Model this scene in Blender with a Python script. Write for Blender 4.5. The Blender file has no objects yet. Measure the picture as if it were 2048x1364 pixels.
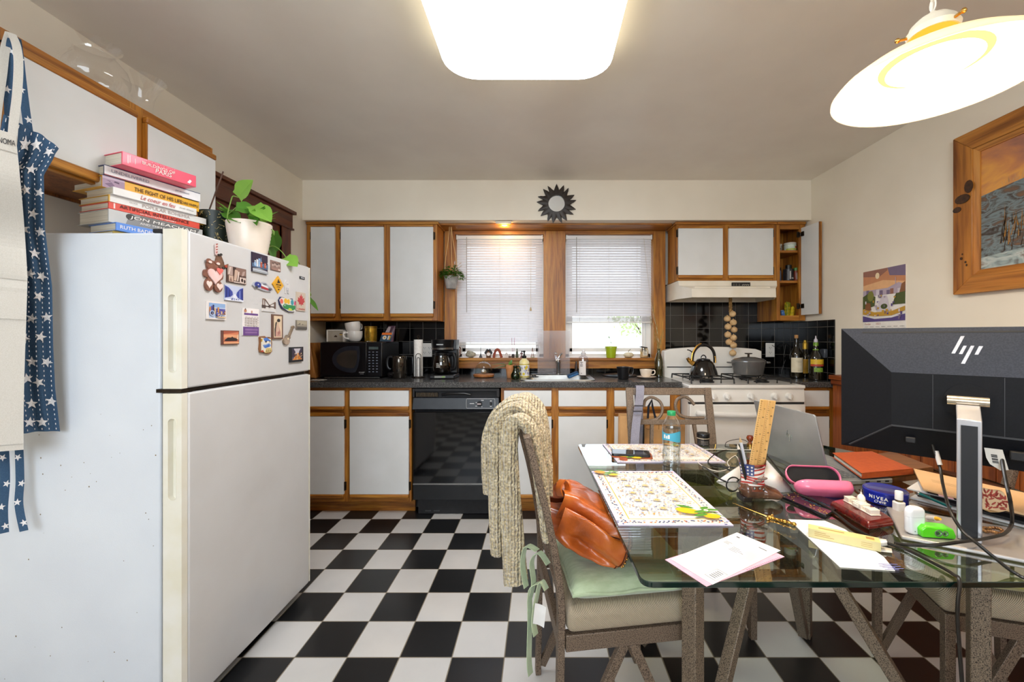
LIGHT_CEIL = 16.0
LIGHT_BULB = 30.0
LIGHT_SOFFIT = 30.0
WORLD_S = 2.3
BACK_FILL = 44.0
SOFFIT_W = 1.1
PEND_W = 17.0
EXPOSURE = 0.4
import bpy, math, random
from mathutils import Vector, Matrix, noise
random.seed(7)
PI = math.pi
SC = bpy.context.scene
COL = SC.collection
FL, CX, CY, EYE = 826.0,1082.0,675.0,1.24
V = Vector
def at_depth(px, py, y):
 return V(((px - CX) * y / FL, y, EYE - (py - CY) * y / FL))
def at_height(px, py, z):
 y = FL * (EYE - z) / (py - CY)
 return V(((px - CX) * y / FL, y, z))
def at_side(px, py, x):
 y = x * FL / (px - CX)
 return V((x, y, EYE - (py - CY) * y / FL))
def lin(h):
 h = h.lstrip('#')
 o = []
 for i in (0,2,4):
  c = int(h[i:i + 2], 16) / 255
  o.append(c / 12.92 if c <= 0.04045 else ((c + 0.055) / 1.055) ** 2.4)
 return (o[0], o[1], o[2], 1)
MATS = {}
def newmat(name):
 m = bpy.data.materials.new(name)
 m.use_nodes = True
 nt = m.node_tree
 nt.nodes.clear()
 out = nt.nodes.new('ShaderNodeOutputMaterial')
 return m, nt, out
def N(nt, kind, **kw):
 n = nt.nodes.new('ShaderNode' + kind)
 for k, v in kw.items():
  if k.startswith('_'):
   setattr(n, k[1:], v)
  else:
   key = k.replace('__', ' ')
   n.inputs[int(key[1:]) if key[0] == 'i' and key[1:].isdigit() else key].default_value = v
 return n
def L(nt, a, ao, b, bi):
 nt.links.new(a.outputs[ao], b.inputs[bi])
def ramp(nt, stops):
 r = nt.nodes.new('ShaderNodeValToRGB')
 e = r.color_ramp.elements
 e[0].position, e[0].color = stops[0]
 e[1].position, e[1].color = stops[-1]
 for p, c in stops[1:-1]:
  q = e.new(p)
  q.color = c
 return r
def coords(nt, scale=(1,1,1), rot=(0,0,0), loc=(0,0,0)):
 tc = nt.nodes.new('ShaderNodeTexCoord')
 mp = N(nt, 'Mapping')
 mp.inputs['Scale'].default_value = scale
 mp.inputs['Rotation'].default_value = rot
 mp.inputs['Location'].default_value = loc
 L(nt, tc, 'Object', mp, 'Vector')
 return mp
def mat(c, c2=None, r=0.5, m=0.0, ns=30, lo=0.35, hi=0.65, st=(1,1,1), bump=0.0, bs=None, coat=0.0,
  spec=0.5, sheen=0.0, sss=0.0, name=None):
 """Principled surface with a noise-varied colour and, if asked, a noise bump."""
 key = (c, c2, r, m, ns, lo, hi, st, bump, bs, coat, spec, sheen, sss)
 if key in MATS:
  return MATS[key]
 M_, nt, out = newmat(name or 'surface_' + c.lstrip('#'))
 p = N(nt, 'BsdfPrincipled', Roughness=r, Metallic=m)
 p.inputs['Specular IOR Level'].default_value = spec
 p.inputs['Coat Weight'].default_value = coat
 p.inputs['Sheen Weight'].default_value = sheen
 if sss:
  p.inputs['Subsurface Weight'].default_value = sss
  p.inputs['Subsurface Radius'].default_value = (0.01,0.01,0.01)
 a = lin(c)
 b = lin(c2) if c2 else tuple(min(1, x * 0.93) for x in a[:3]) + (1,)
 mp = coords(nt, st)
 nz = N(nt, 'TexNoise', Scale=ns, Detail=3.0)
 L(nt, mp, 'Vector', nz, 'Vector')
 rp = ramp(nt, [(lo, a),(hi, b)])
 L(nt, nz, 'Fac', rp, 'Fac')
 L(nt, rp, 'Color', p, 'Base Color')
 if bump:
  n2 = N(nt, 'TexNoise', Scale=bs or ns * 4, Detail=2.0)
  L(nt, mp, 'Vector', n2, 'Vector')
  bp = N(nt, 'Bump', Strength=bump, Distance=0.002)
  L(nt, n2, 'Fac', bp, 'Height')
  L(nt, bp, 'Normal', p, 'Normal')
 L(nt, p, 'BSDF', out, 'Surface')
 MATS[key] = M_
 return M_
def wood(c1, c2, c3, axis=2, scale=1.0, r=0.45, name='oak', coat=0.06):
 """Plank wood: noise stretched along the grain axis, fine pores and broad figure."""
 key = ('wood', c1, c2, c3, axis, scale, r)
 if key in MATS:
  return MATS[key]
 M_, nt, out = newmat(name)
 p = N(nt, 'BsdfPrincipled', Roughness=r)
 p.inputs['Coat Weight'].default_value = coat
 p.inputs['Coat Roughness'].default_value = 0.25
 s = [14 * scale] * 3
 s[axis] = 1.1 * scale
 mp = coords(nt, tuple(s))
 n1 = N(nt, 'TexNoise', Scale=1.6, Detail=6.0, Roughness=0.6, Distortion=0.9)
 L(nt, mp, 'Vector', n1, 'Vector')
 s2 = [160 * scale] * 3
 s2[axis] = 5 * scale
 mp2 = coords(nt, tuple(s2))
 n2 = N(nt, 'TexNoise', Scale=1.0, Detail=3.0)
 L(nt, mp2, 'Vector', n2, 'Vector')
 r1 = ramp(nt, [(0.3, lin(c1)),(0.5, lin(c2)),(0.72, lin(c3))])
 L(nt, n1, 'Fac', r1, 'Fac')
 r2 = ramp(nt, [(0.36,(0.45,0.4,0.35,1)),(0.5,(1,1,1,1))])
 L(nt, n2, 'Fac', r2, 'Fac')
 mx = N(nt, 'Mix', _data_type='RGBA', _blend_type='MULTIPLY')
 mx.inputs[0].default_value = 0.55
 L(nt, r1, 'Color', mx, 6)
 L(nt, r2, 'Color', mx, 7)
 nt.links.new(mx.outputs[2], p.inputs['Base Color'])
 bp = N(nt, 'Bump', Strength=0.12, Distance=0.001)
 L(nt, n2, 'Fac', bp, 'Height')
 L(nt, bp, 'Normal', p, 'Normal')
 L(nt, p, 'BSDF', out, 'Surface')
 MATS[key] = M_
 return M_
def thin_glass(tint='#f4faf6', refl=0.9, rough=0.02, base=0.04, name='clear_glass', power=4.0, cap=0.75):
 """Clear sheet or blown glass: lets light straight through and mirrors at grazing angles."""
 key = ('tg', tint, refl, rough, base, power, cap)
 if key in MATS:
  return MATS[key]
 M_, nt, out = newmat(name)
 tr = N(nt, 'BsdfTransparent', Color=lin(tint))
 gl = N(nt, 'BsdfGlossy', Roughness=rough)
 gl.inputs['Color'].default_value = (refl, refl, refl, 1)
 lw = N(nt, 'LayerWeight', Blend=0.5)
 pw = N(nt, 'Math', _operation='POWER')
 L(nt, lw, 'Facing', pw, 0)
 pw.inputs[1].default_value = power
 ml = N(nt, 'Math', _operation='MULTIPLY_ADD', _use_clamp=True)
 L(nt, pw, 'Value', ml, 0)
 ml.inputs[1].default_value = cap
 ml.inputs[2].default_value = base
 nz = N(nt, 'TexNoise', Scale=60.0)
 L(nt, coords(nt), 'Vector', nz, 'Vector')
 bp = N(nt, 'Bump', Strength=0.01, Distance=0.0005)
 L(nt, nz, 'Fac', bp, 'Height')
 L(nt, bp, 'Normal', gl, 'Normal')
 mx = N(nt, 'MixShader')
 L(nt, ml, 'Value', mx, 'Fac')
 L(nt, tr, 'BSDF', mx, 1)
 L(nt, gl, 'BSDF', mx, 2)
 L(nt, mx, 'Shader', out, 'Surface')
 MATS[key] = M_
 return M_
def translucent(c, mixf=0.5, alpha=0.0, r=0.5, name='translucent_sheet'):
 key = ('tl', c, mixf, alpha, r)
 if key in MATS:
  return MATS[key]
 M_, nt, out = newmat(name)
 nz = N(nt, 'TexNoise', Scale=40.0)
 L(nt, coords(nt), 'Vector', nz, 'Vector')
 a = lin(c)
 rp = ramp(nt, [(0.3, a),(0.7, tuple(x * 0.95 for x in a[:3]) + (1,))])
 L(nt, nz, 'Fac', rp, 'Fac')
 d = N(nt, 'BsdfPrincipled', Roughness=r)
 t = N(nt, 'BsdfTranslucent')
 L(nt, rp, 'Color', d, 'Base Color')
 L(nt, rp, 'Color', t, 'Color')
 mx = N(nt, 'MixShader', Fac=mixf)
 L(nt, d, 'BSDF', mx, 1)
 L(nt, t, 'BSDF', mx, 2)
 last = mx
 if alpha:
  tp = N(nt, 'BsdfTransparent')
  m2 = N(nt, 'MixShader', Fac=alpha)
  L(nt, mx, 'Shader', m2,1)
  L(nt, tp, 'BSDF', m2,2)
  last = m2
 L(nt, last, 'Shader', out, 'Surface')
 MATS[key] = M_
 return M_
def glow(c, s, name='lamp_glow'):
 key = ('em', c, s)
 if key in MATS:
  return MATS[key]
 M_, nt, out = newmat(name)
 e = N(nt, 'Emission', Strength=s)
 nz = N(nt, 'TexNoise', Scale=8.0)
 L(nt, coords(nt), 'Vector', nz, 'Vector')
 a = lin(c)
 rp = ramp(nt, [(0.2, a),(0.8, tuple(x * 0.97 for x in a[:3]) + (1,))])
 L(nt, nz, 'Fac', rp, 'Fac')
 L(nt, rp, 'Color', e, 'Color')
 L(nt, e, 'Emission', out, 'Surface')
 MATS[key] = M_
 return M_
class MB:
 def __init__(s):
  s.v, s.f, s.m = [], [], []
  s.mi = 0
  s.M = None
 def add(s, vs, fs):
  b = len(s.v)
  for p in vs:
   p = V(p)
   s.v.append(s.M @ p if s.M is not None else p)
  for f in fs:
   s.f.append(tuple(b + i for i in f))
   s.m.append(s.mi)
  return s
 def box(s, x0, x1, y0, y1, z0, z1):
  return s.add([(x0, y0, z0),(x1, y0, z0),(x1, y1, z0),(x0, y1, z0),(x0, y0, z1),(x1, y0, z1),(x1, y1, z1),(x0, y1, z1)],
      [(0,3,2,1),(4,5,6,7),(0,1,5,4),(1,2,6,5),(2,3,7,6),(3,0,4,7)])
 def hexa(s, lo, hi):
  """two quads (lists of four points, same order) joined to a solid"""
  return s.add(list(lo) + list(hi), [(0,3,2,1),(4,5,6,7),(0,1,5,4),(1,2,6,5),(2,3,7,6),(3,0,4,7)])
 def prism(s, poly, o=(0,0,0), R=(1,0,0), U=(0,1,0), Nn=None, d=0.01):
  """polygon (u,v) in the frame o,R,U pushed d along R x U (or Nn)"""
  o, R, U = V(o), V(R), V(U)
  Nn = V(Nn) if Nn is not None else R.cross(U).normalized()
  n = len(poly)
  lo = [o + R * p[0] + U * p[1] for p in poly]
  hi = [q + Nn * d for q in lo]
  fs = [tuple(range(n - 1,-1,-1)), tuple(range(n, 2 * n))]
  fs += [(i, (i + 1) % n, n + (i + 1) % n, n + i) for i in range(n)]
  return s.add(lo + hi, fs)
 def flat(s, poly, o, R, U):
  o, R, U = V(o), V(R), V(U)
  return s.add([o + R * p[0] + U * p[1] for p in poly], [tuple(range(len(poly)))])
 def lathe(s, prof, n=24, c=(0,0,0), ax=(0,0,1), caps=True, arc=2 * PI, squash=1.0):
  ax = V(ax).normalized()
  q = V((0,0,1)).rotation_difference(ax)
  c = V(c)
  vs, fs = [], []
  full = arc > 2 * PI - 1e-4
  for r, z in prof:
   for i in range(n if full else n + 1):
    a = arc * i / n
    vs.append(c + q @ V((r * math.cos(a), r * math.sin(a) * squash, z)))
  k = n if full else n + 1
  for j in range(len(prof) - 1):
   for i in range(n):
    i2 = (i + 1) % n if full else i + 1
    fs.append((j * k + i, j * k + i2,(j + 1) * k + i2,(j + 1) * k + i))
  if caps and full:
   if prof[0][0] > 1e-5:
    fs.append(tuple(range(n - 1,-1,-1)))
   if prof[-1][0] > 1e-5:
    fs.append(tuple((len(prof) - 1) * n + i for i in range(n)))
  return s.add(vs, fs)
 def cyl(s, p0, p1, r, n=16, r2=None):
  p0, p1 = V(p0), V(p1)
  d = p1 - p0
  return s.lathe([(r, 0),(r2 if r2 is not None else r, d.length)], n, p0, d)
 def tube(s, pts, r, n=8, closed=False, flat=1.0):
  pts = [V(p) for p in pts]
  m = len(pts)
  rs = r if isinstance(r, (list, tuple)) else [r] * m
  T = []
  for i in range(m):
   a = pts[(i - 1) % m] if (closed or i > 0) else pts[0]
   b = pts[(i + 1) % m] if (closed or i < m - 1) else pts[-1]
   d = b - a
   T.append(d.normalized() if d.length > 1e-9 else V((0,0,1)))
  up = V((0,0,1)) if abs(T[0].z) < 0.9 else V((1,0,0))
  x = T[0].cross(up).normalized()
  vs, fs = [], []
  for i in range(m):
   x = (x - T[i] * x.dot(T[i]))
   x = x.normalized() if x.length > 1e-6 else T[i].orthogonal().normalized()
   y = T[i].cross(x)
   for k in range(n):
    a = 2 * PI * k / n
    vs.append(pts[i] + x * math.cos(a) * rs[i] + y * math.sin(a) * rs[i] * flat)
  for i in range(m if closed else m - 1):
   j = (i + 1) % m
   for k in range(n):
    k2 = (k + 1) % n
    fs.append((i * n + k, i * n + k2, j * n + k2, j * n + k))
  if not closed:
   fs.append(tuple(range(n - 1,-1,-1)))
   fs.append(tuple((m - 1) * n + k for k in range(n)))
  return s.add(vs, fs)
 def bar(s, p0, p1, w, h, up=(0,0,1)):
  """rectangular bar from p0 to p1, w across (perpendicular to up), h along up"""
  p0, p1, up = V(p0), V(p1), V(up)
  d = (p1 - p0).normalized()
  if abs(d.dot(up.normalized())) > 0.98:
   up = V((0,1,0)) if abs(d.y) < 0.9 else V((1,0,0))
  x = d.cross(up).normalized() * (w / 2)
  z = x.cross(d).normalized() * (h / 2)
  return s.hexa([p0 - x - z, p0 + x - z, p0 + x + z, p0 - x + z], [p1 - x - z, p1 + x - z, p1 + x + z, p1 - x + z])
 def sweep(s, pts, w, h, side):
  """rectangular bar through pts whose width lies along the fixed direction side"""
  pts = [V(p) for p in pts]
  side = V(side).normalized()
  vs, fs = [], []
  m = len(pts)
  for i in range(m):
   d = (pts[min(i + 1, m - 1)] - pts[max(i - 1,0)]).normalized()
   nn = d.cross(side).normalized()
   hh = h[i] if isinstance(h, (list, tuple)) else h
   ww = w[i] if isinstance(w, (list, tuple)) else w
   for a, b in ((-1,-1),(1,-1),(1,1),(-1,1)):
    vs.append(pts[i] + side * a * ww / 2 + nn * b * hh / 2)
  for i in range(m - 1):
   for k in range(4):
    k2 = (k + 1) % 4
    fs.append((i * 4 + k, i * 4 + k2, i * 4 + 4 + k2, i * 4 + 4 + k))
  fs += [(3,2,1,0), tuple((m - 1) * 4 + k for k in range(4))]
  return s.add(vs, fs)
 def ell(s, c, r, nu=16, nv=10, fn=None):
  c = V(c)
  vs = [c + V((0,0,-r[2]))]
  for j in range(1, nv):
   t = PI * j / nv - PI / 2
   for i in range(nu):
    a = 2 * PI * i / nu
    vs.append(c + V((r[0] * math.cos(t) * math.cos(a), r[1] * math.cos(t) * math.sin(a), r[2] * math.sin(t))))
  vs.append(c + V((0,0, r[2])))
  if fn:
   vs = [V(fn(p)) for p in vs]
  fs = [(0,1 + (i + 1) % nu, 1 + i) for i in range(nu)]
  for j in range(nv - 2):
   for i in range(nu):
    i2 = (i + 1) % nu
    fs.append((1 + j * nu + i, 1 + j * nu + i2,1 + (j + 1) * nu + i2,1 + (j + 1) * nu + i))
  t = len(vs) - 1
  fs += [(t, 1 + (nv - 2) * nu + i, 1 + (nv - 2) * nu + (i + 1) % nu) for i in range(nu)]
  return s.add(vs, fs)
 def grid(s, fn, nu, nv, closed_u=False):
  vs = [V(fn(i / nu, j / nv)) for j in range(nv + 1) for i in range(nu + (0 if closed_u else 1))]
  k = nu if closed_u else nu + 1
  fs = []
  for j in range(nv):
   for i in range(nu):
    i2 = (i + 1) % k
    fs.append((j * k + i, j * k + i2,(j + 1) * k + i2,(j + 1) * k + i))
  return s.add(vs, fs)
 def leaf(s, base, d, up, ln, wd, curl=0.25, n=5, heart=0.0):
  """leaf blade from base along d, width wd, drooping by curl"""
  base, d, up = V(base), V(d).normalized(), V(up)
  side = d.cross(up).normalized()
  up = side.cross(d).normalized()
  vs = []
  for i in range(n + 1):
   t = i / n
   w = wd * (math.sin(PI * min(1, t * 0.93 + 0.05) ** 0.8)) * 0.5
   if heart and t < 0.3:
    w = max(w, wd * heart * 0.5)
   if i == n:
    w = 0.0005
   ctr = base + d * ln * t - up * curl * ln * t * t
   vs += [ctr - side * w + up * w * 0.25, ctr, ctr + side * w + up * w * 0.25]
  fs = []
  for i in range(n):
   a = i * 3
   fs += [(a, a + 1, a + 4, a + 3),(a + 1, a + 2, a + 5, a + 4)]
  return s.add(vs, fs)
ROOTM = {}
def root(name, label, cat, loc=(0,0,0), rz=0.0, group=None, rot=None):
 o = bpy.data.objects.new(name, None)
 o.empty_display_size = 0.05
 COL.objects.link(o)
 o.location = loc
 e = rot or (0,0, rz)
 o.rotation_euler = e
 o['label'], o['category'] = label, cat
 if group:
  o['group'] = group
 from mathutils import Euler
 ROOTM[o.name] = Matrix.Translation(V(loc)) @ Euler(e).to_matrix().to_4x4()
 return o
def topm(o):
 while o.parent is not None:
  o = o.parent
 return ROOTM.get(o.name, Matrix.Identity(4))
def build(name, mb, mats, parent=None, world=False, sharp=40, bevel=0.0, seg=2, sub=0, solid=0.0, label=None, offset=0.0):
 """link a mesh builder as one object; world=True: the builder's points are world coordinates"""
 me = bpy.data.meshes.new(name)
 vs = mb.v
 if parent is not None and world:
  iv = topm(parent).inverted()
  vs = [iv @ p for p in vs]
 me.from_pydata([tuple(p) for p in vs], [], mb.f)
 if not isinstance(mats, (list, tuple)):
  mats = [mats]
 for m_ in mats:
  me.materials.append(m_)
 if len(mats) > 1:
  me.polygons.foreach_set('material_index', mb.m)
 me.validate()
 import bmesh
 bm = bmesh.new()
 bm.from_mesh(me)
 if not solid:
  bmesh.ops.recalc_face_normals(bm, faces=bm.faces)
 bm.to_mesh(me)
 bm.free()
 if sharp:
  me.polygons.foreach_set('use_smooth', [True] * len(me.polygons))
  me.set_sharp_from_angle(angle=math.radians(sharp))
 o = bpy.data.objects.new(name, me)
 COL.objects.link(o)
 if parent is not None:
  o.parent = parent
 if solid:
  md = o.modifiers.new('thickness', 'SOLIDIFY')
  md.thickness = solid
  md.offset = offset
 if bevel:
  md = o.modifiers.new('bevel', 'BEVEL')
  md.width = bevel
  md.segments = seg
  md.limit_method = 'ANGLE'
  md.angle_limit = math.radians(50)
  md.harden_normals = False
 if sub:
  md = o.modifiers.new('smooth', 'SUBSURF')
  md.levels = md.render_levels = sub
 if label:
  o['label'] = label
 return o
def pieces(name, mb, mats, parent=None, **kw):
 """one object per connected piece of the builder"""
 par = list(range(len(mb.v)))
 def find(i):
  while par[i] != i:
   par[i] = par[par[i]]
   i = par[i]
  return i
 for f in mb.f:
  r0 = find(f[0])
  for i in f[1:]:
   par[find(i)] = r0
 groups = {}
 for k, f in enumerate(mb.f):
  groups.setdefault(find(f[0]), []).append(k)
 out = []
 for fs in groups.values():
  q, ix = MB(), {}
  for k in fs:
   for i in mb.f[k]:
    if i not in ix:
     ix[i] = len(q.v)
     q.v.append(mb.v[i])
   q.f.append(tuple(ix[i] for i in mb.f[k]))
   q.m.append(mb.m[k])
  out.append(build(name, q, mats, parent, **kw))
 return out
def tag(o, label, cat, group=None):
 o['label'], o['category'] = label, cat
 if group:
  o['group'] = group
 return o
def structure(o):
 o['kind'] = 'structure'
 return o
def dup(src, loc=None, rz=None, label=None, group=None):
 """copy of a thing with copies of its parts and sub-parts (meshes shared)"""
 r = src.copy()
 COL.objects.link(r)
 if loc is not None:
  r.location = loc
 if rz is not None:
  r.rotation_euler = (0,0, rz)
 if label:
  r['label'] = label
 if group:
  r['group'] = group
 for ch in list(src.children):
  c = ch.copy()
  COL.objects.link(c)
  c.parent = r
  for g in list(ch.children):
   d = g.copy()
   COL.objects.link(d)
   d.parent = c
 return r
FONTM = {}
def glyphs(mb, txt, o, R, U, w=None, h=None, d=0.0006, align='C', shear=0.0, space=1.0, bold=0.0):
 """letters as real shapes: o centre (or left/right) of the line, R and U unit directions, w/h the box they fill"""
 key = (txt, shear, space, bold)
 if key not in FONTM:
  cu = bpy.data.curves.new('t', 'FONT')
  cu.body = txt
  cu.size = 1
  cu.shear = shear
  cu.space_character = space
  cu.resolution_u = 3
  cu.offset = bold
  cu.extrude = 0.5
  ob = bpy.data.objects.new('t', cu)
  me = bpy.data.meshes.new_from_object(ob)
  FONTM[key] = ([v.co.copy() for v in me.vertices], [tuple(p.vertices) for p in me.polygons])
  bpy.data.objects.remove(ob)
  bpy.data.meshes.remove(me)
  bpy.data.curves.remove(cu)
 vs, fs = FONTM[key]
 if not vs:
  return mb
 x0, x1 = min(v.x for v in vs), max(v.x for v in vs)
 y0, y1 = min(v.y for v in vs), max(v.y for v in vs)
 sx = (w / (x1 - x0)) if w else h / (y1 - y0)
 sy = (h / (y1 - y0)) if h else sx
 ox = {'C': (x0 + x1) / 2, 'L': x0, 'R': x1}[align]
 o, R, U = V(o), V(R).normalized(), V(U).normalized()
 Nn = R.cross(U).normalized()
 return mb.add([o + R * (v.x - ox) * sx + U * (v.y - (y0 + y1) / 2) * sy + Nn * (v.z + 0.5) * d for v in vs], fs)
def art(mb, polys, o, R, U, h0=0.0002, dh=0.00015):
 """layered printed shapes: polys = [(material index, [(u,v),...])] on the frame o,R,U (R,U full size)"""
 Nn = V(R).cross(V(U)).normalized()
 for k, (mi, poly) in enumerate(polys):
  mb.mi = mi
  mb.flat(poly, V(o) + Nn * (h0 + dh * k), R, U)
 return mb
def rect(u0, v0, u1, v1):
 return [(u0, v0),(u1, v0),(u1, v1),(u0, v1)]
def disc(u, v, ru, rv=None, n=20, a0=0.0):
 rv = rv or ru
 return [(u + ru * math.cos(a0 + 2 * PI * i / n), v + rv * math.sin(a0 + 2 * PI * i / n)) for i in range(n)]
def star(u, v, r, a0=PI / 2, k=0.42, n=5, ru=1.0):
 return [(u + ru * r * (1 if i % 2 == 0 else k) * math.cos(a0 + PI * i / n), v + r * (1 if i % 2 == 0 else k) * math.sin(a0 + PI * i / n)) for i in range(2 * n)]
def heart(u, v, su, sv, n=24):
 o = []
 for i in range(n):
  t = 2 * PI * i / n
  o.append((u + su * math.sin(t) ** 3, v + sv * (13 * math.cos(t) - 5 * math.cos(2 * t) - 2 * math.cos(3 * t) - math.cos(4 * t)) / 16))
 return o
def rrect(w, h, r, n=5, cx=0.0, cy=0.0):
 o = []
 for sx, sy, a in ((1,1,0),(-1,1, PI / 2),(-1,-1, PI),(1,-1,1.5 * PI)):
  for i in range(n + 1):
   t = a + PI / 2 * i / n
   o.append((cx + sx * (w / 2 - r) + r * math.cos(t), cy + sy * (h / 2 - r) + r * math.sin(t)))
 return o
def spline(pts, n=8):
 """Catmull-Rom points through pts"""
 pts = [V(p) for p in pts]
 o = []
 for i in range(len(pts) - 1):
  p0, p1, p2, p3 = pts[max(i - 1,0)], pts[i], pts[i + 1], pts[min(i + 2, len(pts) - 1)]
  for k in range(n):
   t = k / n
   o.append(0.5 * ((2 * p1) + (p2 - p0) * t + (2 * p0 - 5 * p1 + 4 * p2 - p3) * t * t + (3 * p1 - p0 - 3 * p2 + p3) * t ** 3))
 o.append(pts[-1])
 return o
X, Y, Z = V((1,0,0)), V((0,1,0)), V((0,0,1))
# ================================================================== room shell
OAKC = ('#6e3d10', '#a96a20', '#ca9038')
oak_v = wood(*OAKC, axis=2)
oak_h = wood(*OAKC, axis=0)
oak_y = wood(*OAKC, axis=1)
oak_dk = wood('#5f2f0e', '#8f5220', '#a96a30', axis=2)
walnut_v = wood('#3b1a0b', '#5f2d14', '#76401f', axis=2, name='dark_stained_wood')
walnut_y = wood('#3b1a0b', '#5f2d14', '#76401f', axis=1, name='dark_stained_wood')
cherry_v = wood('#5a2408', '#9a4c16', '#b96a26', axis=2, name='stained_panel')
cherry_y = wood('#5a2408', '#8a4014', '#a85a20', axis=1, name='stained_panel')
paint_wall = mat('#efe6d5', '#eae0ce', r=0.6, ns=3, bump=0.05, bs=220, name='cream_wall_paint')
paint_ceil = mat('#efe8dd', '#e9e1d6', r=0.42, ns=3, bump=0.04, bs=160, name='ceiling_paint')
laminate = mat('#e2e3e2', '#dcdddb', r=0.38, ns=5, name='white_laminate')
white_enamel = mat('#eeece6', '#e8e5de', r=0.25, ns=6, coat=0.3, name='white_enamel')
black_plastic = mat('#0b0b0d', '#121215', r=0.3, ns=30, name='black_plastic')
black_matte = mat('#141416', '#1b1b1e', r=0.65, ns=40, name='black_matte')
chrome = mat('#d8d8d8', '#cfcfcf', r=0.12, m=1.0, ns=10, name='chrome')
steel = mat('#a3a29e', '#94938f', r=0.36, m=1.0, ns=12, st=(1,14,1), name='brushed_steel')
brass = mat('#d0a45a', '#b98a3e', r=0.22, m=1.0, ns=20, name='brass')
white_plastic = mat('#f1efea', '#ebe9e3', r=0.35, ns=8, name='white_plastic')
hinge_metal = mat('#2a221a', '#3a2f24', r=0.45, m=0.8, ns=40, name='dark_hinge_metal')
XL, XR, YB, YF, ZC = -1.82,2.06,3.5,-1.8,2.44
TILE = 0.2032
def floor_material():
 M_, nt, out = newmat('checker_floor_tiles')
 p = N(nt, 'BsdfPrincipled', Roughness=0.3)
 mp = coords(nt, (1 / TILE, 1 / TILE, 1),(0,0,0),(1.158 / TILE + 40,-2.82 / TILE + 40,0.5))
 ck = N(nt, 'TexChecker', Scale=1.0)
 L(nt, mp, 'Vector', ck, 'Vector')
 nz = N(nt, 'TexNoise', Scale=0.7, Detail=4.0)
 L(nt, mp, 'Vector', nz, 'Vector')
 wh = ramp(nt, [(0.3, lin('#c6c3bf')),(0.7, lin('#d3d0cc'))])
 bk = ramp(nt, [(0.3, lin('#131314')),(0.7, lin('#1f1f20'))])
 L(nt, nz, 'Fac', wh, 'Fac')
 L(nt, nz, 'Fac', bk, 'Fac')
 L(nt, wh, 'Color', ck, 'Color2')
 L(nt, bk, 'Color', ck, 'Color1')
 sp = N(nt, 'SeparateXYZ')
 L(nt, mp, 'Vector', sp, 'Vector')
 ms = []
 for ax in ('X', 'Y'):
  a = N(nt, 'Math', _operation='FRACT')
  L(nt, sp, ax, a, 0)
  b = N(nt, 'Math', _operation='SUBTRACT')
  L(nt, a, 'Value', b, 0)
  b.inputs[1].default_value = 0.5
  c = N(nt, 'Math', _operation='ABSOLUTE')
  L(nt, b, 'Value', c, 0)
  ms.append(c)
 mx = N(nt, 'Math', _operation='MAXIMUM')
 L(nt, ms[0], 'Value', mx, 0)
 L(nt, ms[1], 'Value', mx, 1)
 gr = N(nt, 'MapRange')
 L(nt, mx, 'Value', gr, 'Value')
 gr.inputs['From Min'].default_value = 0.487
 gr.inputs['From Max'].default_value = 0.493
 cm = N(nt, 'Mix', _data_type='RGBA')
 nt.links.new(gr.outputs[0], cm.inputs[0])
 L(nt, ck, 'Color', cm, 6)
 cm.inputs[7].default_value = lin('#857a68')
 nt.links.new(cm.outputs[2], p.inputs['Base Color'])
 rm = N(nt, 'MapRange')
 L(nt, mx, 'Value', rm, 'Value')
 rm.inputs['From Min'].default_value = 0.487
 rm.inputs['From Max'].default_value = 0.493
 rm.inputs['To Min'].default_value = 0.3
 rm.inputs['To Max'].default_value = 0.8
 nt.links.new(rm.outputs[0], p.inputs['Roughness'])
 bp = N(nt, 'Bump', Strength=0.4, Distance=0.002, _invert=True)
 nt.links.new(gr.outputs[0], bp.inputs['Height'])
 L(nt, bp, 'Normal', p, 'Normal')
 L(nt, p, 'BSDF', out, 'Surface')
 return M_
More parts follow.
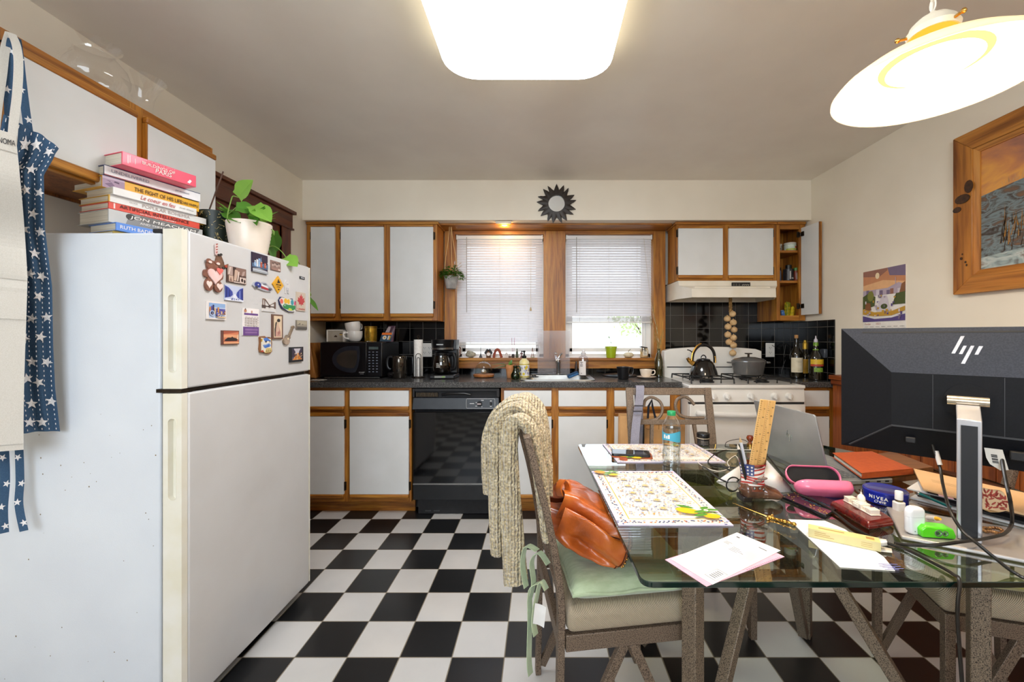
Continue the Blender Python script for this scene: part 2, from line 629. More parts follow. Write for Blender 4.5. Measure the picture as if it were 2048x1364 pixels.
def tile_material():
 M_, nt, out = newmat('black_wall_tiles')
 p = N(nt, 'BsdfPrincipled', Roughness=0.1)
 mp = coords(nt, (1 / 0.11,1 / 0.11,1 / 0.11),(0,0,0),(-1.203 / 0.11 + 30,-3.505 / 0.11 + 40,-1.3175 / 0.11 + 30))
 nz = N(nt, 'TexNoise', Scale=0.5)
 L(nt, mp, 'Vector', nz, 'Vector')
 bk = ramp(nt, [(0.3, lin('#050506')),(0.7, lin('#0d0d0e'))])
 L(nt, nz, 'Fac', bk, 'Fac')
 sp = N(nt, 'SeparateXYZ')
 L(nt, mp, 'Vector', sp, 'Vector')
 geo = N(nt, 'NewGeometry')
 sn = N(nt, 'SeparateXYZ')
 L(nt, geo, 'Normal', sn, 'Vector')
 ms = []
 for ax in ('X', 'Y', 'Z'):
  a = N(nt, 'Math', _operation='FRACT')
  L(nt, sp, ax, a, 0)
  b = N(nt, 'Math', _operation='SUBTRACT')
  L(nt, a, 'Value', b, 0)
  b.inputs[1].default_value = 0.5
  c = N(nt, 'Math', _operation='ABSOLUTE')
  L(nt, b, 'Value', c, 0)
  d = N(nt, 'Math', _operation='ABSOLUTE')
  L(nt, sn, ax, d, 0)
  e = N(nt, 'Math', _operation='LESS_THAN')
  L(nt, d, 'Value', e, 0)
  e.inputs[1].default_value = 0.5
  f = N(nt, 'Math', _operation='MULTIPLY')
  L(nt, c, 'Value', f, 0)
  L(nt, e, 'Value', f, 1)
  ms.append(f)
 m1 = N(nt, 'Math', _operation='MAXIMUM')
 L(nt, ms[0], 'Value', m1,0)
 L(nt, ms[1], 'Value', m1,1)
 mx = N(nt, 'Math', _operation='MAXIMUM')
 L(nt, m1, 'Value', mx, 0)
 L(nt, ms[2], 'Value', mx, 1)
 gr = N(nt, 'MapRange')
 L(nt, mx, 'Value', gr, 'Value')
 gr.inputs['From Min'].default_value = 0.483
 gr.inputs['From Max'].default_value = 0.49
 cm = N(nt, 'Mix', _data_type='RGBA')
 nt.links.new(gr.outputs[0], cm.inputs[0])
 L(nt, bk, 'Color', cm, 6)
 cm.inputs[7].default_value = lin('#6a6660')
 nt.links.new(cm.outputs[2], p.inputs['Base Color'])
 bp = N(nt, 'Bump', Strength=0.5, Distance=0.002, _invert=True)
 nt.links.new(gr.outputs[0], bp.inputs['Height'])
 L(nt, bp, 'Normal', p, 'Normal')
 L(nt, p, 'BSDF', out, 'Surface')
 return M_
def counter_material():
 M_, nt, out = newmat('speckled_grey_laminate')
 p = N(nt, 'BsdfPrincipled', Roughness=0.22)
 mp = coords(nt)
 n1 = N(nt, 'TexNoise', Scale=260.0, Detail=2.0)
 L(nt, mp, 'Vector', n1, 'Vector')
 n2 = N(nt, 'TexVoronoi', Scale=190.0)
 L(nt, mp, 'Vector', n2, 'Vector')
 r1 = ramp(nt, [(0.35, lin('#2a2a2b')),(0.55, lin('#4c4b4a')),(0.72, lin('#757371'))])
 L(nt, n1, 'Fac', r1, 'Fac')
 r2 = ramp(nt, [(0.12,(0.35,0.35,0.35,1)),(0.3,(1,1,1,1))])
 L(nt, n2, 'Distance', r2, 'Fac')
 mx = N(nt, 'Mix', _data_type='RGBA', _blend_type='MULTIPLY')
 mx.inputs[0].default_value = 0.5
 L(nt, r1, 'Color', mx, 6)
 L(nt, r2, 'Color', mx, 7)
 nt.links.new(mx.outputs[2], p.inputs['Base Color'])
 L(nt, p, 'BSDF', out, 'Surface')
 return M_
M_FLOOR, M_TILE, M_COUNTER = floor_material(), tile_material(), counter_material()
structure(build('floor', MB().box(XL - .1, XR + .1, YF - .1, YB + .15,-.1,0), M_FLOOR))
structure(build('ceiling', MB().box(XL - .1, XR + .1, YF - .1, YB + .15, ZC, ZC + .1), paint_ceil))
structure(build('wall_left', MB().box(XL - .1, XL, YF - .1, YB + .15,0, ZC), paint_wall))
structure(build('wall_right', MB().box(XR, XR + .1, YF - .1, YB + .15,0, ZC), paint_wall))
WA0, WA1, WB0, WB1, WZ0, WZ1 = -.712,.021,.203,.932,1.045,2.12
b = MB()
b.box(XL, WA0, YB, YB + .15,0, ZC).box(WA1, WB0, YB, YB + .15,0, ZC).box(WB1, XR, YB, YB + .15,0, ZC)
for x0, x1 in ((WA0, WA1),(WB0, WB1)):
 b.box(x0, x1, YB, YB + .15,0, WZ0).box(x0, x1, YB, YB + .15, WZ1, ZC)
structure(build('wall_back', b, paint_wall))
b = MB()
FW0, FW1, FZ0, FZ1 = -1.62,0.6,1.2,2.3  # unseen opening behind the camera, height chosen for the light on the fridge side
b.box(XL, FW0, YF - .1, YF, 0, ZC).box(FW1, XR, YF - .1, YF, 0, ZC).box(FW0, FW1, YF - .1, YF, 0, FZ0).box(FW0, FW1, YF - .1, YF, FZ1, ZC)
structure(build('wall_front', b, paint_wall))
ZS = 2.136
structure(build('wall_soffit', MB().box(XL, XR, 3.15, YB, ZS, ZC), paint_wall))
structure(build('trim_1', MB().box(-.80,1.03,3.24, YB - .002, ZS - .012, ZS - .0005), oak_h))
b = MB()
for x0, x1 in ((-.80, WA0),(WA1, WB0),(WB1,1.031)):
 b.box(x0, x1,3.42, YB - .001,.985 if x0 != WA1 else .985, ZS - .013)
structure(build('trim_2', b, oak_v, bevel=.002))
b = MB().box(WA0, WA1,3.42, YB + .02,2.095, ZS - .013).box(WB0, WB1,3.42, YB + .02,2.095, ZS - .013)
structure(build('trim_3', b, oak_h))
b = MB().box(-.80,.99,3.38, YB + .03,1.048,1.071)
structure(build('trim_4', b, oak_h, bevel=.004))
structure(build('trim_5', MB().box(-.80,.985,3.40,3.418,.985,1.047), oak_h, bevel=.002))
b = MB().box(XL + .002,-.801,3.49,3.499,.93,1.372).box(1.032, XR - .0105,3.49,3.499,.93,1.685).box(-.80,1.03,3.49,3.499,.93,.984)
structure(build('trim_6', b, M_TILE))
structure(build('trim_7', MB().box(XR - .01, XR - .001,2.89,3.489,.93,1.366), M_TILE))
b = MB()
y = YF + .01
while y < 2.80:
 y2 = min(y + .09,2.83)
 b.box(XR - .066, XR - .002, y + .002, y2 - .002,.09,.93)
 y += .09
b.box(XR - .06, XR - .002, YF + .01,2.83,.0,.93)
structure(build('trim_8', b, cherry_v))
structure(build('trim_9', MB().box(XR - .088, XR - .002, YF + .01,2.835,.955,.985).box(XR - .076, XR - .002, YF + .01,2.832,.92,.955), cherry_y, bevel=.004))
structure(build('baseboard_right', MB().box(XR - .072, XR - .0005, YF + .01,2.83,.001,.09), cherry_y))
structure(build('baseboard_left', MB().box(XL + .0005, XL + .015, YF + .01,1.2,.001,.1), walnut_y))
d1 = structure(build('door_1', MB().box(XL + .001, XL + .012,2.10,2.86,.0,2.02), walnut_v))
b = MB().box(XL + .001, XL + .026,2.86,2.965,0,2.02).box(XL + .001, XL + .026,2.0,2.10,0,2.02)
b.box(XL + .001, XL + .03,2.86,2.872,0,2.02)
build('door_casing', b, walnut_v, d1, bevel=.003)
b = MB().box(XL + .001, XL + .03,1.985,2.98,2.02,2.125).box(XL + .001, XL + .05,1.97,2.995,2.125,2.148).box(XL + .001, XL + .036,1.975,2.99,2.012,2.026)
build('door_head', b, walnut_y, d1, bevel=.003)
b = MB()
for z0, z1 in ((.25,.95),(1.1,1.85)):
 b.box(XL + .012, XL + .017,2.22,2.74, z0, z1)
build('door_panel', b, walnut_v, d1, bevel=.004)
M_vinyl = mat('#f4f4f2', '#eeeeec', r=0.35, ns=6, name='white_vinyl')
pane_m = thin_glass('#fbfdfd', base=.03, name='window_glass')
for i, (x0, x1) in enumerate(((WA0, WA1),(WB0, WB1))):
 b = MB()
 yw0, yw1 = 3.53,3.6
 b.box(x0, x0 + .035, yw0, yw1, WZ0 + .027, WZ1 - .026).box(x1 - .035, x1, yw0, yw1, WZ0 + .027, WZ1 - .026)
 b.box(x0, x1, yw0, yw1, WZ0 + .027,1.10).box(x0, x1, yw0, yw1,2.06, WZ1 - .026)
 w = structure(build('window_%d' % (i + 1), b, M_vinyl))
 b = MB()
 for z0, z1, yy in ((1.10,1.58,3.545),(1.56,2.06,3.575)):
  b.box(x0 + .036, x0 + .066, yy, yy + .025, z0, z1).box(x1 - .066, x1 - .036, yy, yy + .025, z0, z1)
  b.box(x0 + .036, x1 - .036, yy, yy + .025, z0 + .018, z0 + .05).box(x0 + .036, x1 - .036, yy, yy + .025, z1 - .03, z1)
 build('window_sash', b, M_vinyl, w, bevel=.002)
 build('pane', MB().box(x0 + .06, x1 - .06,3.556,3.56,1.13,1.57).box(x0 + .06, x1 - .06,3.586,3.59,1.58,2.05), pane_m, w)
bark = mat('#5b4a3a', '#443729', r=.9, ns=30, bump=.4, name='bark')
leafm = translucent('#c3d29a', .5, name='tree_leaf')
t = root('garden_tree', 'leafy green tree outside, seen under the right blind', 'tree', (1.95,8.5,-1.0))
b = MB().tube([(.5,0.3,0),(.45,.3,1.2),(.3,.2,2.2),(.1,.1,2.9)], [.12,.1,.08,.03], 8)
b.tube([(.36,.2,1.9),(.1,.1,2.4),(-.1,.1,2.7)], [.03,.02,.008], 6)
build('trunk', b, bark, t)
b = MB()
rr = random.Random(3)
for i in range(420):
 a, e = rr.uniform(0,2 * PI), rr.uniform(-1,1)
 q = V((math.cos(a) * math.sqrt(1 - e * e), math.sin(a) * math.sqrt(1 - e * e), e)) * (rr.random() ** .4)
 q = V((q.x * .62, q.y * .5, q.z * .5 + 2.75))
 b.leaf(q, (rr.uniform(-1,1), rr.uniform(-1,1), rr.uniform(-1,.4)),(rr.uniform(-1,1), rr.uniform(-1,1),1),.1,.05, n=2)
build('foliage', b, leafm, t, sharp=0)
# ================================================================== cabinets
def leaf_door(rt, name, x0, x1, z0, z1, y, top=0.0, bot=0.0, hinge=None, th=.018):
 """white laminate front with oak finger-pull strips and dark hinges"""
 d = build(name, MB().box(x0, x1, y - th, y, z0, z1), laminate, rt, world=True, bevel=.0015)
 if top:
  build('finger_pull', MB().box(x0, x1, y - th - .003, y, z1 + .0005, z1 + top), oak_h, d, world=True, bevel=.004)
 if bot:
  build('finger_pull', MB().box(x0, x1, y - th - .004, y, z0 - bot, z0 - .0005), oak_h, d, world=True, bevel=.006)
 if hinge:
  xh = x1 if hinge == 'r' else x0
  s = 1 if hinge == 'r' else -1
  for zz in (z0 + (z1 - z0) * .1, z0 + (z1 - z0) * .9):
   b = MB().box(min(xh, xh + s * .012), max(xh, xh + s * .012), y - .006, y + .001, zz - .028, zz + .028)
   b.cyl((xh + s * .003, y - .008, zz - .03),(xh + s * .003, y - .008, zz + .03),.0045,8)
   build('hinge', b, hinge_metal, d, world=True)
 return d
def xs(px, y):
 return (px - CX) * y / FL
def zs(py, y):
 return EYE - (py - CY) * y / FL
YU = 3.20   # face of the wall cabinets
cab = root('wall_cabinet', 'long oak wall cabinet with three white doors above the microwave', 'cabinet', (-1.3,3.35,1.371))
x0, x1, z0, z1 = -1.815,-.805,1.371, ZS - .001
b = MB().box(x0, x0 + .018, YU + .0205,3.488, z0, z1).box(x1 - .018, x1, YU + .0205,3.418, z0, z1).box(x0 + .0185, x1 - .0185, YU + .021,3.479, z0 + .002, z0 + .03)
b.box(x0 + .0185, x1 - .0185, YU + .021,3.479, z1 - .018, z1 - .001).box(x0 + .0185, x1 - .0185,3.48,3.487, z0 + .001, z1 - .001)
build('cabinet_box', b, oak_v, cab, world=True)
st = [(612,624),(667,684),(765,783),(864,876)]
b = MB()
for a, c in st:
 b.box(max(x0, xs(a, YU)), min(x1, xs(c, YU)), YU, YU + .02, z0, z1)
pieces('face_stile', b, oak_v, cab, world=True, bevel=.001)
b = MB()
for k in range(3):
 for q0, q1 in ((z0, z0 + .05),(z1 - .055, z1)):
  b.box(xs(st[k][1], YU) + .0005, xs(st[k + 1][0], YU) - .0005, YU, YU + .02, q0, q1)
pieces('face_rail', b, oak_h, cab, world=True, bevel=.001)
build('cornice', MB().box(x0, x1 + .004, YU - .014, YU + .02, z1 - .02, z1).box(x1, x1 + .012, YU - .014,3.418, z1 - .02, z1), oak_h, cab, world=True, bevel=.004)
for a, c, h in ((621,669, 'l'),(681,767, 'l'),(780,866, 'r')):
 leaf_door(cab, 'door', xs(a, 3.18), xs(c, 3.18), zs(627,3.18), zs(453.5,3.18), YU - .001, top=.018, bot=.028, hinge=h)
cab = root('wall_cabinet', 'short oak wall cabinet with two white doors above the range hood', 'cabinet', (1.44,3.35,1.679))
x0, x1, z0, z1 = 1.05,1.824,1.679, ZS - .001
b = MB().box(x0, x0 + .018, YU + .0205,3.418, z0, z1).box(x1 - .018, x1, YU + .0205,3.488, z0, z1).box(x0 + .0185, x1 - .0185, YU + .021,3.487, z0 + .001, z0 + .018)
b.box(x0 + .0185, x1 - .0185, YU + .021,3.487, z1 - .018, z1 - .001)
build('cabinet_box', b, oak_v, cab, world=True)
st = [(1353,1358),(1444,1460),(1545,1553)]
b = MB()
for a, c in st:
 b.box(max(x0, xs(a, YU)), min(x1, xs(c, YU)), YU, YU + .02, z0, z1)
pieces('face_stile', b, oak_v, cab, world=True, bevel=.001)
b = MB()
for k in range(2):
 for q0, q1 in ((z0, z0 + .045),(z1 - .055, z1)):
  b.box(xs(st[k][1], YU) + .0005, xs(st[k + 1][0], YU) - .0005, YU, YU + .02, q0, q1)
pieces('face_rail', b, oak_h, cab, world=True, bevel=.001)
build('cornice', MB().box(x0 - .004, x1, YU - .014, YU + .02, z1 - .02, z1).box(x0 - .012, x0, YU - .014,3.418, z1 - .02, z1), oak_h, cab, world=True, bevel=.004)
for a, c, h in ((1357,1446, 'l'),(1458,1547, 'r')):
 leaf_door(cab, 'door', xs(a, 3.18), xs(c, 3.18), zs(550,3.18), zs(456.5,3.18), YU - .001, top=.018, bot=.026, hinge=h)
cab = root('spice_cabinet', 'narrow oak wall cabinet standing open beside the right wall', 'cabinet', (1.94,3.35,1.371))
x0, x1, z0, z1 = 1.826,2.048,1.371, ZS - .001
b = MB().box(x0, x0 + .012, YU + .0205,3.488, z0,1.678).box(x0, x0 + .012, YU + .02,3.488,1.68, z1).box(x1 - .012, x1, YU + .02,3.488, z0, z1)
b.box(x0 + .0125, x1 - .0125, YU + .021,3.475, z0 + .001, z0 + .018).box(x0 + .0125, x1 - .0125, YU + .021,3.475, z1 - .018, z1 - .001).box(x0 + .0125, x1 - .0125,3.4755,3.487, z0 + .001, z1 - .001)
build('cabinet_box', b, oak_v, cab, world=True)
b = MB().box(x0, xs(1560, YU), YU, YU + .02, z0, z1).box(xs(1598, YU), x1, YU, YU + .02, z0, z1)
pieces('face_stile', b, oak_v, cab, world=True, bevel=.001)
b = MB().box(xs(1560, YU) + .0005, xs(1598, YU) - .0005, YU, YU + .02, z0, z0 + .04).box(xs(1560, YU) + .0005, xs(1598, YU) - .0005, YU, YU + .02, z1 - .055, z1)
pieces('face_rail', b, oak_h, cab, world=True)
build('cornice', MB().box(x0 + .001, x1, YU - .014, YU + .02, z1 - .02, z1), oak_h, cab, world=True, bevel=.004)
SHZ = [zs(500.5,3.22), zs(561,3.22)]
for q in SHZ:
 build('shelf', MB().box(x0 + .013, x1 - .013, YU + .021,3.475, q - .018, q), oak_h, cab, world=True)
hx, hy = 2.012, YU - .004
ang = math.radians(-84)
D = V((math.cos(ang), math.sin(ang),0))
Nn = V((-D.y, D.x, 0))
za, zb = zs(630,3.18), zs(455,3.18)
b = MB()
o = V((hx, hy, za))
b.hexa([o, o + D * .178, o + D * .178 + Nn * .004, o + Nn * .004], [o + Z * (zb - za), o + D * .178 + Z * (zb - za), o + D * .178 + Nn * .004 + Z * (zb - za), o + Nn * .004 + Z * (zb - za)])
b.M = Matrix.Translation(-Nn * .0)
d = build('door', MB().hexa([o, o + D * .178, o + D * .178 + Nn * .016, o + Nn * .016], [q + Z * (zb - za) for q in (o, o + D * .178, o + D * .178 + Nn * .016, o + Nn * .016)]), laminate, cab, world=True, bevel=.001)
o2 = o + D * .1785 - Nn * .001 - Z * .0
b = MB().hexa([o2, o2 + D * .008, o2 + D * .008 + Nn * .018, o2 + Nn * .018], [q + Z * (zb - za) for q in (o2, o2 + D * .008, o2 + D * .008 + Nn * .018, o2 + Nn * .018)])
build('oak_edge', b, oak_v, d, world=True)
for zz in (zs(612,3.18), zs(468,3.18)):
 b = MB().box(hx - .032, hx - .012, YU - .006, YU - .0005, zz - .022, zz + .022)
 b.hexa([o + D * .012 - Nn * .008 + Z * (zz - .017 - za), o + D * .034 - Nn * .008 + Z * (zz - .017 - za), o + D * .034 - Nn * .0005 + Z * (zz - .017 - za), o + D * .012 - Nn * .0005 + Z * (zz - .017 - za)],
   [q + Z * .034 for q in (o + D * .012 - Nn * .008 + Z * (zz - .017 - za), o + D * .034 - Nn * .008 + Z * (zz - .017 - za), o + D * .034 - Nn * .0005 + Z * (zz - .017 - za), o + D * .012 - Nn * .0005 + Z * (zz - .017 - za))])
 b.cyl((hx - .01, YU - .012, zz - .012),(hx - .01, YU - .012, zz + .012),.006,8)
 build('hinge', b, hinge_metal, d, world=True)
YBASE = 2.87
def base_cab(label, x0, x1, cols, toe=True, side=True):
 c = root('base_cabinet', label, 'cabinet', ((x0 + x1) / 2,3.15,0))
 z1 = .893
 b = MB().box(x0, x0 + .016, YBASE + .02,3.488,.1, z1).box(x1 - .016, x1, YBASE + .02,3.488,.1, z1).box(x0, x1, YBASE + .02,3.488,.1,.118)
 build('cabinet_box', b, oak_v, c, world=True)
 ed = [x0] + [v for a, d in cols for v in (xs(a, 2.85) + .004, xs(d, 2.85) - .004)] + [x1]
 b = MB()
 for k in range(0, len(ed),2):
  if ed[k + 1] - ed[k] > .004:
   b.box(ed[k], ed[k + 1], YBASE, YBASE + .02,.1, z1)
 pieces('face_stile', b, oak_v, c, world=True, bevel=.001)
 b = MB()
 for a, d in cols:
  u, v = xs(a, 2.85) + .0045, xs(d, 2.85) - .0045
  for q0, q1 in ((.1,.165),(zs(832,2.85) - .0, zs(811,2.85)),(zs(783,2.85), z1)):
   b.box(u, v, YBASE, YBASE + .02, q0, q1)
 pieces('face_rail', b, oak_h, c, world=True, bevel=.001)
 if toe:
  build('toe_kick', MB().box(x0, x1,2.955,2.975,.001,.099), oak_h, c, world=True)
 for k, (a, d) in enumerate(cols):
  u, v = xs(a, 2.85), xs(d, 2.85)
  leaf_door(c, 'drawer', u, v, zs(813,2.85), zs(781.5,2.85), YBASE - .001, bot=.024)
  leaf_door(c, 'door', u, v, zs(989,2.85), zs(833,2.85), YBASE - .001, top=.026, bot=.026, hinge='r')
 return c
base_cab('oak base cabinet with white drawers and doors between fridge and dishwasher', -1.815, xs(823, YBASE), [(560,687),(699,817)])
base_cab('oak sink cabinet with white fronts between dishwasher and range', xs(1002, YBASE),.968, [(1008,1103),(1117,1213),(1229,1340)])
base_cab('narrow oak base cabinet between the range and the right wall', 1.752,2.0 + .05, [(1597,1659)])
SX0, SX1, SY0, SY1 = -.13,.37,2.95,3.36
ZT = .933
b = MB().box(-1.817, SX0,2.84,3.489,.895, ZT).box(SX1,.97,2.84,3.489,.895, ZT)
b.box(SX0, SX1,2.84, SY0,.895, ZT).box(SX0, SX1, SY1,3.489,.895, ZT)
tag(build('countertop', b, M_COUNTER), 'long grey speckled countertop running under both windows', 'countertop')
tag(build('countertop', MB().box(1.75,2.047,2.84,3.489,.895, ZT), M_COUNTER, bevel=.004), 'short grey speckled countertop to the right of the range', 'countertop')
sk = root('kitchen_sink', 'stainless steel drop-in sink under the windows', 'sink', (.12,3.15, ZT))
b = MB()
ou, inn = rrect(.54,.45,.04,5,.12,3.155), rrect(.46,.34,.05,5,.12,3.135)
n = len(ou)
def ring(poly, z, s=1.0):
 return [V(((p[0] - .12) * s + .12,(p[1] - 3.14) * s + 3.14, z)) for p in poly]
vs = ring(ou, ZT + .001) + ring(ou, ZT + .006,.995) + ring(inn, ZT + .005) + ring(inn, ZT - .01,.985) + ring(inn, ZT - .15,.93) + ring(inn, ZT - .16,.85)
fs = []
for j in range(5):
 for i in range(n):
  fs.append((j * n + i, j * n + (i + 1) % n, (j + 1) * n + (i + 1) % n, (j + 1) * n + i))
fs.append(tuple(5 * n + i for i in range(n)))
b.add(vs, fs)
build('basin', b, steel, sk, world=True, sharp=60)
fa = root('faucet', 'chrome single-lever faucet behind the clear splash sheet', 'faucet', (.14,3.345, ZT + .006))
b = MB().lathe([(.09,0),(.09,.006),(.02,.01)], 24, squash=.35).lathe([(.016,.008),(.016,.09),(.02,.1),(.018,.125),(.006,.135)], 16)
b.tube(spline([(-.008,-.005,.09),(-.022,-.02,.15),(-.025,-.06,.165),(-.02,-.13,.135),(-.02,-.14,.12)], 5),.009,10)
build('spout', b, chrome, fa)
b = MB().tube(spline([(0,0,.13),(.01,.005,.15),(.03,.0,.175)], 5), [.008] * 5 + [.007] * 5 + [.009], 10).ell((-.022,-.02,.17),(.013,.013,.013))
build('lever', b, chrome, fa)
s = root('splash_sheet', 'clear plastic sheet standing upright behind the faucet', 'splash guard', (.13,3.285, ZT + .008))
build('sheet', MB().box(-.158,.106,.085,.088,.002,.355), translucent('#e9e6ea', .5,.72, r=.1, name='clear_plastic'), s, bevel=.001)
# ================================================================== appliances
FXF, FXB, FY0, FY1, FZT = -1.123,-1.80,1.294,2.004,1.578
fr_side = mat('#dfe4ea', '#d9dee5', r=.42, ns=4, bump=.12, bs=420, name='cool_lit_side_enamel')  # cool daylight tint put into the colour of the fridge's white enamel
fr_door = mat('#d0cfce', '#cac8c6', r=.4, ns=4, bump=.1, bs=420, name='fridge_door_enamel')
fr_trim = mat('#ebe8de', '#e4dfcc', r=.35, ns=9, name='aged_cream_plastic')
gasket = mat('#6d6b69', '#565452', r=.7, ns=60, name='grey_gasket')
fr = root('refrigerator', 'white top-freezer refrigerator covered with souvenir magnets', 'refrigerator', (-1.46,1.65,0))
b = MB().box(FXB, -1.205, FY0 + .014, FY1 - .01,.03, FZT - .006)
cb = build('fridge_cabinet', b, fr_side, fr, world=True, bevel=.006)
b = MB()
rr = random.Random(5)
for i in range(46):
 x, z, q = rr.uniform(-1.78,-1.22), rr.uniform(.1,1.0), rr.uniform(.0008,.0022)
 b.prism(disc(x, z, q, q * rr.uniform(.8,1.5),7),(0, FY0 + .0141,0), X, Z, (0,-1,0),.0003)
build('speckle', b, mat('#8a7a5c', '#6d6250', r=.7, ns=60), cb, world=True)
build('gasket', MB().box(-1.204,-1.184, FY0 + .02, FY1 - .016,.12, FZT - .012), gasket, fr, world=True)
build('toe_grille', MB().box(-1.78,-1.20, FY0 + .03, FY1 - .02,.002,.1).box(-1.204,-1.17, FY0 + .03, FY1 - .02,.012,.10), black_matte, fr, world=True)
for nm, z0, z1 in (('freezer_door', 1.079,1.5815),('fridge_door', .055,1.064)):
 d = build(nm, MB().box(-1.182, FXF, FY0 + .022, FY1 - .004, z0, z1), fr_door, fr, world=True, bevel=.006)
 g0, g1 = (1.13,1.375) if nm == 'freezer_door' else (.73,.985)
 xa, xb_ = -1.184, FXF - .002
 gx, gz = (xa + xb_) / 2 - .001,(g0 + g1) / 2
 pill = rrect(.024, g1 - g0,.0118,7)
 n = len(pill)
 outer = []
 for p in pill:
  if abs(p[1]) > (g1 - g0) / 2 - .0119:
   outer.append((gx + p[0] / .012 * (xb_ - xa) / 2 * .999,(z1 if p[1] > 0 else z0)))
  else:
   outer.append(((xb_ if p[0] > 0 else xa), gz + p[1]))
 k1 = [V((p[0] if p[0] < xb_ else xb_, FY0, p[1])) for p in outer]
 k2 = [V((gx + p[0] * 1.12, FY0, gz + p[1] * 1.008)) for p in pill]
 k3 = [V((gx + p[0], FY0 + .003, gz + p[1])) for p in pill]
 k4 = [V((gx + p[0] * .82 + .001, FY0 + .014, gz + p[1] * .985)) for p in pill]
 k0 = [V((q.x, FY0 + .0215, q.z)) for q in k1]
 b = MB().add(k0 + k1 + k2 + k3 + k4, [(j * n + i, j * n + (i + 1) % n, (j + 1) * n + (i + 1) % n, (j + 1) * n + i) for j in range(4) for i in range(n)] + [tuple(4 * n + i for i in range(n))])
 e = build('edge_strip', b, fr_trim, d, world=True, sharp=35)
 b = MB().tube([V((gx + p[0] * 1.1, FY0 - .0002, gz + p[1] * 1.006)) for p in pill], .0011,6, closed=True)
 build('grip_rim', b, fr_trim, d, world=True)
 b = MB().box(-1.18, FXF + .001, FY1 - .0035, FY1 + .002, z0 + .004, z1 - .004)
 build('far_edge_strip', b, fr_trim, d, world=True)
 if nm == 'freezer_door':
  q = at_side(603.5,556, FXF)
  b = MB().box(FXF + .0003, FXF + .003, q.y - .02, q.y + .02, q.z - .006, q.z + .006)
  bd = build('badge', b, black_plastic, d, world=True)
  b = MB().box(FXF + .003, FXF + .0036, q.y - .013, q.y + .014, q.z - .002, q.z + .0024)
  build('badge_lettering', b, chrome, d, world=True)
b = MB().box(-1.21,-1.13, FY0 + .004, FY0 + .05,1.066,1.0775).box(-1.21,-1.14, FY0 + .03, FY1 - .02,1.067,1.0765)
b.cyl((-1.15, FY1 - .02,1.065),(-1.15, FY1 - .02,1.079),.01,10)
build('door_hinge', b, hinge_metal, fr, world=True)
b = MB().box(-1.225,-1.15, FY0 + .016, FY0 + .05,1.582,1.588)
build('hinge_cover', MB().box(-1.235,-1.187, FY0 + .018, FY0 + .06, FZT - .005, FZT + .008), black_matte, fr, world=True, bevel=.003)
DW0, DW1, DY = xs(826,2.85), xs(999,2.85),2.85
dw = root('dishwasher', 'black built-in dishwasher with a dial under the countertop', 'dishwasher', ((DW0 + DW1) / 2,3.1,0))
dw_m = mat('#0a0a0b', '#0d0d0f', r=.06, ns=3, name='black_gloss_panel')
build('tub', MB().box(DW0 + .005, DW1 - .005, DY + .03,3.44,.12,.885), black_matte, dw, world=True)
d = build('door', MB().box(DW0, DW1, DY, DY + .028, zs(968, DY), zs(824, DY)), dw_m, dw, world=True, bevel=.003)
build('door_strip', MB().box(DW0, DW1, DY - .003, DY + .01, zs(969.5, DY), zs(966.5, DY)), steel, d, world=True)
c = build('control_panel', MB().hexa([(DW0, DY - .022, zs(818, DY)),(DW1, DY - .022, zs(818, DY)),(DW1, DY + .028, zs(823, DY)),(DW0, DY + .028, zs(823, DY))],
  [(DW0 + .004, DY - .01, zs(795, DY)),(DW1 - .004, DY - .01, zs(795, DY)),(DW1 - .004, DY + .028, zs(795, DY)),(DW0 + .004, DY + .028, zs(795, DY))]), mat('#1a1d22', '#20242a', r=.4, ns=20), dw, world=True, bevel=.003)
cx0, cx1 = xs(933,2.83), xs(990,2.83)
cz0, cz1 = zs(816.5,2.83), zs(797.5,2.83)
b = MB()
po = rrect(cx1 - cx0, cz1 - cz0,.006,4)
o = V(((cx0 + cx1) / 2,2.8275,(cz0 + cz1) / 2))
for i in range(len(po)):
 a, q = po[i], po[(i + 1) % len(po)]
 b.bar(o + X * a[0] + Z * a[1], o + X * q[0] + Z * q[1], .0016,.0016, Y)
for x, z, w in ((-.06,.0,.03),(-.03,.006,.008),(-.03,-.018,.012),(.012,.022,.018),(.07,.018,.012),(.07,-.02,.012),(.008,-.022,.004)):
 b.box(o.x + x - w / 2, o.x + x + w / 2,2.8272,2.828, o.z + z - .0022, o.z + z + .0022)
build('panel_marking', b, mat('#dcdcdc', r=.4), c, world=True)
b = MB().cyl((o.x - .008,2.829, o.z),(o.x - .008,2.812, o.z),.0165,20).box(o.x - .021, o.x + .005,2.808,2.813, o.z - .004, o.z + .004)
build('dial', b, black_plastic, c, world=True)
build('dial_pointer', MB().box(o.x - .021, o.x + .005,2.8055,2.8078, o.z - .0032, o.z + .0032), mat('#d9c4c4', r=.4), c, world=True)
build('rocker_switch', MB().box(o.x + .063, o.x + .077,2.823,2.828, o.z - .009, o.z + .009), black_plastic, c, world=True, bevel=.001)
b = MB().box(DW0, DW0 + .012, DY - .01, DY + .028, zs(794, DY),.888).box(DW1 - .02, DW1, DY - .01, DY + .028, zs(794, DY),.888).box(DW0, DW1, DY, DY + .028,.868,.888)
build('top_frame', b, black_matte, dw, world=True, bevel=.002)
b = MB()
for i in range(16):
 x = DW0 + .02 + i * .0095
 b.box(x, x + .005, DY + .002, DY + .024, zs(794, DY) + .001, zs(784, DY) - .006)
build('vent_slot', b, mat('#4b3f2e', r=.6), dw, world=True)
b = MB().tube([(DW0 + .2, DY - .002,.845),(DW0 + .25, DY - .012,.855),(DW1 - .24, DY - .012,.855),(DW1 - .2, DY - .002,.845)], .009,8)
build('latch', b, black_plastic, dw, world=True)
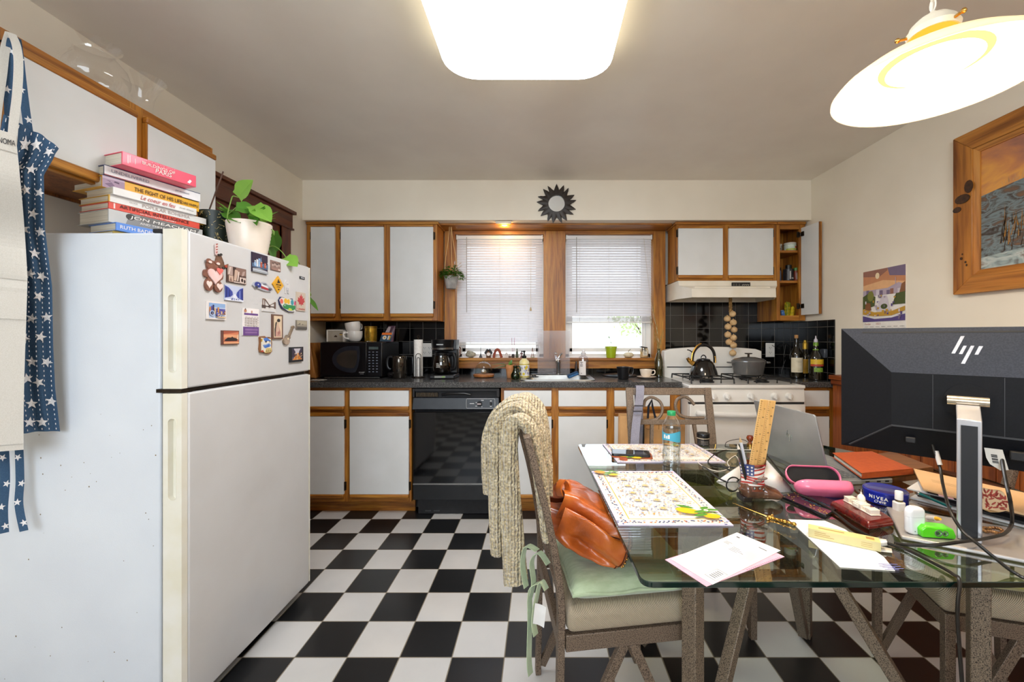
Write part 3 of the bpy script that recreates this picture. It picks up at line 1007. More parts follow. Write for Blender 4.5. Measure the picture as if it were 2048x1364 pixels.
build('lower_panel', MB().box(DW0, DW1, DY, DY + .025, zs(1000, DY), zs(970.5, DY)), mat('#111214', '#161719', r=.35, ns=20), dw, world=True, bevel=.002)
tp = build('toe_panel', MB().box(DW0 + .022, DW1 - .004,2.90,2.93,.004, zs(1000.5, DY)), black_matte, dw, world=True)
b = MB()
for x in (.04,.10):
 b.box(DW0 + .03 + x, DW0 + .07 + x, 2.897,2.9,.02,.028)
for k in range(3):
 b.box(DW1 - .07, DW1 - .03,2.897,2.9,.03 + k * .016,.037 + k * .016)
build('louver', b, mat('#3a3b3d', r=.3), tp, world=True)
RX0, RX1, RYF, RYB = .975,1.745,2.72,3.40
rg = root('gas_range', 'white gas range with five knobs and a tall backguard', 'range', (1.36,3.05,0))
build('range_body', MB().box(RX0 + .004, RX1 - .004, RYF + .03, RYB - .04,.012,.90), white_enamel, rg, world=True, bevel=.004)
b = MB().box(RX0, RX1, RYF, 3.262,.901,.926)
ct = build('cooktop', b, white_enamel, rg, world=True, bevel=.008, seg=3)
b = MB()
zt = [(RX0 + (RX1 - RX0) * t, 1.145 + .022 * math.sin(PI * t) - (.012 if t in (0,1) else 0)) for t in [i / 16 for i in range(17)]]
poly = [(RX0,.905)] + [(RX1,.905)] + [(x, z) for x, z in reversed(zt)]
b.prism(poly, (0,3.265,0), X, Z, (0,1,0),.085)
bg = build('backguard', b, white_enamel, rg, world=True, bevel=.006, seg=3)
build('black_seam', MB().box(RX0 + .02, RX1 - .02,3.2625,3.2655,1.003,1.010), black_matte, bg, world=True)
build('maker_mark', MB().box(1.30,1.35,3.2635,3.2655,1.062,1.065), mat('#bdb6a8', r=.4), bg, world=True)
cp = build('control_panel', MB().hexa([(RX0 + .002, RYF + .004,.813),(RX1 - .002, RYF + .004,.813),(RX1 - .002, RYF + .05,.813),(RX0 + .002, RYF + .05,.813)],
  [(RX0 + .002, RYF + .014,.8995),(RX1 - .002, RYF + .014,.8995),(RX1 - .002, RYF + .05,.8995),(RX0 + .002, RYF + .05,.8995)]), white_enamel, rg, world=True, bevel=.003)
for px in (1426,1454,1502,1549,1578):
 x, z = xs(px, RYF), zs(792.5, RYF)
 b = MB().lathe([(.023,0),(.023,.004),(.0195,.006),(.0185,.024),(.016,.027)], 24,(x, RYF + .008, z),(0,-1,.08))
 b.box(x - .004, x + .004, RYF - .028, RYF - .014, z - .018, z + .018)
 build('knob', b, white_plastic, rg, world=True, bevel=.001)
build('gap_shadow_strip', MB().box(RX0 + .004, RX1 - .004, RYF + .012, RYF + .03,.800,.8125), black_matte, rg, world=True)
od = build('oven_door', MB().box(RX0 + .004, RX1 - .004, RYF - .004, RYF + .029,.21,.799), white_enamel, rg, world=True, bevel=.005)
b = MB().tube(spline([(RX0 + .06, RYF - .004,.745),(RX0 + .08, RYF - .034,.742),(1.36, RYF - .042,.735),(RX1 - .08, RYF - .034,.742),(RX1 - .06, RYF - .004,.745)], 6),.013,10, flat=1.5)
hd = build('door_handle', b, white_plastic, od, world=True)
q0, q1 = xs(1552, RYF), xs(1577, RYF)
build('drawer', MB().box(RX0 + .004, RX1 - .004, RYF, RYF + .029,.04,.205), white_enamel, rg, world=True, bevel=.004)
iron = mat('#101011', '#19191a', r=.55, ns=60, name='cast_iron')
for gx in (1.165,1.55):
 b = MB()
 w, y0, y1, zb_, zt_ = .145,2.80,3.22,.9265,.958
 for sx in (-1,1):
  xx = gx + sx * w
  b.tube([(xx, y0, zb_),(xx, y0 + .005, zt_),(xx, y1 - .005, zt_),(xx, y1, zb_)], .005,6)
 for yy in (y0 + .004,3.01, y1 - .004):
  b.tube([(gx - w, yy, zt_),(gx + w, yy, zt_)], .005,6)
 for yy in (2.905,3.115):
  for a in range(4):
   t = PI / 4 + a * PI / 2
   b.tube([(gx + .03 * math.cos(t), yy + .03 * math.sin(t), zt_),(gx + .1 * math.cos(t), yy + .1 * math.sin(t), zt_),(gx + .1 * math.cos(t), yy + .1 * math.sin(t), zb_)], .0045,6)
 build('burner_grate', b, iron, rg, world=True)
 for yy in (2.905,3.115):
  b = MB().lathe([(.05,0),(.05,.006),(.035,.01),(.035,.018),(.03,.021),(.0,.021)], 20,(gx, yy, .9262))
  build('burner', b, iron, rg, world=True)
m_ = root('dish_towel', 'small grey checked towel hanging from the oven handle', 'towel', (xs(1562,2.68),2.675,.74))
b = MB()
b.grid(lambda u, v: ((u - .5) * .085 * (1 + .1 * math.sin(v * 6)),-.026 * math.cos((v - .42) * 2.2) - .006 + .003 * math.sin(u * 9),.026 - .062 * abs(v - .42) * 2 if abs(v - .42) > .08 else .026 - .0099),10,14)
build('towel_cloth', b, mat('#a9a39b', '#7d7872', r=.9, ns=260, lo=.45, hi=.55), m_, solid=.003)
hood_m = mat('#ebe4d6', '#e2d9c6', r=.35, ns=7, coat=.2, name='hood_enamel')
hd = root('range_hood', 'white sloped range hood above the gas range', 'hood', (1.44,3.3,1.535))
def hpoly(yf, xa, xb, z, cham):
 return [V((1.055,3.488, z)), V((1.055 + 0 * cham, 3.22, z)), V((xa, yf, z)), V((xb, yf, z)), V((1.822,3.22, z)), V((1.822,3.488, z))]
r1 = hpoly(3.185,1.06,1.818,1.677,0)
r2 = hpoly(3.178,1.062,1.816,1.638,0)
r3 = hpoly(3.055,1.115,1.737,1.603,0)
r4 = hpoly(3.05,1.115,1.737,1.537,0)
b = MB()
n = 6
inner = [V((q.x + (1.44 - q.x) * .03, q.y + (3.3 - q.y) * .04, q.z)) for q in r4]
inner2 = [V((q.x + (1.44 - q.x) * .1, q.y + (3.3 - q.y) * .12 if q.y < 3.3 else 3.47,1.62)) for q in r4]
vs = r1 + r2 + r3 + r4 + inner + inner2
fs = [tuple(range(n))] + [(j * n + i, j * n + (i + 1) % n, (j + 1) * n + (i + 1) % n, (j + 1) * n + i) for j in range(5) for i in range(n)] + [tuple(5 * n + i for i in range(n))]
b.add(vs, fs)
build('hood_shell', b, hood_m, hd, world=True, sharp=20)
b = MB().box(xs(1464,3.17), xs(1500,3.17),3.165,3.178, zs(573.5,3.17), zs(565,3.17))
pn = build('control_panel', b, black_matte, hd, world=True)
b = MB()
for px in (1467,1472,1478):
 b.box(xs(px, 3.16), xs(px + 2.4,3.16),3.162,3.165, zs(572,3.16), zs(567,3.16))
build('switch', b, mat('#555149', r=.4), pn, world=True)
b = MB()
b.tube([(xs(1484 + i * 1.3,3.163),3.1645, zs(569.5 + 1.4 * math.sin(i * 2.1),3.16)) for i in range(12)], .0016,5)
build('panel_lettering', b, mat('#d8d2c4', r=.4), pn, world=True)
build('grease_filter', MB().box(1.2,1.7,3.12,3.42,1.606,1.614), mat('#7d6a48', '#3c3223', r=.5, m=.6, ns=90), hd, world=True)
MX0, MX1, MY = xs(640,3.08), xs(764,3.08),3.08
mw = root('microwave', 'black countertop microwave with an oval window on the counter', 'microwave', ((MX0 + MX1) / 2,3.26, ZT))
z0, z1 = ZT + .012, zs(684, MY)
build('casing', MB().box(MX0, MX1, MY + .012,3.45, z0, z1), mat('#0c0c0d', '#101012', r=.28, ns=30), mw, world=True, bevel=.01, seg=3)
kx = xs(733, MY)
d = build('door', MB().box(MX0 + .001, kx, MY, MY + .0115, z0 + .003, z1 - .003), mat('#0c0c0e', '#101013', r=.2, ns=20), mw, world=True, bevel=.004)
def tear(cx, cz, w, h, k):
 o = []
 for i in range(28):
  t = PI / 2 + PI * i / 27
  o.append((cx + w * .5 + w * math.cos(t) * 1.0 if False else cx + w * .35 + w * .9 * math.cos(t), cz + h * math.sin(t)))
 o += [(cx + w * .5, cz - h * .96),(cx + w * .62, cz - h * .55),(cx + w * .68, cz),(cx + w * .68, cz + h * .55),(cx + w * .66, cz + h * .98)]
 return o
wx, wz = (MX0 + kx) / 2,(z0 + z1) / 2 + .002
b = MB().prism(tear(wx + .01, wz, .165,.10,1),(0, MY - .0005,0), X, Z, (0,-1,0),.004)
build('window_bezel', b, mat('#22252d', '#282b34', r=.25, ns=20), d, world=True)
b = MB().prism([(p[0], p[1]) for p in tear(wx + .02, wz, .125,.067,1)], (0, MY - .0047,0), X, Z, (0,-1,0),.0015)
build('window_glass', b, mat('#3d3731', '#332e29', r=.1, ns=10), d, world=True)
cp = build('control_panel', MB().box(kx + .0005, MX1 - .001, MY, MY + .0115, z0 + .003, z1 - .003), mat('#0d0d10', '#131317', r=.25, ns=20), mw, world=True, bevel=.004)
build('display', MB().box(kx + .018, MX1 - .028, MY - .002, MY - .0003, z1 - .055, z1 - .036), mat('#4a5656', '#55625f', r=.2), cp, world=True)
b = MB()
for r_ in range(8):
 for c_ in range(3):
  x = kx + .022 + c_ * .028
  z = z1 - .075 - r_ * .021
  b.box(x - .006, x + .006, MY - .0018, MY - .0003, z - .0028, z + .0028)
build('keypad', b, mat('#8f99a8', '#6f7886', r=.4, ns=200), cp, world=True)
b = MB()
glyphs(b, 'SHARP', (kx - .035, MY - .0003, z0 + .035), X, Z, w=.042, h=.008, d=.0008)
glyphs(b, 'CAROUSEL', (kx - .035, MY - .0003, z0 + .024), X, Z, w=.03, h=.004, d=.0008)
build('lettering', b, mat('#b8b8b8', r=.35), d, world=True)
b = MB()
for x in (MX0 + .04, MX1 - .04):
 for y in (3.12,3.41):
  b.cyl((x, y, ZT + .0005),(x, y, z0 + .002),.012,10)
pieces('foot', b, black_matte, mw, world=True)
build('base_strip', MB().box(MX0 + .03, MX1 - .02, MY + .004, MY + .0115, z0 - .006, z0 - .0005), steel, mw, world=True)
slat_m = translucent('#e6e5e9', .14, r=.4, name='blind_slats')
rail_m = mat('#f0efed', '#eae9e7', r=.35, ns=8, name='blind_rail')
def blind(label, x0, x1, zb_, cord_px, bunch):
 bl = root('window_blind', label, 'blind', ((x0 + x1) / 2,3.465, zb_))
 build('headrail', MB().box(x0, x1,3.447,3.475,2.062,2.093), rail_m, bl, world=True, bevel=.002)
 b = MB()
 z, pitch, k = 2.05,.0215,0
 while z > zb_ + .012 + bunch * .004:
  tlt = 1.12 + .05 * math.sin(k * 2.3) + .03 * math.sin(k * .31)
  ct, stt = math.cos(tlt), math.sin(tlt)
  rows = []
  for q in range(5):
   f = q / 4 - .5
   cr = .0022 * (1 - (2 * f) ** 2)
   rows.append((3.462 + .0245 * f * ct - cr * stt, z + .0245 * f * stt + cr * ct))
  b.add([(x, yy, zz) for yy, zz in rows for x in (x0 + .003, x1 - .003)], [(2 * q, 2 * q + 1,2 * q + 3,2 * q + 2) for q in range(4)])
  z -= pitch
  k += 1
 for j in range(bunch):
  q = zb_ + .013 + j * .004
  b.box(x0 + .003, x1 - .003,3.45,3.474, q, q + .0022)
 build('slats', b, slat_m, bl, world=True, sharp=60)
 build('bottom_rail', MB().box(x0 + .002, x1 - .002,3.45,3.474, zb_, zb_ + .011), rail_m, bl, world=True, bevel=.002)
 b = MB()
 for f in (.16,.5,.83):
  xx = x0 + (x1 - x0) * f
  b.tube([(xx, 3.4485,2.062),(xx, 3.4485, zb_ + .005)], .0008,4)
  b.tube([(xx, 3.4755,2.062),(xx, 3.4755, zb_ + .005)], .0008,4)
 build('ladder_cord', b, mat('#e8e6e0', r=.8), bl, world=True)
 xx = x0 + (x1 - x0) * .12
 build('tilt_wand', MB().tube([(xx, 3.438,2.075),(xx + .001,3.436,1.45)], .0032,6), mat('#b9b6b2', r=.2), bl, world=True)
 b = MB()
 if cord_px == 'tassel':
  xc = x0 + (x1 - x0) * .86
  b.tube([(xc - .003,3.44,2.07),(xc, 3.437,1.49)], .001,5).tube([(xc + .004,3.44,2.07),(xc + .001,3.437,1.49)], .001,5)
  build('lift_cord', b, mat('#e6e0d2', r=.8), bl, world=True)
  build('tassel', MB().lathe([(.003,.03),(.008,.015),(.008,0)], 10,(xc, 3.437,1.462)), mat('#c9b48a', r=.5), bl, world=True)
 else:
  b.tube(spline([(x1 - .07,3.438,2.07),(x1 - .05,3.434,1.85),(x1 - .012,3.41,1.5),(x1 + .03,3.405,1.3),(x1 + .045,3.404,1.2),(x1 + .028,3.404,1.25)], 6),.0012,5)
  build('lift_cord', b, mat('#d8cdb8', r=.8), bl, world=True)
 b = MB()
 for x in (x0 - .0005, x1 - .0105):
  b.box(x, x + .011,3.44,3.479,2.058,2.0945)
 build('bracket', b, white_plastic, bl, world=True)
 return bl
blind('white slatted blind lowered almost to the sill of the left window', WA0 + .006, WA1 - .006,1.178, 'tassel', 3)
blind('white slatted blind raised partway over the right window', WB0 + .006, WB1 - .006,1.362, 'long', 9)
cf = root('ceiling_light', 'big square frosted light fixture glowing on the ceiling', 'ceiling light', (-.055,1.445, ZC))
build('mounting_pan', MB().prism(rrect(.6,.6,.05),(0,0,-.018), X, Y, (0,0,1),.017), white_plastic, cf)
b = MB()
pr = [(.60,-.019,.07),(.665,-.03,.1),(.69,-.055,.12),(.68,-.085,.13),(.62,-.104,.14),(.45,-.11,.12),(.2,-.112,.06)]
rings = [[V((p[0], p[1], z)) for p in rrect(w, w, r_, 7)] for w, z, r_ in pr]
n = len(rings[0])
vs = [p for r_ in rings for p in r_]
fs = [(j * n + i, j * n + (i + 1) % n, (j + 1) * n + (i + 1) % n, (j + 1) * n + i) for j in range(len(rings) - 1) for i in range(n)] + [tuple((len(rings) - 1) * n + i for i in range(n))]
b.add(vs, fs)
b.m = [1 if k < 3 * n else 0 for k in range(len(b.f))]
build('diffuser', b, [glow('#f7faff', LIGHT_CEIL, 'frosted_diffuser_glow'), glow('#fff2cc', 2.2, 'frosted_side_glow')], cf)
pz = 1.84
pn = root('pendant_lamp', 'white saucer pendant lamp hanging lit above the glass table', 'pendant lamp', (.93,.98, pz))
b = MB().lathe([(.2,0),(.2,.003),(.186,.02),(.155,.042),(.115,.062),(.075,.078),(.064,.082),(.062,.079),(.075,.074),(.114,.058),(.153,.038),(.183,.017),(.197,.0)], 56, caps=False)
build('shade', b, translucent('#fbf3e3', .45, r=.2, name='opal_glass'), pn)
b = MB().lathe([(.068,.083),(.06,.09),(.05,.104),(.043,.118)], 40, caps=False)
build('ribbed_collar', b, glow('#ffb43a', 1.1, 'amber_glass_glow'), pn)
b = MB().lathe([(.047,.117),(.05,.129),(.046,.132),(.043,.143),(.03,.156),(.012,.164),(.006,.172)], 32)
build('canopy_cap', b, mat('#f0e8d4', r=.35), pn)
for a in (.6,2.7,4.8):
 build('thumb_screw', MB().cyl((.046 * math.cos(a),.046 * math.sin(a),.124),(.064 * math.cos(a),.064 * math.sin(a),.124),.0035,8).ell((.066 * math.cos(a),.066 * math.sin(a),.124),(.006,.006,.006),8,6), brass, pn)
b = MB()
zz, k = .174,0
while zz < ZC - pz - .045:
 pts = []
 for i in range(12):
  t = 2 * PI * i / 12
  u, w = .007 * math.cos(t),.0145 * math.sin(t)
  pts.append((u if k % 2 else 0,0 if k % 2 else u, zz + .0145 + w))
 b.tube(pts, .0018,6, closed=True)
 zz += .0245
 k += 1
build('chain', b, mat('#efe9dc', r=.3), pn)
build('cord', MB().tube([(.004 * math.sin(i),.004 * math.cos(i),.172 + i * (ZC - pz - .215) / 12) for i in range(13)], .0028,6), mat('#efe9dc', r=.5), pn)
build('ceiling_rose', MB().lathe([(.06, ZC - pz - .001),(.06, ZC - pz - .01),(.045, ZC - pz - .03),(.012, ZC - pz - .042)], 28), mat('#f0e8d4', r=.35), pn)
b = MB().lathe([(.016,.1),(.03,.085),(.07,.06),(.083,.052),(.085,.046),(.079,.042),(.04,.037),(.0,.036)], 40)
build('reflector_bulb', b, glow('#ffeecb', LIGHT_BULB, 'bulb_glow'), pn)
b = MB().lathe([(.088,.047),(.094,.049),(.1,.051),(.102,.054)], 40, caps=False)
build('bulb_halo', b, glow('#ffdf96', 1.05, 'amber_ring_glow'), pn)  # glowing ring added to stand for the amber halo around the bulb
rl = root('soffit_lamp', 'small shielded lamp under the soffit glowing above the left blind', 'lamp', (-.29,3.2, ZS))
build('housing', MB().box(-.06,.06,-.03,.004,-.016,-.0008), paint_wall, rl, bevel=.003)
build('bulb', MB().box(-.05,.05,.0045,.012,-.013,-.003), glow('#ffb45a', LIGHT_SOFFIT, 'soffit_bulb_glow'), rl)
# ================================================================== things on and over the counter
def R3(px, y):
 return (px - CX) * y / FL
def px_m(n, y):
 return n * y / FL
glassm = thin_glass('#f4f8f6', base=.05, name='clear_glass')
greeng = thin_glass('#9fb98a', base=.06, name='green_glass')
porcelain = mat('#f2f0ec', '#ebe8e3', r=.15, ns=6, coat=.4, name='white_porcelain')
terracotta = mat('#cf8f5c', '#b87444', r=.8, ns=30, name='terracotta')
soil = mat('#3a2a1c', '#1f160e', r=.95, ns=80, bump=.6)
leaf_a = translucent('#5f9436', .3, r=.35, name='green_leaf')
leaf_b = translucent('#568a30', .3, r=.4, name='dark_leaf')
leaf_c = translucent('#86b84a', .35, r=.35, name='fresh_leaf')
b = MB()
o = V((-1.815,3.2, ZT + .002))
t = root('cutting_board', 'tall wooden cutting board leaning beside the microwave', 'cutting board', (R3(632,3.15),3.2, ZT + .002))
b = MB().hexa([(-.02,-.11,0),(.028,-.11,0),(.028,.11,0),(-.02,.11,0)], [(-.05,-.10,.265),(-.02,-.10,.265),(-.02,.10,.265),(-.05,.10,.265)])
build('board', b, wood('#6b3a14', '#a5692f', '#c08544', axis=2, scale=.8, name='board_wood'), t, bevel=.006)
t = root('cutting_board', 'pale wooden board standing on edge behind the microwave top', 'cutting board', (-1.55,3.462, ZT + .002))
b = MB().hexa([(-.16,-.008,0),(.1,-.008,0),(.1,.008,0),(-.16,.008,0)], [(-.16,.008,.275),(.06,.008,.275),(.06,.02,.275),(-.16,.02,.275)])
build('board', b, wood('#a3742c', '#c79a4c', '#d8b06a', axis=0, scale=.8, name='pale_board'), t, bevel=.006)
t = root('receipt', 'crumpled paper scrap lying on the counter by the fridge', 'paper', (R3(637,2.95),2.95, ZT + .001))
b = MB()
b.grid(lambda u, v: ((u - .5) * .1,(v - .5) * .05,.003 + .004 * noise.noise(V((u * 4, v * 3,1)))),10,6)
build('paper_sheet', b, mat('#cfccc6', r=.7), t, solid=.0006)
MWT = zs(684, MY) + .0005
y = 3.2
t = root('tin_box', 'small grey and white tin box on top of the microwave', 'box', (R3(672.5, y), y + .03, MWT))
b = MB().box(-.07,.07,-.035,.035,0,.092)
bx = build('box_body', b, mat('#b9b3a6', '#aaa396', r=.4, ns=20), t, bevel=.003)
b = MB().box(-.073,-.062,-.038,.0355,-.0,.094).box(.054,.073,-.038,.0355,0,.094).box(-.073,.073,-.038,.0355,.086,.094)
build('white_edging', b, white_plastic, t, bevel=.002)
b = MB()
art(b, [(0, [(.42,.42),(.62,.42),(.62,.5),(.52,.6),(.42,.5)]),(1, rect(.78,.6,.99,.68)),(0, rect(.78,.72,.99,.78))], (-.062,-.0355,0), X * .116, Z * .086)
build('print', b, [mat('#3a2c20', r=.5), mat('#e0b040', r=.5)], t)
def mug(nm, label, loc, tilt, hang, s=1.0):
 t = root(nm, label, 'mug', loc, rot=tilt)
 pr = [(.022,0),(.03,.001),(.041,.012),(.05,.032),(.052,.055),(.051,.075),(.048,.0748),(.048,.055),(.045,.034),(.036,.016),(.0,.008)]
 build('cup', MB().lathe([(r * s, z * s) for r, z in pr], 32), porcelain, t)
 b = MB().tube(spline([(.045 * s * math.cos(hang),.045 * s * math.sin(hang),.062 * s),(.078 * s * math.cos(hang),.078 * s * math.sin(hang),.06 * s),(.076 * s * math.cos(hang),.076 * s * math.sin(hang),.03 * s),(.042 * s * math.cos(hang),.042 * s * math.sin(hang),.02 * s)], 6),.006 * s, 8)
 build('handle', b, porcelain, t)
 return t
mug('mug', 'lower white mug of the stacked pair on the microwave', (R3(707,3.2),3.22, MWT),(0,0,0),-2.2,1.12)
mug('mug', 'upper white mug tilted inside the lower one on the microwave', (R3(707,3.2) - .003,3.218, MWT + .068),(.0,-.17,0),1.2,1.1)
t = root('canister', 'round gold canister on the microwave beside the mugs', 'canister', (R3(739.5,3.22),3.24, MWT))
b = MB().lathe([(.045,0),(.046,.003),(.046,.105),(.043,.108)], 32)
build('can_body', b, mat('#c39a35', '#a67f22', r=.3, m=.7, ns=30), t)
b = MB().lathe([(.0475,.105),(.0475,.119),(.044,.122),(0,.122)], 32)
build('lid', b, mat('#7a5a16', '#8c6a20', r=.4, m=.6), t)
b = MB()
b.tube([(.026 * math.cos(a) * .8 - .004,-.0465 + .0105 * (math.cos(a) * .55) ** 2,.06 + .024 * math.sin(a)) for a in [i * 2 * PI / 24 for i in range(24)]], .0015,5, closed=True)
b.tube([(.014 * math.cos(a) * .8 - .004,-.0468 + .005 * (math.cos(a) * .5) ** 2,.06 + .012 * math.sin(a)) for a in [i * 2 * PI / 18 for i in range(18)]], .0013,5, closed=True)
b.tube([(-.012,-.0472,.095),(.006,-.0472,.095)], .0018,5)
build('emblem', b, mat('#5f430f', r=.5), t)
t = root('snack_bag', 'tilted orange and purple snack bag on the microwave right end', 'bag', (R3(771,3.2),3.23, MWT))
b = MB()
def bag(u, v, s):
 a = 2 * PI * u
 w = .05 * (1 - .45 * v)
 th = .03 * (1 - v) ** .7 + .002
 return (w * math.cos(a) + .03 * v, th * math.sin(a) + .03 * v, .125 * v)
b.grid(lambda u, v: bag(u, v, 1),24,10, closed_u=True)
k = len(b.v)
bags = build('pouch', b, mat('#47333f', '#5c4350', r=.3, ns=40), t)
b = MB()
o = V((-.044,-.036,.004))
art(b, [(0, [(0,.0),(.9,.0),(.84,.5),(.06,.5)]),(1, [(.06,.42),(.84,.42),(.82,.56),(.08,.56)]),(2, disc(.33,.24,.16,.13)),(3, disc(.33,.24,.07,.06)),(2, [(.55,.1),(.66,.1),(.7,.36),(.59,.36)]),(3, [(.68,.08),(.76,.1),(.8,.34),(.72,.34)]),(4, [(.3,.58),(.62,.58),(.66,.95),(.45,.95)])], o, X * .1, V((.012,.034,.118)))
build('bag_print', b, [mat('#2f4a5c', r=.4), mat('#e0742a', r=.4), mat('#d8d6d0', r=.4), mat('#d8a02a', r=.4), mat('#a8989a', r=.4)], t)
t = root('candy_wrapper', 'small foil wrappers lying in front of the gold canister', 'wrapper', (R3(739,3.13),3.145, MWT))
b = MB()
for i, (x, yy, a) in enumerate(((-.018,0,.3),(.012,.004,-.4),(.03,-.006,.2))):
 b.grid(lambda u, v: (x + (u - .5) * .028 * math.cos(a), yy + (v - .5) * .018 + (u - .5) * .028 * math.sin(a),.004 + .003 * math.sin(u * 9 + v * 5)),6,4)
build('foil', b, mat('#e5dccb', '#c9923f', r=.3, ns=60, lo=.5, hi=.55), t, solid=.001)
y = 3.25
t = root('toaster', 'low black toaster behind the dark carafe', 'toaster', (R3(803,3.3),3.36, ZT + .001))
b = MB().box(-.04,.105,-.075,.075,.006,.165)
ts = build('toaster_body', b, mat('#0b0b0c', '#111112', r=.25, ns=20), t, bevel=.014, seg=3)
b = MB().box(-.02,.085,-.04,-.012,.1645,.166).box(-.02,.085,.012,.04,.1645,.166)
build('slot', b, mat('#020202', r=.8), t)
b = MB()
for x in (-.02,.08):
 for q in (-.055,.055):
  b.cyl((x, q, 0),(x, q, .008),.009,8)
pieces('foot', b, black_matte, t)
t = root('carafe', 'dark mirrored carafe with a looped handle on the counter', 'carafe', (R3(797,3.1),3.12, ZT + .001))
b = MB().lathe([(.05,0),(.054,.006),(.054,.14),(.05,.163),(.046,.168),(.0,.17)], 36)
build('carafe_body', b, mat('#6b6459', '#57514a', r=.12, m=.9, ns=6, st=(1,1,.1)), t)
b = MB().tube(spline([(-.045,-.02,.16),(-.075,-.022,.158),(-.085,-.022,.12),(-.08,-.022,.08),(-.058,-.02,.065)], 6),.008,8, flat=1.4)
build('handle', b, black_plastic, t)
b = MB().cyl((-.05,-.028,.03),(-.058,-.045,.03),.02,20).cyl((-.057,-.044,.03),(-.06,-.05,.03),.011,16)
build('tap', b, black_plastic, t)
t = root('paper_towel_holder', 'white paper towel roll on a black wire stand', 'paper towels', (R3(835,3.14),3.16, ZT + .001))
b = MB().lathe([(.048,0),(.048,.005),(.04,.008),(0,.008)], 28)
b.cyl((0,0,.008),(0,0,.306),.004,8).tube([(.01 * math.cos(a),0,.312 + .01 * math.sin(a)) for a in [i * PI / 6 for i in range(12)]], .0022,6, closed=True)
build('stand', b, hinge_metal, t)
b = MB().lathe([(.006,.01),(.032,.01),(.033,.012),(.033,.288),(.032,.29),(.006,.29)], 36)
build('paper_roll', b, mat('#ece8e2', '#e2ddd6', r=.9, ns=70, bump=.3), t)
b = MB()
for w, h in ((.02,.185),(.011,.155)):
 pts = [(.012 - w, -.037,.006),(.012 - w, -.037, h - w)] + [(.012 + w * math.cos(PI - a),-.037, h - w + w * math.sin(PI - a)) for a in [i * PI / 8 for i in range(1,8)]] + [(.012 + w, -.037, h - w),(.012 + w, -.037,.006)]
 b.tube(pts, .0022,6)
pieces('wire_guard', b, hinge_metal, t)
def outlet(label, x, z, w, h, gang, wall='b'):
 t = root('wall_outlet', label, 'outlet', (x, 3.489, z))
 b = MB().box(-w / 2, w / 2,-.006,-.0002,-h / 2, h / 2)
 build('cover_plate', b, white_plastic, t, bevel=.002)
 b = MB()
 for g in range(gang):
  gx = (g - (gang - 1) / 2) * w / gang
  for s in (-1,1):
   zc = s * .02
   b.box(gx - .008, gx - .0055,-.0066,-.0059, zc - .005, zc + .005).box(gx + .0055, gx + .008,-.0066,-.0059, zc - .004, zc + .004)
   b.prism(disc(gx, zc - .01,.0025, n=8),(0,-.0059,0), X, Z, (0,-1,0),.0007)
 pieces('socket_slot', b, mat('#2a2a2a', r=.6), t)
 return t
outlet('white double outlet plate behind the coffee maker', R3(854,3.48), zs(700,3.48),.082,.115,2)
outlet('white outlet plate with a plug wire to the right of the range backguard', R3(1541,3.48), zs(700,3.48),.075,.118,1)
t = root('power_cord', 'thin black cord looping from the outlet beside the wine bottles', 'cord', (R3(1546,3.47),3.47, zs(690,3.47)))
build('cord_loop', MB().tube(spline([(-.01,-.004,.0),(.0,-.02,-.012),(.05,-.012,-.02),(.1,-.006,.01),(.09,-.006,-.1),(.13,-.006,-.05),(.07,-.006,-.22),(.1,-.02,-.3)], 7),.002,6), mat('#22201d', r=.4), t)
t = root('night_light', 'small plug-in light on the tile by the right corner bottle', 'plug', (R3(1655,3.3),3.3, zs(706,3.3)))
ROOTM[t.name] = Matrix.Identity(4)
t.location = (0,0,0)
b = MB()
o = at_side(1652,706, XR - .011)
b.box(o.x - .03, o.x, o.y - .025, o.y + .03, o.z - .035, o.z + .03)
build('plug_body', b, mat('#4a4f58', '#3c4048', r=.15), t, bevel=.008)
y = 3.08
t = root('coffee_maker', 'black drip coffee maker with a glass pot by the left window', 'coffee maker', (R3(884, y),3.13, ZT + .001))
b = MB().box(-.085,.1,-.09,.1,0,.03)
build('base', b, black_plastic, t, bevel=.008, seg=3)
b = MB().box(-.08,.1,.04,.1,.03,.29)
build('tower', b, black_plastic, t, bevel=.01, seg=3)
b = MB().lathe([(.06,.205),(.078,.212),(.085,.285),(.088,.29),(.0,.292)], 32,(-.005,-.01,0)).box(-.085,.098,.0,.1,.215,.29)
hd_ = build('brew_head', b, black_plastic, t, bevel=.002)
build('head_band', MB().lathe([(.0815,.217),(.0835,.228),(.0825,.229),(.0805,.217)], 32,(-.005,-.01,0)), steel, hd_)
b = MB().lathe([(.05,.034),(.062,.045),(.068,.09),(.062,.14),(.05,.175),(.052,.185),(.049,.185),(.047,.175),(.059,.14),(.065,.09),(.059,.047),(.0,.038)], 36,(-.01,-.015,0), caps=False)
pt = build('glass_pot', b, thin_glass('#b7ab98', base=.08, name='smoked_glass'), t)
b = MB().lathe([(.052,.183),(.053,.192),(.03,.2),(0,.2)], 32,(-.01,-.015,0)).lathe([(.0515,.17),(.0525,.18),(.0515,.181)], 32,(-.01,-.015,0))
build('pot_lid', b, black_plastic, t)
b = MB().tube(spline([(.04,-.025,.178),(.08,-.035,.18),(.093,-.037,.14),(.088,-.036,.08),(.062,-.03,.07)], 6),.009,8, flat=1.5)
build('pot_handle', b, black_plastic, t)
b = MB()
for i, w in enumerate((.03,.03,.022,.018)):
 b.box(-.035,-.035 + w, -.0845,-.0835,.085 + i * .009,.088 + i * .009)
build('pot_marking', b, mat('#d8d4cc', r=.4), pt)
b = MB().box(-.045,.035,-.0925,-.0895,.009,.023)
build('display', b, mat('#8f908a', r=.25), t)
build('display_light', MB().box(.01,.03,-.0932,-.0925,.012,.02), mat('#7fae3c', r=.3), t)
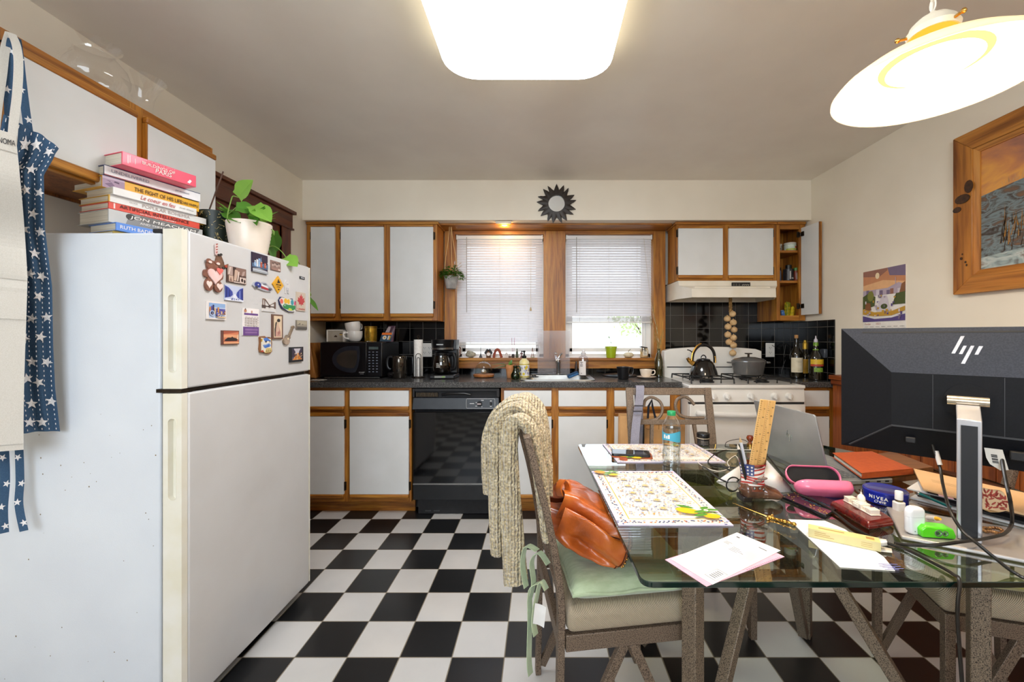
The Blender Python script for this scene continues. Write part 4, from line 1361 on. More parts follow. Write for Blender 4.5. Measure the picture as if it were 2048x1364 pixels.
b = MB().box(-.03,.02,-.0985,-.0965,.25,.258)
build('name_plate', b, mat('#9a9a98', r=.3, m=.5), t)
y = 3.2
t = root('glass_cloche', 'glass dome on a round wooden base on the counter', 'cloche', (R3(967.5, y), y, ZT + .001))
build('wooden_base', MB().lathe([(.07,0),(.08,.006),(.081,.02),(.076,.024),(.0,.024)], 36), wood('#7d4520', '#a5652f', '#b97a3f', axis=0, name='base_wood'), t)
build('dome', MB().lathe([(.066,.0245),(.066,.05),(.062,.075),(.05,.098),(.03,.113),(.008,.119),(.006,.126),(.011,.134),(.011,.141),(.006,.147),(0,.148)], 36, caps=False), glassm, t)
t = root('paperweight', 'small glass ball shining inside the glass cloche', 'ornament', (R3(967.5, y), y, ZT + .0255))
build('glass_ball', MB().lathe([(.0,0),(.016,.003),(.022,.016),(.018,.03),(.0,.037)], 18), mat('#cfc7bb', '#b49c78', r=.08, m=.6), t)
y = 3.12
t = root('potted_plant', 'long-leaved plant in a small terracotta pot', 'plant', (R3(1019.5, y), y, ZT + .001))
build('pot', MB().lathe([(.02,0),(.022,.002),(.03,.07),(.034,.07),(.036,.1),(.031,.1),(.03,.088),(0,.088)], 28), terracotta, t)
build('soil', MB().lathe([(.03,.085),(.02,.092),(0,.094)], 16), soil, t)
b = MB()
for d, ln, wd, cu in (((-1,-.2,.42),.14,.032,.35),((-1,-.25,.0),.12,.042,.15),((.6,-.4,.7),.07,.028,.5),((.9,.2,.4),.07,.026,.7),((.1,.5,.8),.07,.028,.4)):
 b.leaf((0,0,.09), d, Z, ln, wd, cu, 6)
pieces('leaf', b, leaf_a, t, sharp=0)
t = root('glass_pitcher', 'small green glass pitcher in front of the terracotta pot', 'pitcher', (R3(1030.5,3.02),3.03, ZT + .001))
build('vessel', MB().lathe([(.0,.002),(.026,.002),(.033,.015),(.033,.035),(.02,.058),(.014,.075),(.017,.098),(.0145,.098),(.012,.076),(.017,.058),(.03,.035),(.029,.016),(0,.006)], 30), greeng, t)
build('handle', MB().tube(spline([(.013,0,.092),(.032,-.004,.094),(.036,-.004,.07),(.025,0,.05)], 6),.0035,8), greeng, t)
y = 3.14
t = root('soap_dispenser', 'yellow and white lemon-patterned pump bottle beside the sink', 'soap dispenser', (R3(1048.5, y), y, ZT + .001))
build('bottle', MB().lathe([(.034,0),(.038,.004),(.039,.11),(.036,.125),(.02,.142),(.014,.15)], 32), mat('#e9d98e', '#efe6c0', r=.3, ns=20), t)
b = MB()
rr = random.Random(4)
def onb(a, z, r=.0393):
 return V((r * math.sin(a),-r * math.cos(a), z))
b.mi = 0
b.grid(lambda u, v: onb(-1.5 + 3 * u, .008 + .006 * v),16,1)
b.grid(lambda u, v: onb(-1.5 + 3 * u, .1 + .006 * v),16,1)
b.mi = 1
b.grid(lambda u, v: onb(-1.5 + 3 * u, .016 + .082 * v),16,1)
for i in range(26):
 a, z, s = rr.uniform(-1.3,1.3), rr.uniform(.026,.09), rr.uniform(.005,.01)
 b.mi = 2 + i % 3
 ps = [onb(a + s * math.cos(q) / .039, z + s * 1.2 * math.sin(q),.0397 + i * .00004) for q in [k * 2 * PI / 9 for k in range(9)]]
 b.add(ps, [tuple(range(9))])
build('pattern', b, [mat('#c9b12c', r=.35), mat('#f0ede6', r=.35), mat('#8d86a8', r=.35), mat('#d8bf2e', r=.35), mat('#c2c0d2', r=.35)], t)
build('pump', MB().lathe([(.016,.148),(.017,.165),(.007,.172),(.005,.19),(.009,.196),(.009,.206),(0,.207)], 20).tube([(0,0,.2),(-.022,-.012,.2)], .004,8), black_plastic, t)
t = root('sink_stopper', 'round black and steel sink stopper beside the sink', 'stopper', (R3(1068,3.13),3.13, ZT + .0075))
build('rim', MB().lathe([(.035,0),(.036,.004),(.02,.007),(0,.007)], 24), black_plastic, t)
build('knob', MB().lathe([(.014,.007),(.016,.018),(.012,.022),(0,.022)], 18), steel, t)
y = 3.2
t = root('soap_bottle', 'tall clear soap bottle with a pale label right of the sink', 'bottle', (R3(1168, y) + .0,3.24, ZT + .0075))
build('bottle', MB().lathe([(.036,0),(.04,.004),(.04,.13),(.034,.148),(.018,.158),(.016,.168)], 30, squash=.7), thin_glass('#f2f0f4', base=.12, name='clear_bottle'), t)
build('cap', MB().lathe([(.018,.165),(.02,.18),(.013,.186),(.011,.2),(0,.202)], 20), mat('#e6e6e8', r=.2), t)
b = MB()
b.grid(lambda u, v: (.0405 * math.sin(-1.1 + 1.5 * u),-.0405 * .7 * math.cos(-1.1 + 1.5 * u) - .0006,.006 + .11 * v),10,1)
lb = build('paper_label', b, mat('#f0e8e2', r=.5), t)
b = MB()
for i, (z, w) in enumerate(((.105,.018),(.095,.014),(.085,.022),(.075,.02),(.02,.008))):
 b.box(-.018 - w / 2,-.018 + w / 2,-.0292,-.0286, z, z + .004)
build('label_mark', b, mat('#5a4a56', r=.5), lb)
t = root('brush', 'small brown bottle brush standing behind the blue sponge', 'brush', (R3(1153,3.3),3.32, ZT + .0075))
build('handle', MB().lathe([(.014,0),(.016,.004),(.013,.05),(.009,.09),(.007,.105),(0,.107)], 18), mat('#33251d', '#43332a', r=.4), t)
t = root('sponge', 'blue kitchen sponge propped at the sink edge', 'sponge', (R3(1147,3.15),3.165, ZT + .01), rot=(0,-.38,.1))
build('foam', MB().box(-.042,.042,-.03,.03,0,.018), mat('#3f6fa0', '#345f8c', r=.95, ns=120, bump=.6), t, bevel=.005)
build('scrub_pad', MB().box(-.042,.042,-.03,.03,.0185,.025), mat('#2c557f', '#24486c', r=1, ns=200, bump=.8), t, bevel=.003)
y = 3.0
t = root('mug', 'matte black tapered mug on the counter near the range', 'mug', (R3(1247.5, y),3.02, ZT + .001))
build('cup', MB().lathe([(.036,0),(.038,.003),(.047,.085),(.049,.092),(.046,.092),(.044,.084),(.035,.008),(0,.006)], 32), mat('#111113', '#17171a', r=.35), t)
build('handle', MB().tube(spline([(.04,.02,.08),(.075,.03,.08),(.078,.03,.05),(.06,.025,.02),(.036,.018,.018)], 6),.006,8), mat('#111113', '#17171a', r=.35), t)
t = root('pot_lid', 'flat black lid lying on the counter behind the black mug', 'lid', (R3(1240,3.28),3.3, ZT + .001))
build('disc', MB().lathe([(.13,0),(.135,.006),(.12,.014),(.03,.022),(0,.022)], 40), mat('#0f0f10', '#151517', r=.4), t)
build('knob', MB().lathe([(.012,.021),(.02,.038),(.018,.043),(0,.044)], 18), black_plastic, t)
y = 3.1
t = root('saucer', 'cream saucer under the coffee cup by the range', 'saucer', (R3(1293, y), y, ZT + .001))
build('plate', MB().lathe([(.035,0),(.04,.002),(.07,.012),(.0725,.014),(.068,.0145),(.035,.006),(0,.005)], 40), mat('#f0e2d0', '#ebdcc8', r=.2, coat=.3), t)
t = root('coffee_cup', 'cream coffee cup sitting on the saucer', 'cup', (R3(1292, y), y, ZT + .0075))
build('cup', MB().lathe([(.022,0),(.024,.003),(.038,.02),(.046,.05),(.047,.06),(.0445,.06),(.043,.048),(.034,.02),(0,.007)], 36), mat('#f0e2d0', '#ebdcc8', r=.2, coat=.3), t)
build('handle', MB().tube(spline([(.043,0,.05),(.062,0,.054),(.068,0,.036),(.056,0,.022),(.036,0,.022)], 6),.004,8), mat('#f0e2d0', '#ebdcc8', r=.2, coat=.3), t)
y = 3.18
t = root('dried_arrangement', 'tall clear bottle of dried grass stalks against the right window casing', 'vase', (R3(1319, y),3.2, ZT + .001))
build('bottle', MB().lathe([(.03,0),(.034,.004),(.034,.11),(.03,.14),(.014,.19),(.012,.215),(.015,.22),(.012,.22),(.01,.2),(.026,.14),(.03,.11),(.03,.008),(0,.006)], 28), thin_glass('#d6d8c8', base=.07, name='bottle_glass'), t)
b = MB()
rr = random.Random(9)
for i in range(26):
 a, r_ = rr.uniform(0,2 * PI), rr.uniform(.004,.024)
 top = V((rr.uniform(-.02,.012), rr.uniform(-.02,.02), rr.uniform(.18,.24)))
 b.tube([(r_ * math.cos(a), r_ * math.sin(a),.01),(r_ * .7 * math.cos(a), r_ * .7 * math.sin(a),.1),(.004 * math.cos(a),.004 * math.sin(a),.2), top], .0013,4)
for i, (dx, dz, w) in enumerate(((-.07,.46,.3),(-.05,.55,.2),(-.02,.40,.2),(.03,.36,.2),(-.035,.33,.1),(.012,.31,.1))):
 pts = spline([(0,0,.15),(dx * .2,-.01,.25),(dx * .6,-.015,.25 + (dz - .25) * .6),(dx, -.02, dz)], 5)
 b.tube(pts, [.0016] * (len(pts) - 1) + [.0006], 5)
 for j in range(9):
  q = pts[-1] + V((0,0,-.008 * j))
  b.leaf(q, (rr.uniform(-1,1) * .5, rr.uniform(-1,1) * .5,1), Y, .016,.003,0,2)
build('stalk', b, mat('#a58f5a', '#8a7a45', r=.8, ns=60), t)
ZW = 1.0715
def sill(name, label, cat, px, dy=0.0, y=3.45):
 return root(name, label, cat, (R3(px, y), y + dy, ZW))
t = sill('agate_slice', 'brown and white agate slice standing at the left end of the sill', 'ornament', 917)
b = MB()
for k, (s, m_) in enumerate(((1,0),(.8,1),(.55,0),(.35,1))):
 b.mi = m_
 b.prism([(.022 * s * math.cos(a) * (1 + .12 * math.sin(3 * a)),.05 + .05 * s * math.sin(a) * (1 + .08 * math.cos(2 * a))) for a in [i * 2 * PI / 20 for i in range(20)]], (0,-.004 - k * .0012,0), X, Z, (0,1,0),.006)
build('slice', b, [mat('#6e3a2a', '#4f281d', r=.2), mat('#e3d9d2', '#c7b3a8', r=.2)], t)
t = sill('rock', 'pale rough rock on the left window sill', 'rock', 942)
b = MB().ell((0,0,.03),(.044,.02,.03),18,10, lambda p: (p.x * (1 + .18 * noise.noise(p * 40)), p.y, max(0.0, p.z * (1 + .2 * noise.noise(p * 30 + V((3,3,3)))))))
build('stone', b, mat('#b7b39f', '#8d897a', r=.85, ns=50, bump=.6), t, sharp=20)
t = sill('spire_model', 'thin dark spire souvenir beside the rock', 'souvenir', 961.5)
build('tower', MB().lathe([(.014,0),(.013,.008),(.004,.03),(.0022,.05),(.0012,.105),(0,.106)], 8), mat('#3a3a40', '#4c4c52', r=.5), t)
t = sill('bird_house', 'tiny wooden house with a white heart-shaped front on the sill', 'ornament', 977)
b = MB().prism([(-.018,0),(.018,0),(.018,.035),(.0,.06),(-.018,.035)], (0,-.012,0), X, Z, (0,1,0),.024)
build('house', b, mat('#6b4a32', '#553a26', r=.7), t)
build('roof', MB().bar((-.026,0,.03),(.0,0,.066),.03,.005, Y).bar((.026,0,.03),(.0,0,.066),.03,.005, Y), mat('#2a2a2c', r=.6), t)
build('front_panel', MB().prism(disc(.002,.03,.016,.014,14),(0,-.0128,0), X, Z, (0,-1,0),.003), mat('#f4eee9', r=.4), t)
t = sill('rock_arch', 'red stone arch ornament on the left window sill', 'ornament', 995)
b = MB().sweep(spline([(-.03,0,.0),(-.026,0,.03),(-.012,0,.062),(.004,0,.068),(.018,0,.05),(.028,0,.02),(.034,0,0)], 6),.018, [.016 + .006 * abs(math.sin(i * .7)) for i in range(37)], (0,1,0))
build('arch', b, mat('#a2503a', '#7f3a2a', r=.8, ns=60, bump=.5), t, bevel=.003)
t = sill('dome_model', 'small pale dome souvenir right of the red arch', 'souvenir', 1013)
build('dome', MB().box(-.018,.018,-.01,.01,0,.02).lathe([(.013,.02),(.012,.03),(.007,.04),(.002,.045),(.001,.062),(0,.062)], 16), mat('#d9d2cf', '#c6bebb', r=.5), t)
t = sill('incense_sticks', 'pink incense sticks in a tiny pot on the sill', 'incense', 1026.5,-.01)
build('pot', MB().lathe([(.012,0),(.013,.02),(.009,.03),(.007,.03),(0,.01)], 14), mat('#2c2420', r=.5), t)
b = MB().tube([(-.006,0,.01),(-.012,.003,.165)], .0013,5).tube([(.004,0,.01),(.011,.003,.168)], .0013,5)
build('stick', b, mat('#c2288a', '#8f1f6a', r=.7), t)
for px, lb, h, c1, c2 in ((1019.5, 'tiny dark boat souvenir left of the incense pot', .03, '#4c2f28', '#6b4a40'),(1034, 'green figurine souvenir right of the incense pot', .075, '#4f5a44', '#3c4634'),(1043, 'small maroon cross souvenir on the sill', .058, '#6b2a3a', '#4f1f2c')):
 t = sill('figurine', lb, 'souvenir', px, .004)
 if h < .04:
  b = MB().hexa([(-.012,-.005,0),(.012,-.005,0),(.012,.005,0),(-.012,.005,0)], [(-.018,-.007,.012),(.018,-.007,.012),(.018,.007,.012),(-.018,.007,.012)]).box(-.001,.001,-.001,.001,.012, h).box(-.01,-.008,-.001,.001,.012, h * .8)
 elif h < .06:
  b = MB().lathe([(.012,0),(.01,.006),(.004,.014),(.004, h),(0, h)], 10).box(-.013,.013,-.003,.003, h * .55, h * .72)
 else:
  b = MB().lathe([(.011,0),(.013,.01),(.009,.03),(.011,.045),(.005,.055),(.004, h),(0, h + .002)], 12)
 build('figure', b, mat(c1, c2, r=.5, ns=80), t)
t = sill('tower_model', 'small lattice tower souvenir at the right end of the left sill', 'souvenir', 1065)
b = MB()
for sx in (-1,1):
 for sy in (-1,1):
  b.tube(spline([(sx * .014, sy * .01,0),(sx * .008, sy * .006,.025),(sx * .004, sy * .003,.05),(0,0,.092)], 5),.0022,5)
for z, w in ((.02,.01),(.042,.0065),(.075,.004)):
 b.box(-w, w, -w * .8, w * .8, z, z + .003)
build('lattice', b, mat('#8c5a4a', '#4a3a2c', r=.4, m=.4, ns=30), t)
build('plinth', MB().box(-.016,.016,-.012,.012,0,.004), mat('#a9b08a', r=.5), t)
t = sill('potted_sprout', 'lime green ribbed pot with a thin seedling on the right sill', 'plant', 1221,-.025)
pr = [(.035,0),(.037,.002)] + [(.037 + .009 * i / 16 + (.0008 if i % 2 else 0),.004 + .074 * i / 16) for i in range(17)] + [(.05,.08),(.05,.094),(.047,.095),(.045,.08),(0,.078)]
build('pot', MB().lathe(pr, 32), mat('#a9bf1e', '#9fb318', r=.35, ns=8), t)
b = MB().tube(spline([(0,0,.078),(.004,0,.11),(-.004,0,.14),(-.012,0,.165)], 5),.0014,5)
rr = random.Random(2)
for i in range(14):
 z = rr.uniform(.095,.155)
 b.leaf((-.002,0, z),(rr.uniform(-1,1), rr.uniform(-.4,.4), rr.uniform(-.2,.6)), Z, .016,.008,.3,3)
b.leaf((-.012,0,.162),(-.5,0,1), Y, .02,.01,.2,3)
build('seedling', b, leaf_b, t, sharp=0)
t = sill('pumpkin', 'small white pumpkin ornament on the right sill', 'ornament', 1256,-.02)
b = MB()
b.grid(lambda u, v: ((.042 * math.sin(PI * v) ** .7 * (1 - .07 * abs(math.sin(4 * 2 * PI * u / 1)))) * math.cos(2 * PI * u),(.042 * math.sin(PI * v) ** .7 * (1 - .07 * abs(math.sin(4 * 2 * PI * u)))) * math.sin(2 * PI * u),.024 - .024 * math.cos(PI * v)),48,14, closed_u=True)
build('gourd', b, mat('#e5d9bd', '#d6c7a4', r=.5, ns=20), t)
build('stem', MB().tube(spline([(0,0,.044),(.002,0,.058),(.012,0,.066),(.018,0,.07)], 4),.0026,6), mat('#7d7458', r=.8), t)
t = sill('candle_jar', 'glass candle jar with a black tilted lid on the right sill', 'candle', 1287,-.02)
build('jar', MB().lathe([(.03,0),(.034,.003),(.035,.06),(.03,.075),(.028,.082)], 28, squash=.85), thin_glass('#f2ead8', base=.1, name='jar_glass'), t)
build('wax', MB().lathe([(.029,.004),(.031,.006),(.031,.05),(0,.05)], 24, squash=.85), mat('#e8d3b2', '#e2c9a2', r=.5, sss=.2), t)
b = MB().box(-.018,.02,-.0312,-.0302,.02,.066)
lb = build('paper_label', b, mat('#ece2cf', r=.6), t)
b = MB().box(-.009,.013,-.0318,-.0312,.055,.062)
for i in range(3):
 b.box(-.012,.014 - .004 * i, -.0317,-.0312,.03 + .007 * i, .0325 + .007 * i)
build('label_mark', b, mat('#3c332c', r=.6), lb)
build('lid', MB().hexa([(-.034,-.028,.086),(.022,-.028,.081),(.022,.028,.081),(-.034,.028,.086)], [(-.033,-.028,.097),(.023,-.028,.088),(.023,.028,.088),(-.033,.028,.097)]), black_plastic, t, bevel=.003)
t = root('hanging_planter', 'grey hanging pot with bushy green plant on a cord at the left window', 'plant', (R3(902.5,3.3),3.3, zs(578,3.3)))
build('pot', MB().lathe([(.034,0),(.04,.002),(.056,.095),(.058,.1),(.053,.1),(.05,.08),(0,.078)], 20), mat('#b9b5b0', '#8f8b87', r=.8, ns=14, bump=.3), t, sharp=20)
b = MB()
for sx in (-1,1):
 b.tube(spline([(sx * .056,0,.09),(sx * .04 - .004,0,.25),(sx * .012 - .006,0,.44),(sx * .009 - .006,0, zs(441,3.3) - zs(578,3.3) + .014)], 4),.0024,5)
b.tube(spline([(0,.05,.09),(-.004,.035,.25),(-.006,.005, zs(441,3.3) - zs(578,3.3) + .014)], 4),.0024,5)
build('hanging_cord', b, mat('#dcb87c', r=.8), t)
b = MB()
rr = random.Random(11)
for i in range(420):
 a, q = rr.uniform(0,2 * PI), rr.random() ** .5
 r_ = .085 * q
 z = .1 + .075 * (1 - q * q) * rr.random() - .045 * (q ** 3) * rr.random() + .01
 b.leaf((r_ * math.cos(a) * 1.15, r_ * math.sin(a) * .8, z),(math.cos(a) + rr.uniform(-.6,.6), math.sin(a) + rr.uniform(-.6,.6), rr.uniform(-.3,.9)), Z, .027,.017,.3,2)
build('foliage', b, leaf_b, t, sharp=0)
b = MB()
for i in range(5):
 a = -.5 + .35 * i
 p0 = V((.01,-.02,.11))
 p1 = V((.03 + .04 * math.sin(a + .6),-.04,.17 + .02 * math.cos(i * 2)))
 b.tube([p0, p1], .0008,4)
 b.leaf(p1,(math.sin(a + .6),-.1,.5), Y, .03,.009,.1,3)
build('dried_bloom', b, mat('#d9c9bd', '#c4b0a2', r=.8), t, sharp=0)
t = root('sun_mirror', 'black sunburst mirror hanging on the soffit above the windows', 'mirror', (R3(1113,3.148),3.148, zs(408.5,3.148)))
b = MB()
NR, ri, ro = 17,.103,.146
poly = []
n = 17
prof = []
for i in range(n):
 a0 = PI / 2 + 2 * PI * i / n
 wavy = i % 2 == 1
 half = PI / n * .92
 pts = [(.108, a0 - half),(.123, a0 - half * .68),(.137, a0 - half * .34)]
 tip = (.152, a0 + (half * .55 if wavy else 0))
 pts2 = [(.135, a0 + half * (.74 if wavy else .34)),(.12, a0 + half * (.85 if wavy else .68)),(.108, a0 + half)]
 if wavy:
  pts = [(.102, a0 - half),(.117, a0 - half * .35),(.133, a0 + half * .0)]
 prof += [(r_ * math.cos(a), r_ * math.sin(a)) for r_, a in pts + [tip] + pts2]
vs = [V((p[0], -.004, p[1])) for p in prof] + [V((p[0], -.012, p[1])) for p in prof]
m_ = len(prof)
inn = [V((.062 * math.cos(math.atan2(p[1], p[0])),-.022,.062 * math.sin(math.atan2(p[1], p[0])))) for p in prof]
mid = [V((.088 * math.cos(math.atan2(p[1], p[0])),-.02,.088 * math.sin(math.atan2(p[1], p[0])))) for p in prof]
ib = [V((q.x, -.001, q.z)) for q in inn]
vs += mid + inn + ib
fs = []
for j in range(4):
 for i in range(m_):
  fs.append((j * m_ + i, j * m_ + (i + 1) % m_, (j + 1) * m_ + (i + 1) % m_, (j + 1) * m_ + i))
fs += [(4 * m_ + i, 4 * m_ + (i + 1) % m_, (i + 1) % m_, i) for i in range(m_)]
b.add(vs, fs)
build('sunburst_frame', b, mat('#241c17', '#332820', r=.5, ns=60, bump=.2), t, sharp=30)
build('mirror_glass', MB().cyl((0,-.002,0),(0,-.012,0),.0635,40), mat('#e6e6e2', '#e0e0dc', r=.03, m=1.0, ns=2), t)
t = root('kettle', 'black kettle with gold spout on the left rear burner', 'kettle', (R3(1407,3.05),3.05,.9635))
build('kettle_body', MB().lathe([(.095,0),(.1,.004),(.094,.03),(.078,.075),(.06,.1),(.05,.108),(.035,.114),(.012,.118),(0,.118)], 36), mat('#0d0c0c', '#151212', r=.12, ns=6, coat=.5), t)
build('lid', MB().lathe([(.048,.11),(.046,.116),(.012,.124)], 28).tube([(.018 * math.cos(a),0,.124 + .022 * math.sin(a)) for a in [i * PI / 10 for i in range(11)]], .004,8), black_plastic, t)
b = MB().tube(spline([(-.075,0,.085),(-.105,0,.105),(-.118,0,.125)], 5), [.02,.019,.018,.017,.016,.015,.014,.013,.013,.013,.014], 12)
build('spout', b, brass, t)
b = MB().tube(spline([(-.085,0,.098),(-.075,0,.16),(-.045,0,.205),(.0,0,.225),(.05,0,.205),(.078,0,.16),(.084,0,.09)], 6), [.0075] * 37,8, flat=1.5)
build('handle', b, mat('#0c0c0d', r=.3), t)
b = MB().tube(spline([(-.092,-.008,.1),(-.084,-.008,.16),(-.053,-.008,.212),(-.02,-.008,.232)], 6),.006,8).tube(spline([(.086,-.006,.09),(.085,-.006,.12),(.08,-.006,.14)], 4),.006,8)
pieces('brass_trim', b, brass, t)
build('trigger', MB().tube(spline([(-.082,0,.165),(-.1,0,.18),(-.12,0,.186)], 4),.004,8).tube([(-.035,0,.222),(-.028,0,.24)], .004,8), black_plastic, t)
t = root('dutch_oven', 'grey enamel dutch oven on the right rear burner', 'pot', (R3(1497,3.06),3.06,.9635))
enam = mat('#6b6a69', '#4a4949', r=.2, ns=3, coat=.4, name='grey_enamel')
def oval(mb, pr, n=40):
 mb.lathe(pr, n, squash=.75)
 return mb
build('pot_body', oval(MB(), [(.095,0),(.104,.006),(.118,.08),(.122,.098),(.117,.098),(.1,.01),(0,.008)]), enam, t)
build('lid', oval(MB(), [(.123,.0985),(.122,.106),(.1,.12),(.05,.132),(0,.134)]), enam, t)
build('lid_knob', MB().lathe([(.008,.132),(.007,.152),(.026,.155),(.026,.161),(0,.162)], 20), hinge_metal, t)
for s in (-1,1):
 build('side_handle', MB().prism([(s * .118,-.04),(s * .15,-.03),(s * .156,0),(s * .15,.03),(s * .118,.04)], (0,0,.086), X, Y, Z, .011), enam, t, bevel=.004)
gar = mat('#d9b98a', '#c7a271', r=.7, ns=40, bump=.2, name='garlic_skin')
cl = root('garlic_braid', 'braid of garlic bulbs hanging below the range hood', 'garlic', (R3(1463,3.03),3.3,1.538))
S = 3.3 / 3.03
gx0 = cl.location.x
def gp(px, py, y=3.22):
 p = at_depth(px, py, y)
 return p
b = MB()
top = gp(1461,601)
for k in range(3):
 b.tube([gp(1461 + 2.2 * math.sin(i * .9 + k * 2.1),596 + i * 2.2,3.22 + .006 * math.cos(i * .9 + k * 2.1)) for i in range(14)], .006,6)
build('braided_stalk', b, mat('#b08a52', '#8f6c3c', r=.8, ns=60, bump=.4), cl, world=True)
for i, (px, py) in enumerate(((1465,628),(1454.5,637.5),(1466.5,645),(1456,653.5),(1468,659.5),(1455.5,669.5),(1467,675.5),(1458,684),(1467,690.5),(1465.5,706))):
 c = gp(px, py, 3.215 + .012 * math.sin(i * 2))
 b = MB()
 r_ = .0265
 b.grid(lambda u, v: (c.x + r_ * math.sin(PI * v) ** .8 * (1 - .06 * abs(math.cos(4 * 2 * PI * u))) * math.cos(2 * PI * u), c.y + r_ * math.sin(PI * v) ** .8 * (1 - .06 * abs(math.cos(4 * 2 * PI * u))) * math.sin(2 * PI * u), c.z - r_ * .88 * math.cos(PI * v) + (.008 if v > .97 else 0)),24,12, closed_u=True)
 build('garlic_bulb', b, gar, cl, world=True)
dkg = thin_glass('#2a2416', base=.07, name='dark_bottle_glass')
def bottle(label, px, y, prof, mats, parts, dy=0):
 t = root('bottle', label, 'bottle', (R3(px, y), y + dy, ZT + .001))
 build('glass', MB().lathe(prof, 32), mats, t)
 for nm, kind, arg, m_ in parts:
  if kind == 'lathe':
   build(nm, MB().lathe(arg, 28), m_, t)
  else:
   r_, z0, z1, a0, a1 = arg
   b = MB()
   b.grid(lambda u, v: (r_ * math.sin(a0 + (a1 - a0) * u),-r_ * math.cos(a0 + (a1 - a0) * u), z0 + (z1 - z0) * v),14,1)
   build(nm, b, m_, t)
 return t
wine = [(.036,0),(.043,.004),(.043,.175),(.036,.2),(.016,.235),(.015,.29),(.017,.292),(.017,.3),(0,.3)]
wm = mat('#15120a', '#1d180c', r=.08, ns=5, coat=.4, name='dark_bottle')
t = bottle('wine bottle with a wide cream label and a cork beside the range', 1592.5,3.12, wine, wm, [('paper_label', 'wrap', (.0436,.045,.155,-1.4,1.4), mat('#e8dfc6', '#ded3b6', r=.6)),('cork', 'lathe', [(.0125,.3),(.0135,.325),(0,.326)], mat('#b98a58', '#a3774a', r=.8))])
b = MB()
for z, w in ((.13,.05),(.122,.03),(.06,.03)):
 b.grid(lambda u, v: (.0439 * math.sin((u - .5) * w / .0439),-.0439 * math.cos((u - .5) * w / .0439), z + .0016 * v),6,1)
build('label_mark', b, mat('#8a7a5a', r=.6), t)
bottle('slim bottle with a gold cap and yellow label behind the wine bottle', 1610,3.2, [(.03,0),(.034,.004),(.034,.15),(.026,.18),(.013,.2),(.012,.24),(0,.24)], wm,
  [('paper_label', 'wrap', (.0346,.03,.14,-1.2,1.2), mat('#d9a92e', '#c99720', r=.5)),('cap', 'lathe', [(.0145,.215),(.0165,.216),(.0165,.262),(.012,.268),(.009,.272),(.009,.284),(0,.285)], mat('#d8b03e', r=.35, m=.5))])
t = bottle('dark bottle with a green neck band and pour spout at the right corner', 1631.5,2.985, [(.038,0),(.047,.004),(.047,.14),(.042,.17),(.018,.215),(.015,.27),(0,.272)], wm,
  [('yellow_band', 'wrap', (.0475,.115,.15,-1.3,1.3), mat('#d8b22c', r=.4)),('red_stripe', 'wrap', (.0477,.1,.114,-1.3,1.3), mat('#b3402a', r=.4)),('fruit_print', 'wrap', (.0476,.06,.09,-.8,.5), mat('#5f8a2c', '#88a83c', r=.4, ns=80)),('neck_band', 'lathe', [(.0185,.215),(.0165,.232),(.016,.27),(.0,.272)], mat('#6f9a2e', r=.4)),('pour_spout', 'lathe', [(.013,.272),(.012,.29),(.005,.3),(.0035,.318),(0,.318)], mat('#c9c4d0', r=.3))])
for k, (nm, lb, px, shelf, h, r_, c1, c2, lid) in enumerate((
  ('spice_tub', 'small white and green tub on the top spice shelf', 1580,0,.058,.044, '#cfd8cc', '#b8c8b4', None),
  ('spice_jar', 'clear jar of pale seeds beside the tub on the top shelf', 1565,0,.06,.03, '#c9bfae', '#7d7260', None),
  ('spice_jar', 'black spice bottle on the middle spice shelf', 1577,1,.115,.036, '#1d1c1e', '#2a282a', '#141414'),
  ('spice_jar', 'slim red spice jar with green lid on the middle shelf', 1592,1,.095,.019, '#8a3a26', '#6d2c1c', '#3f7a34'),
  ('spice_jar', 'blue and white jar at the left of the middle shelf', 1563,1,.105,.028, '#7f9cb8', '#5f7f9f', '#1a1a1c'))):
 y = 3.262
 t = root(nm, lb, 'jar', (R3(px, y), y + (.06 if px < 1570 else 0), SHZ[shelf] + .0008))
 build('container', MB().lathe([(r_ * .92,0),(r_, .003),(r_, h * .8),(r_ * (.6 if h > .11 else .95), h * .84),(r_ * (.6 if h > .11 else .95), h * .86)], 24), mat(c1, c2, r=.35, ns=60), t)
 lh = (.6 if h > .11 else 1.0)
 build('lid', MB().lathe([(r_ * lh, h * .861),(r_ * lh, h * 1.08),(r_ * lh * .9, h * 1.1),(0, h * 1.1)], 24), mat(lid or '#c9c7ba', r=.4), t)
 if nm == 'spice_tub':
  b = MB()
  b.mi = 0
  b.grid(lambda u, v: (r_ * 1.006 * math.sin(-1.2 + 2.4 * u),-r_ * 1.006 * math.cos(-1.2 + 2.4 * u),.003 + .012 * v),12,1)
  b.mi = 1
  b.grid(lambda u, v: (r_ * 1.008 * math.sin(.3 + .6 * u),-r_ * 1.008 * math.cos(.3 + .6 * u),.018 + .016 * v),6,1)
  build('label_print', b, [mat('#a8b03a', r=.5), mat('#b5532f', r=.5)], t)
 elif px == 1577 or px == 1592:
  b = MB()
  b.grid(lambda u, v: (r_ * 1.01 * math.sin(-.3 + .25 * u),-r_ * 1.01 * math.cos(-.3 + .25 * u),.012 + h * .55 * v),4,1)
  b.grid(lambda u, v: (r_ * 1.01 * math.sin(.1 + .8 * u),-r_ * 1.01 * math.cos(.1 + .8 * u),.014 + .01 * v),6,1)
  build('label_print', b, mat('#b9b4b0', r=.5), t)
zb_ = 1.371 + .0185
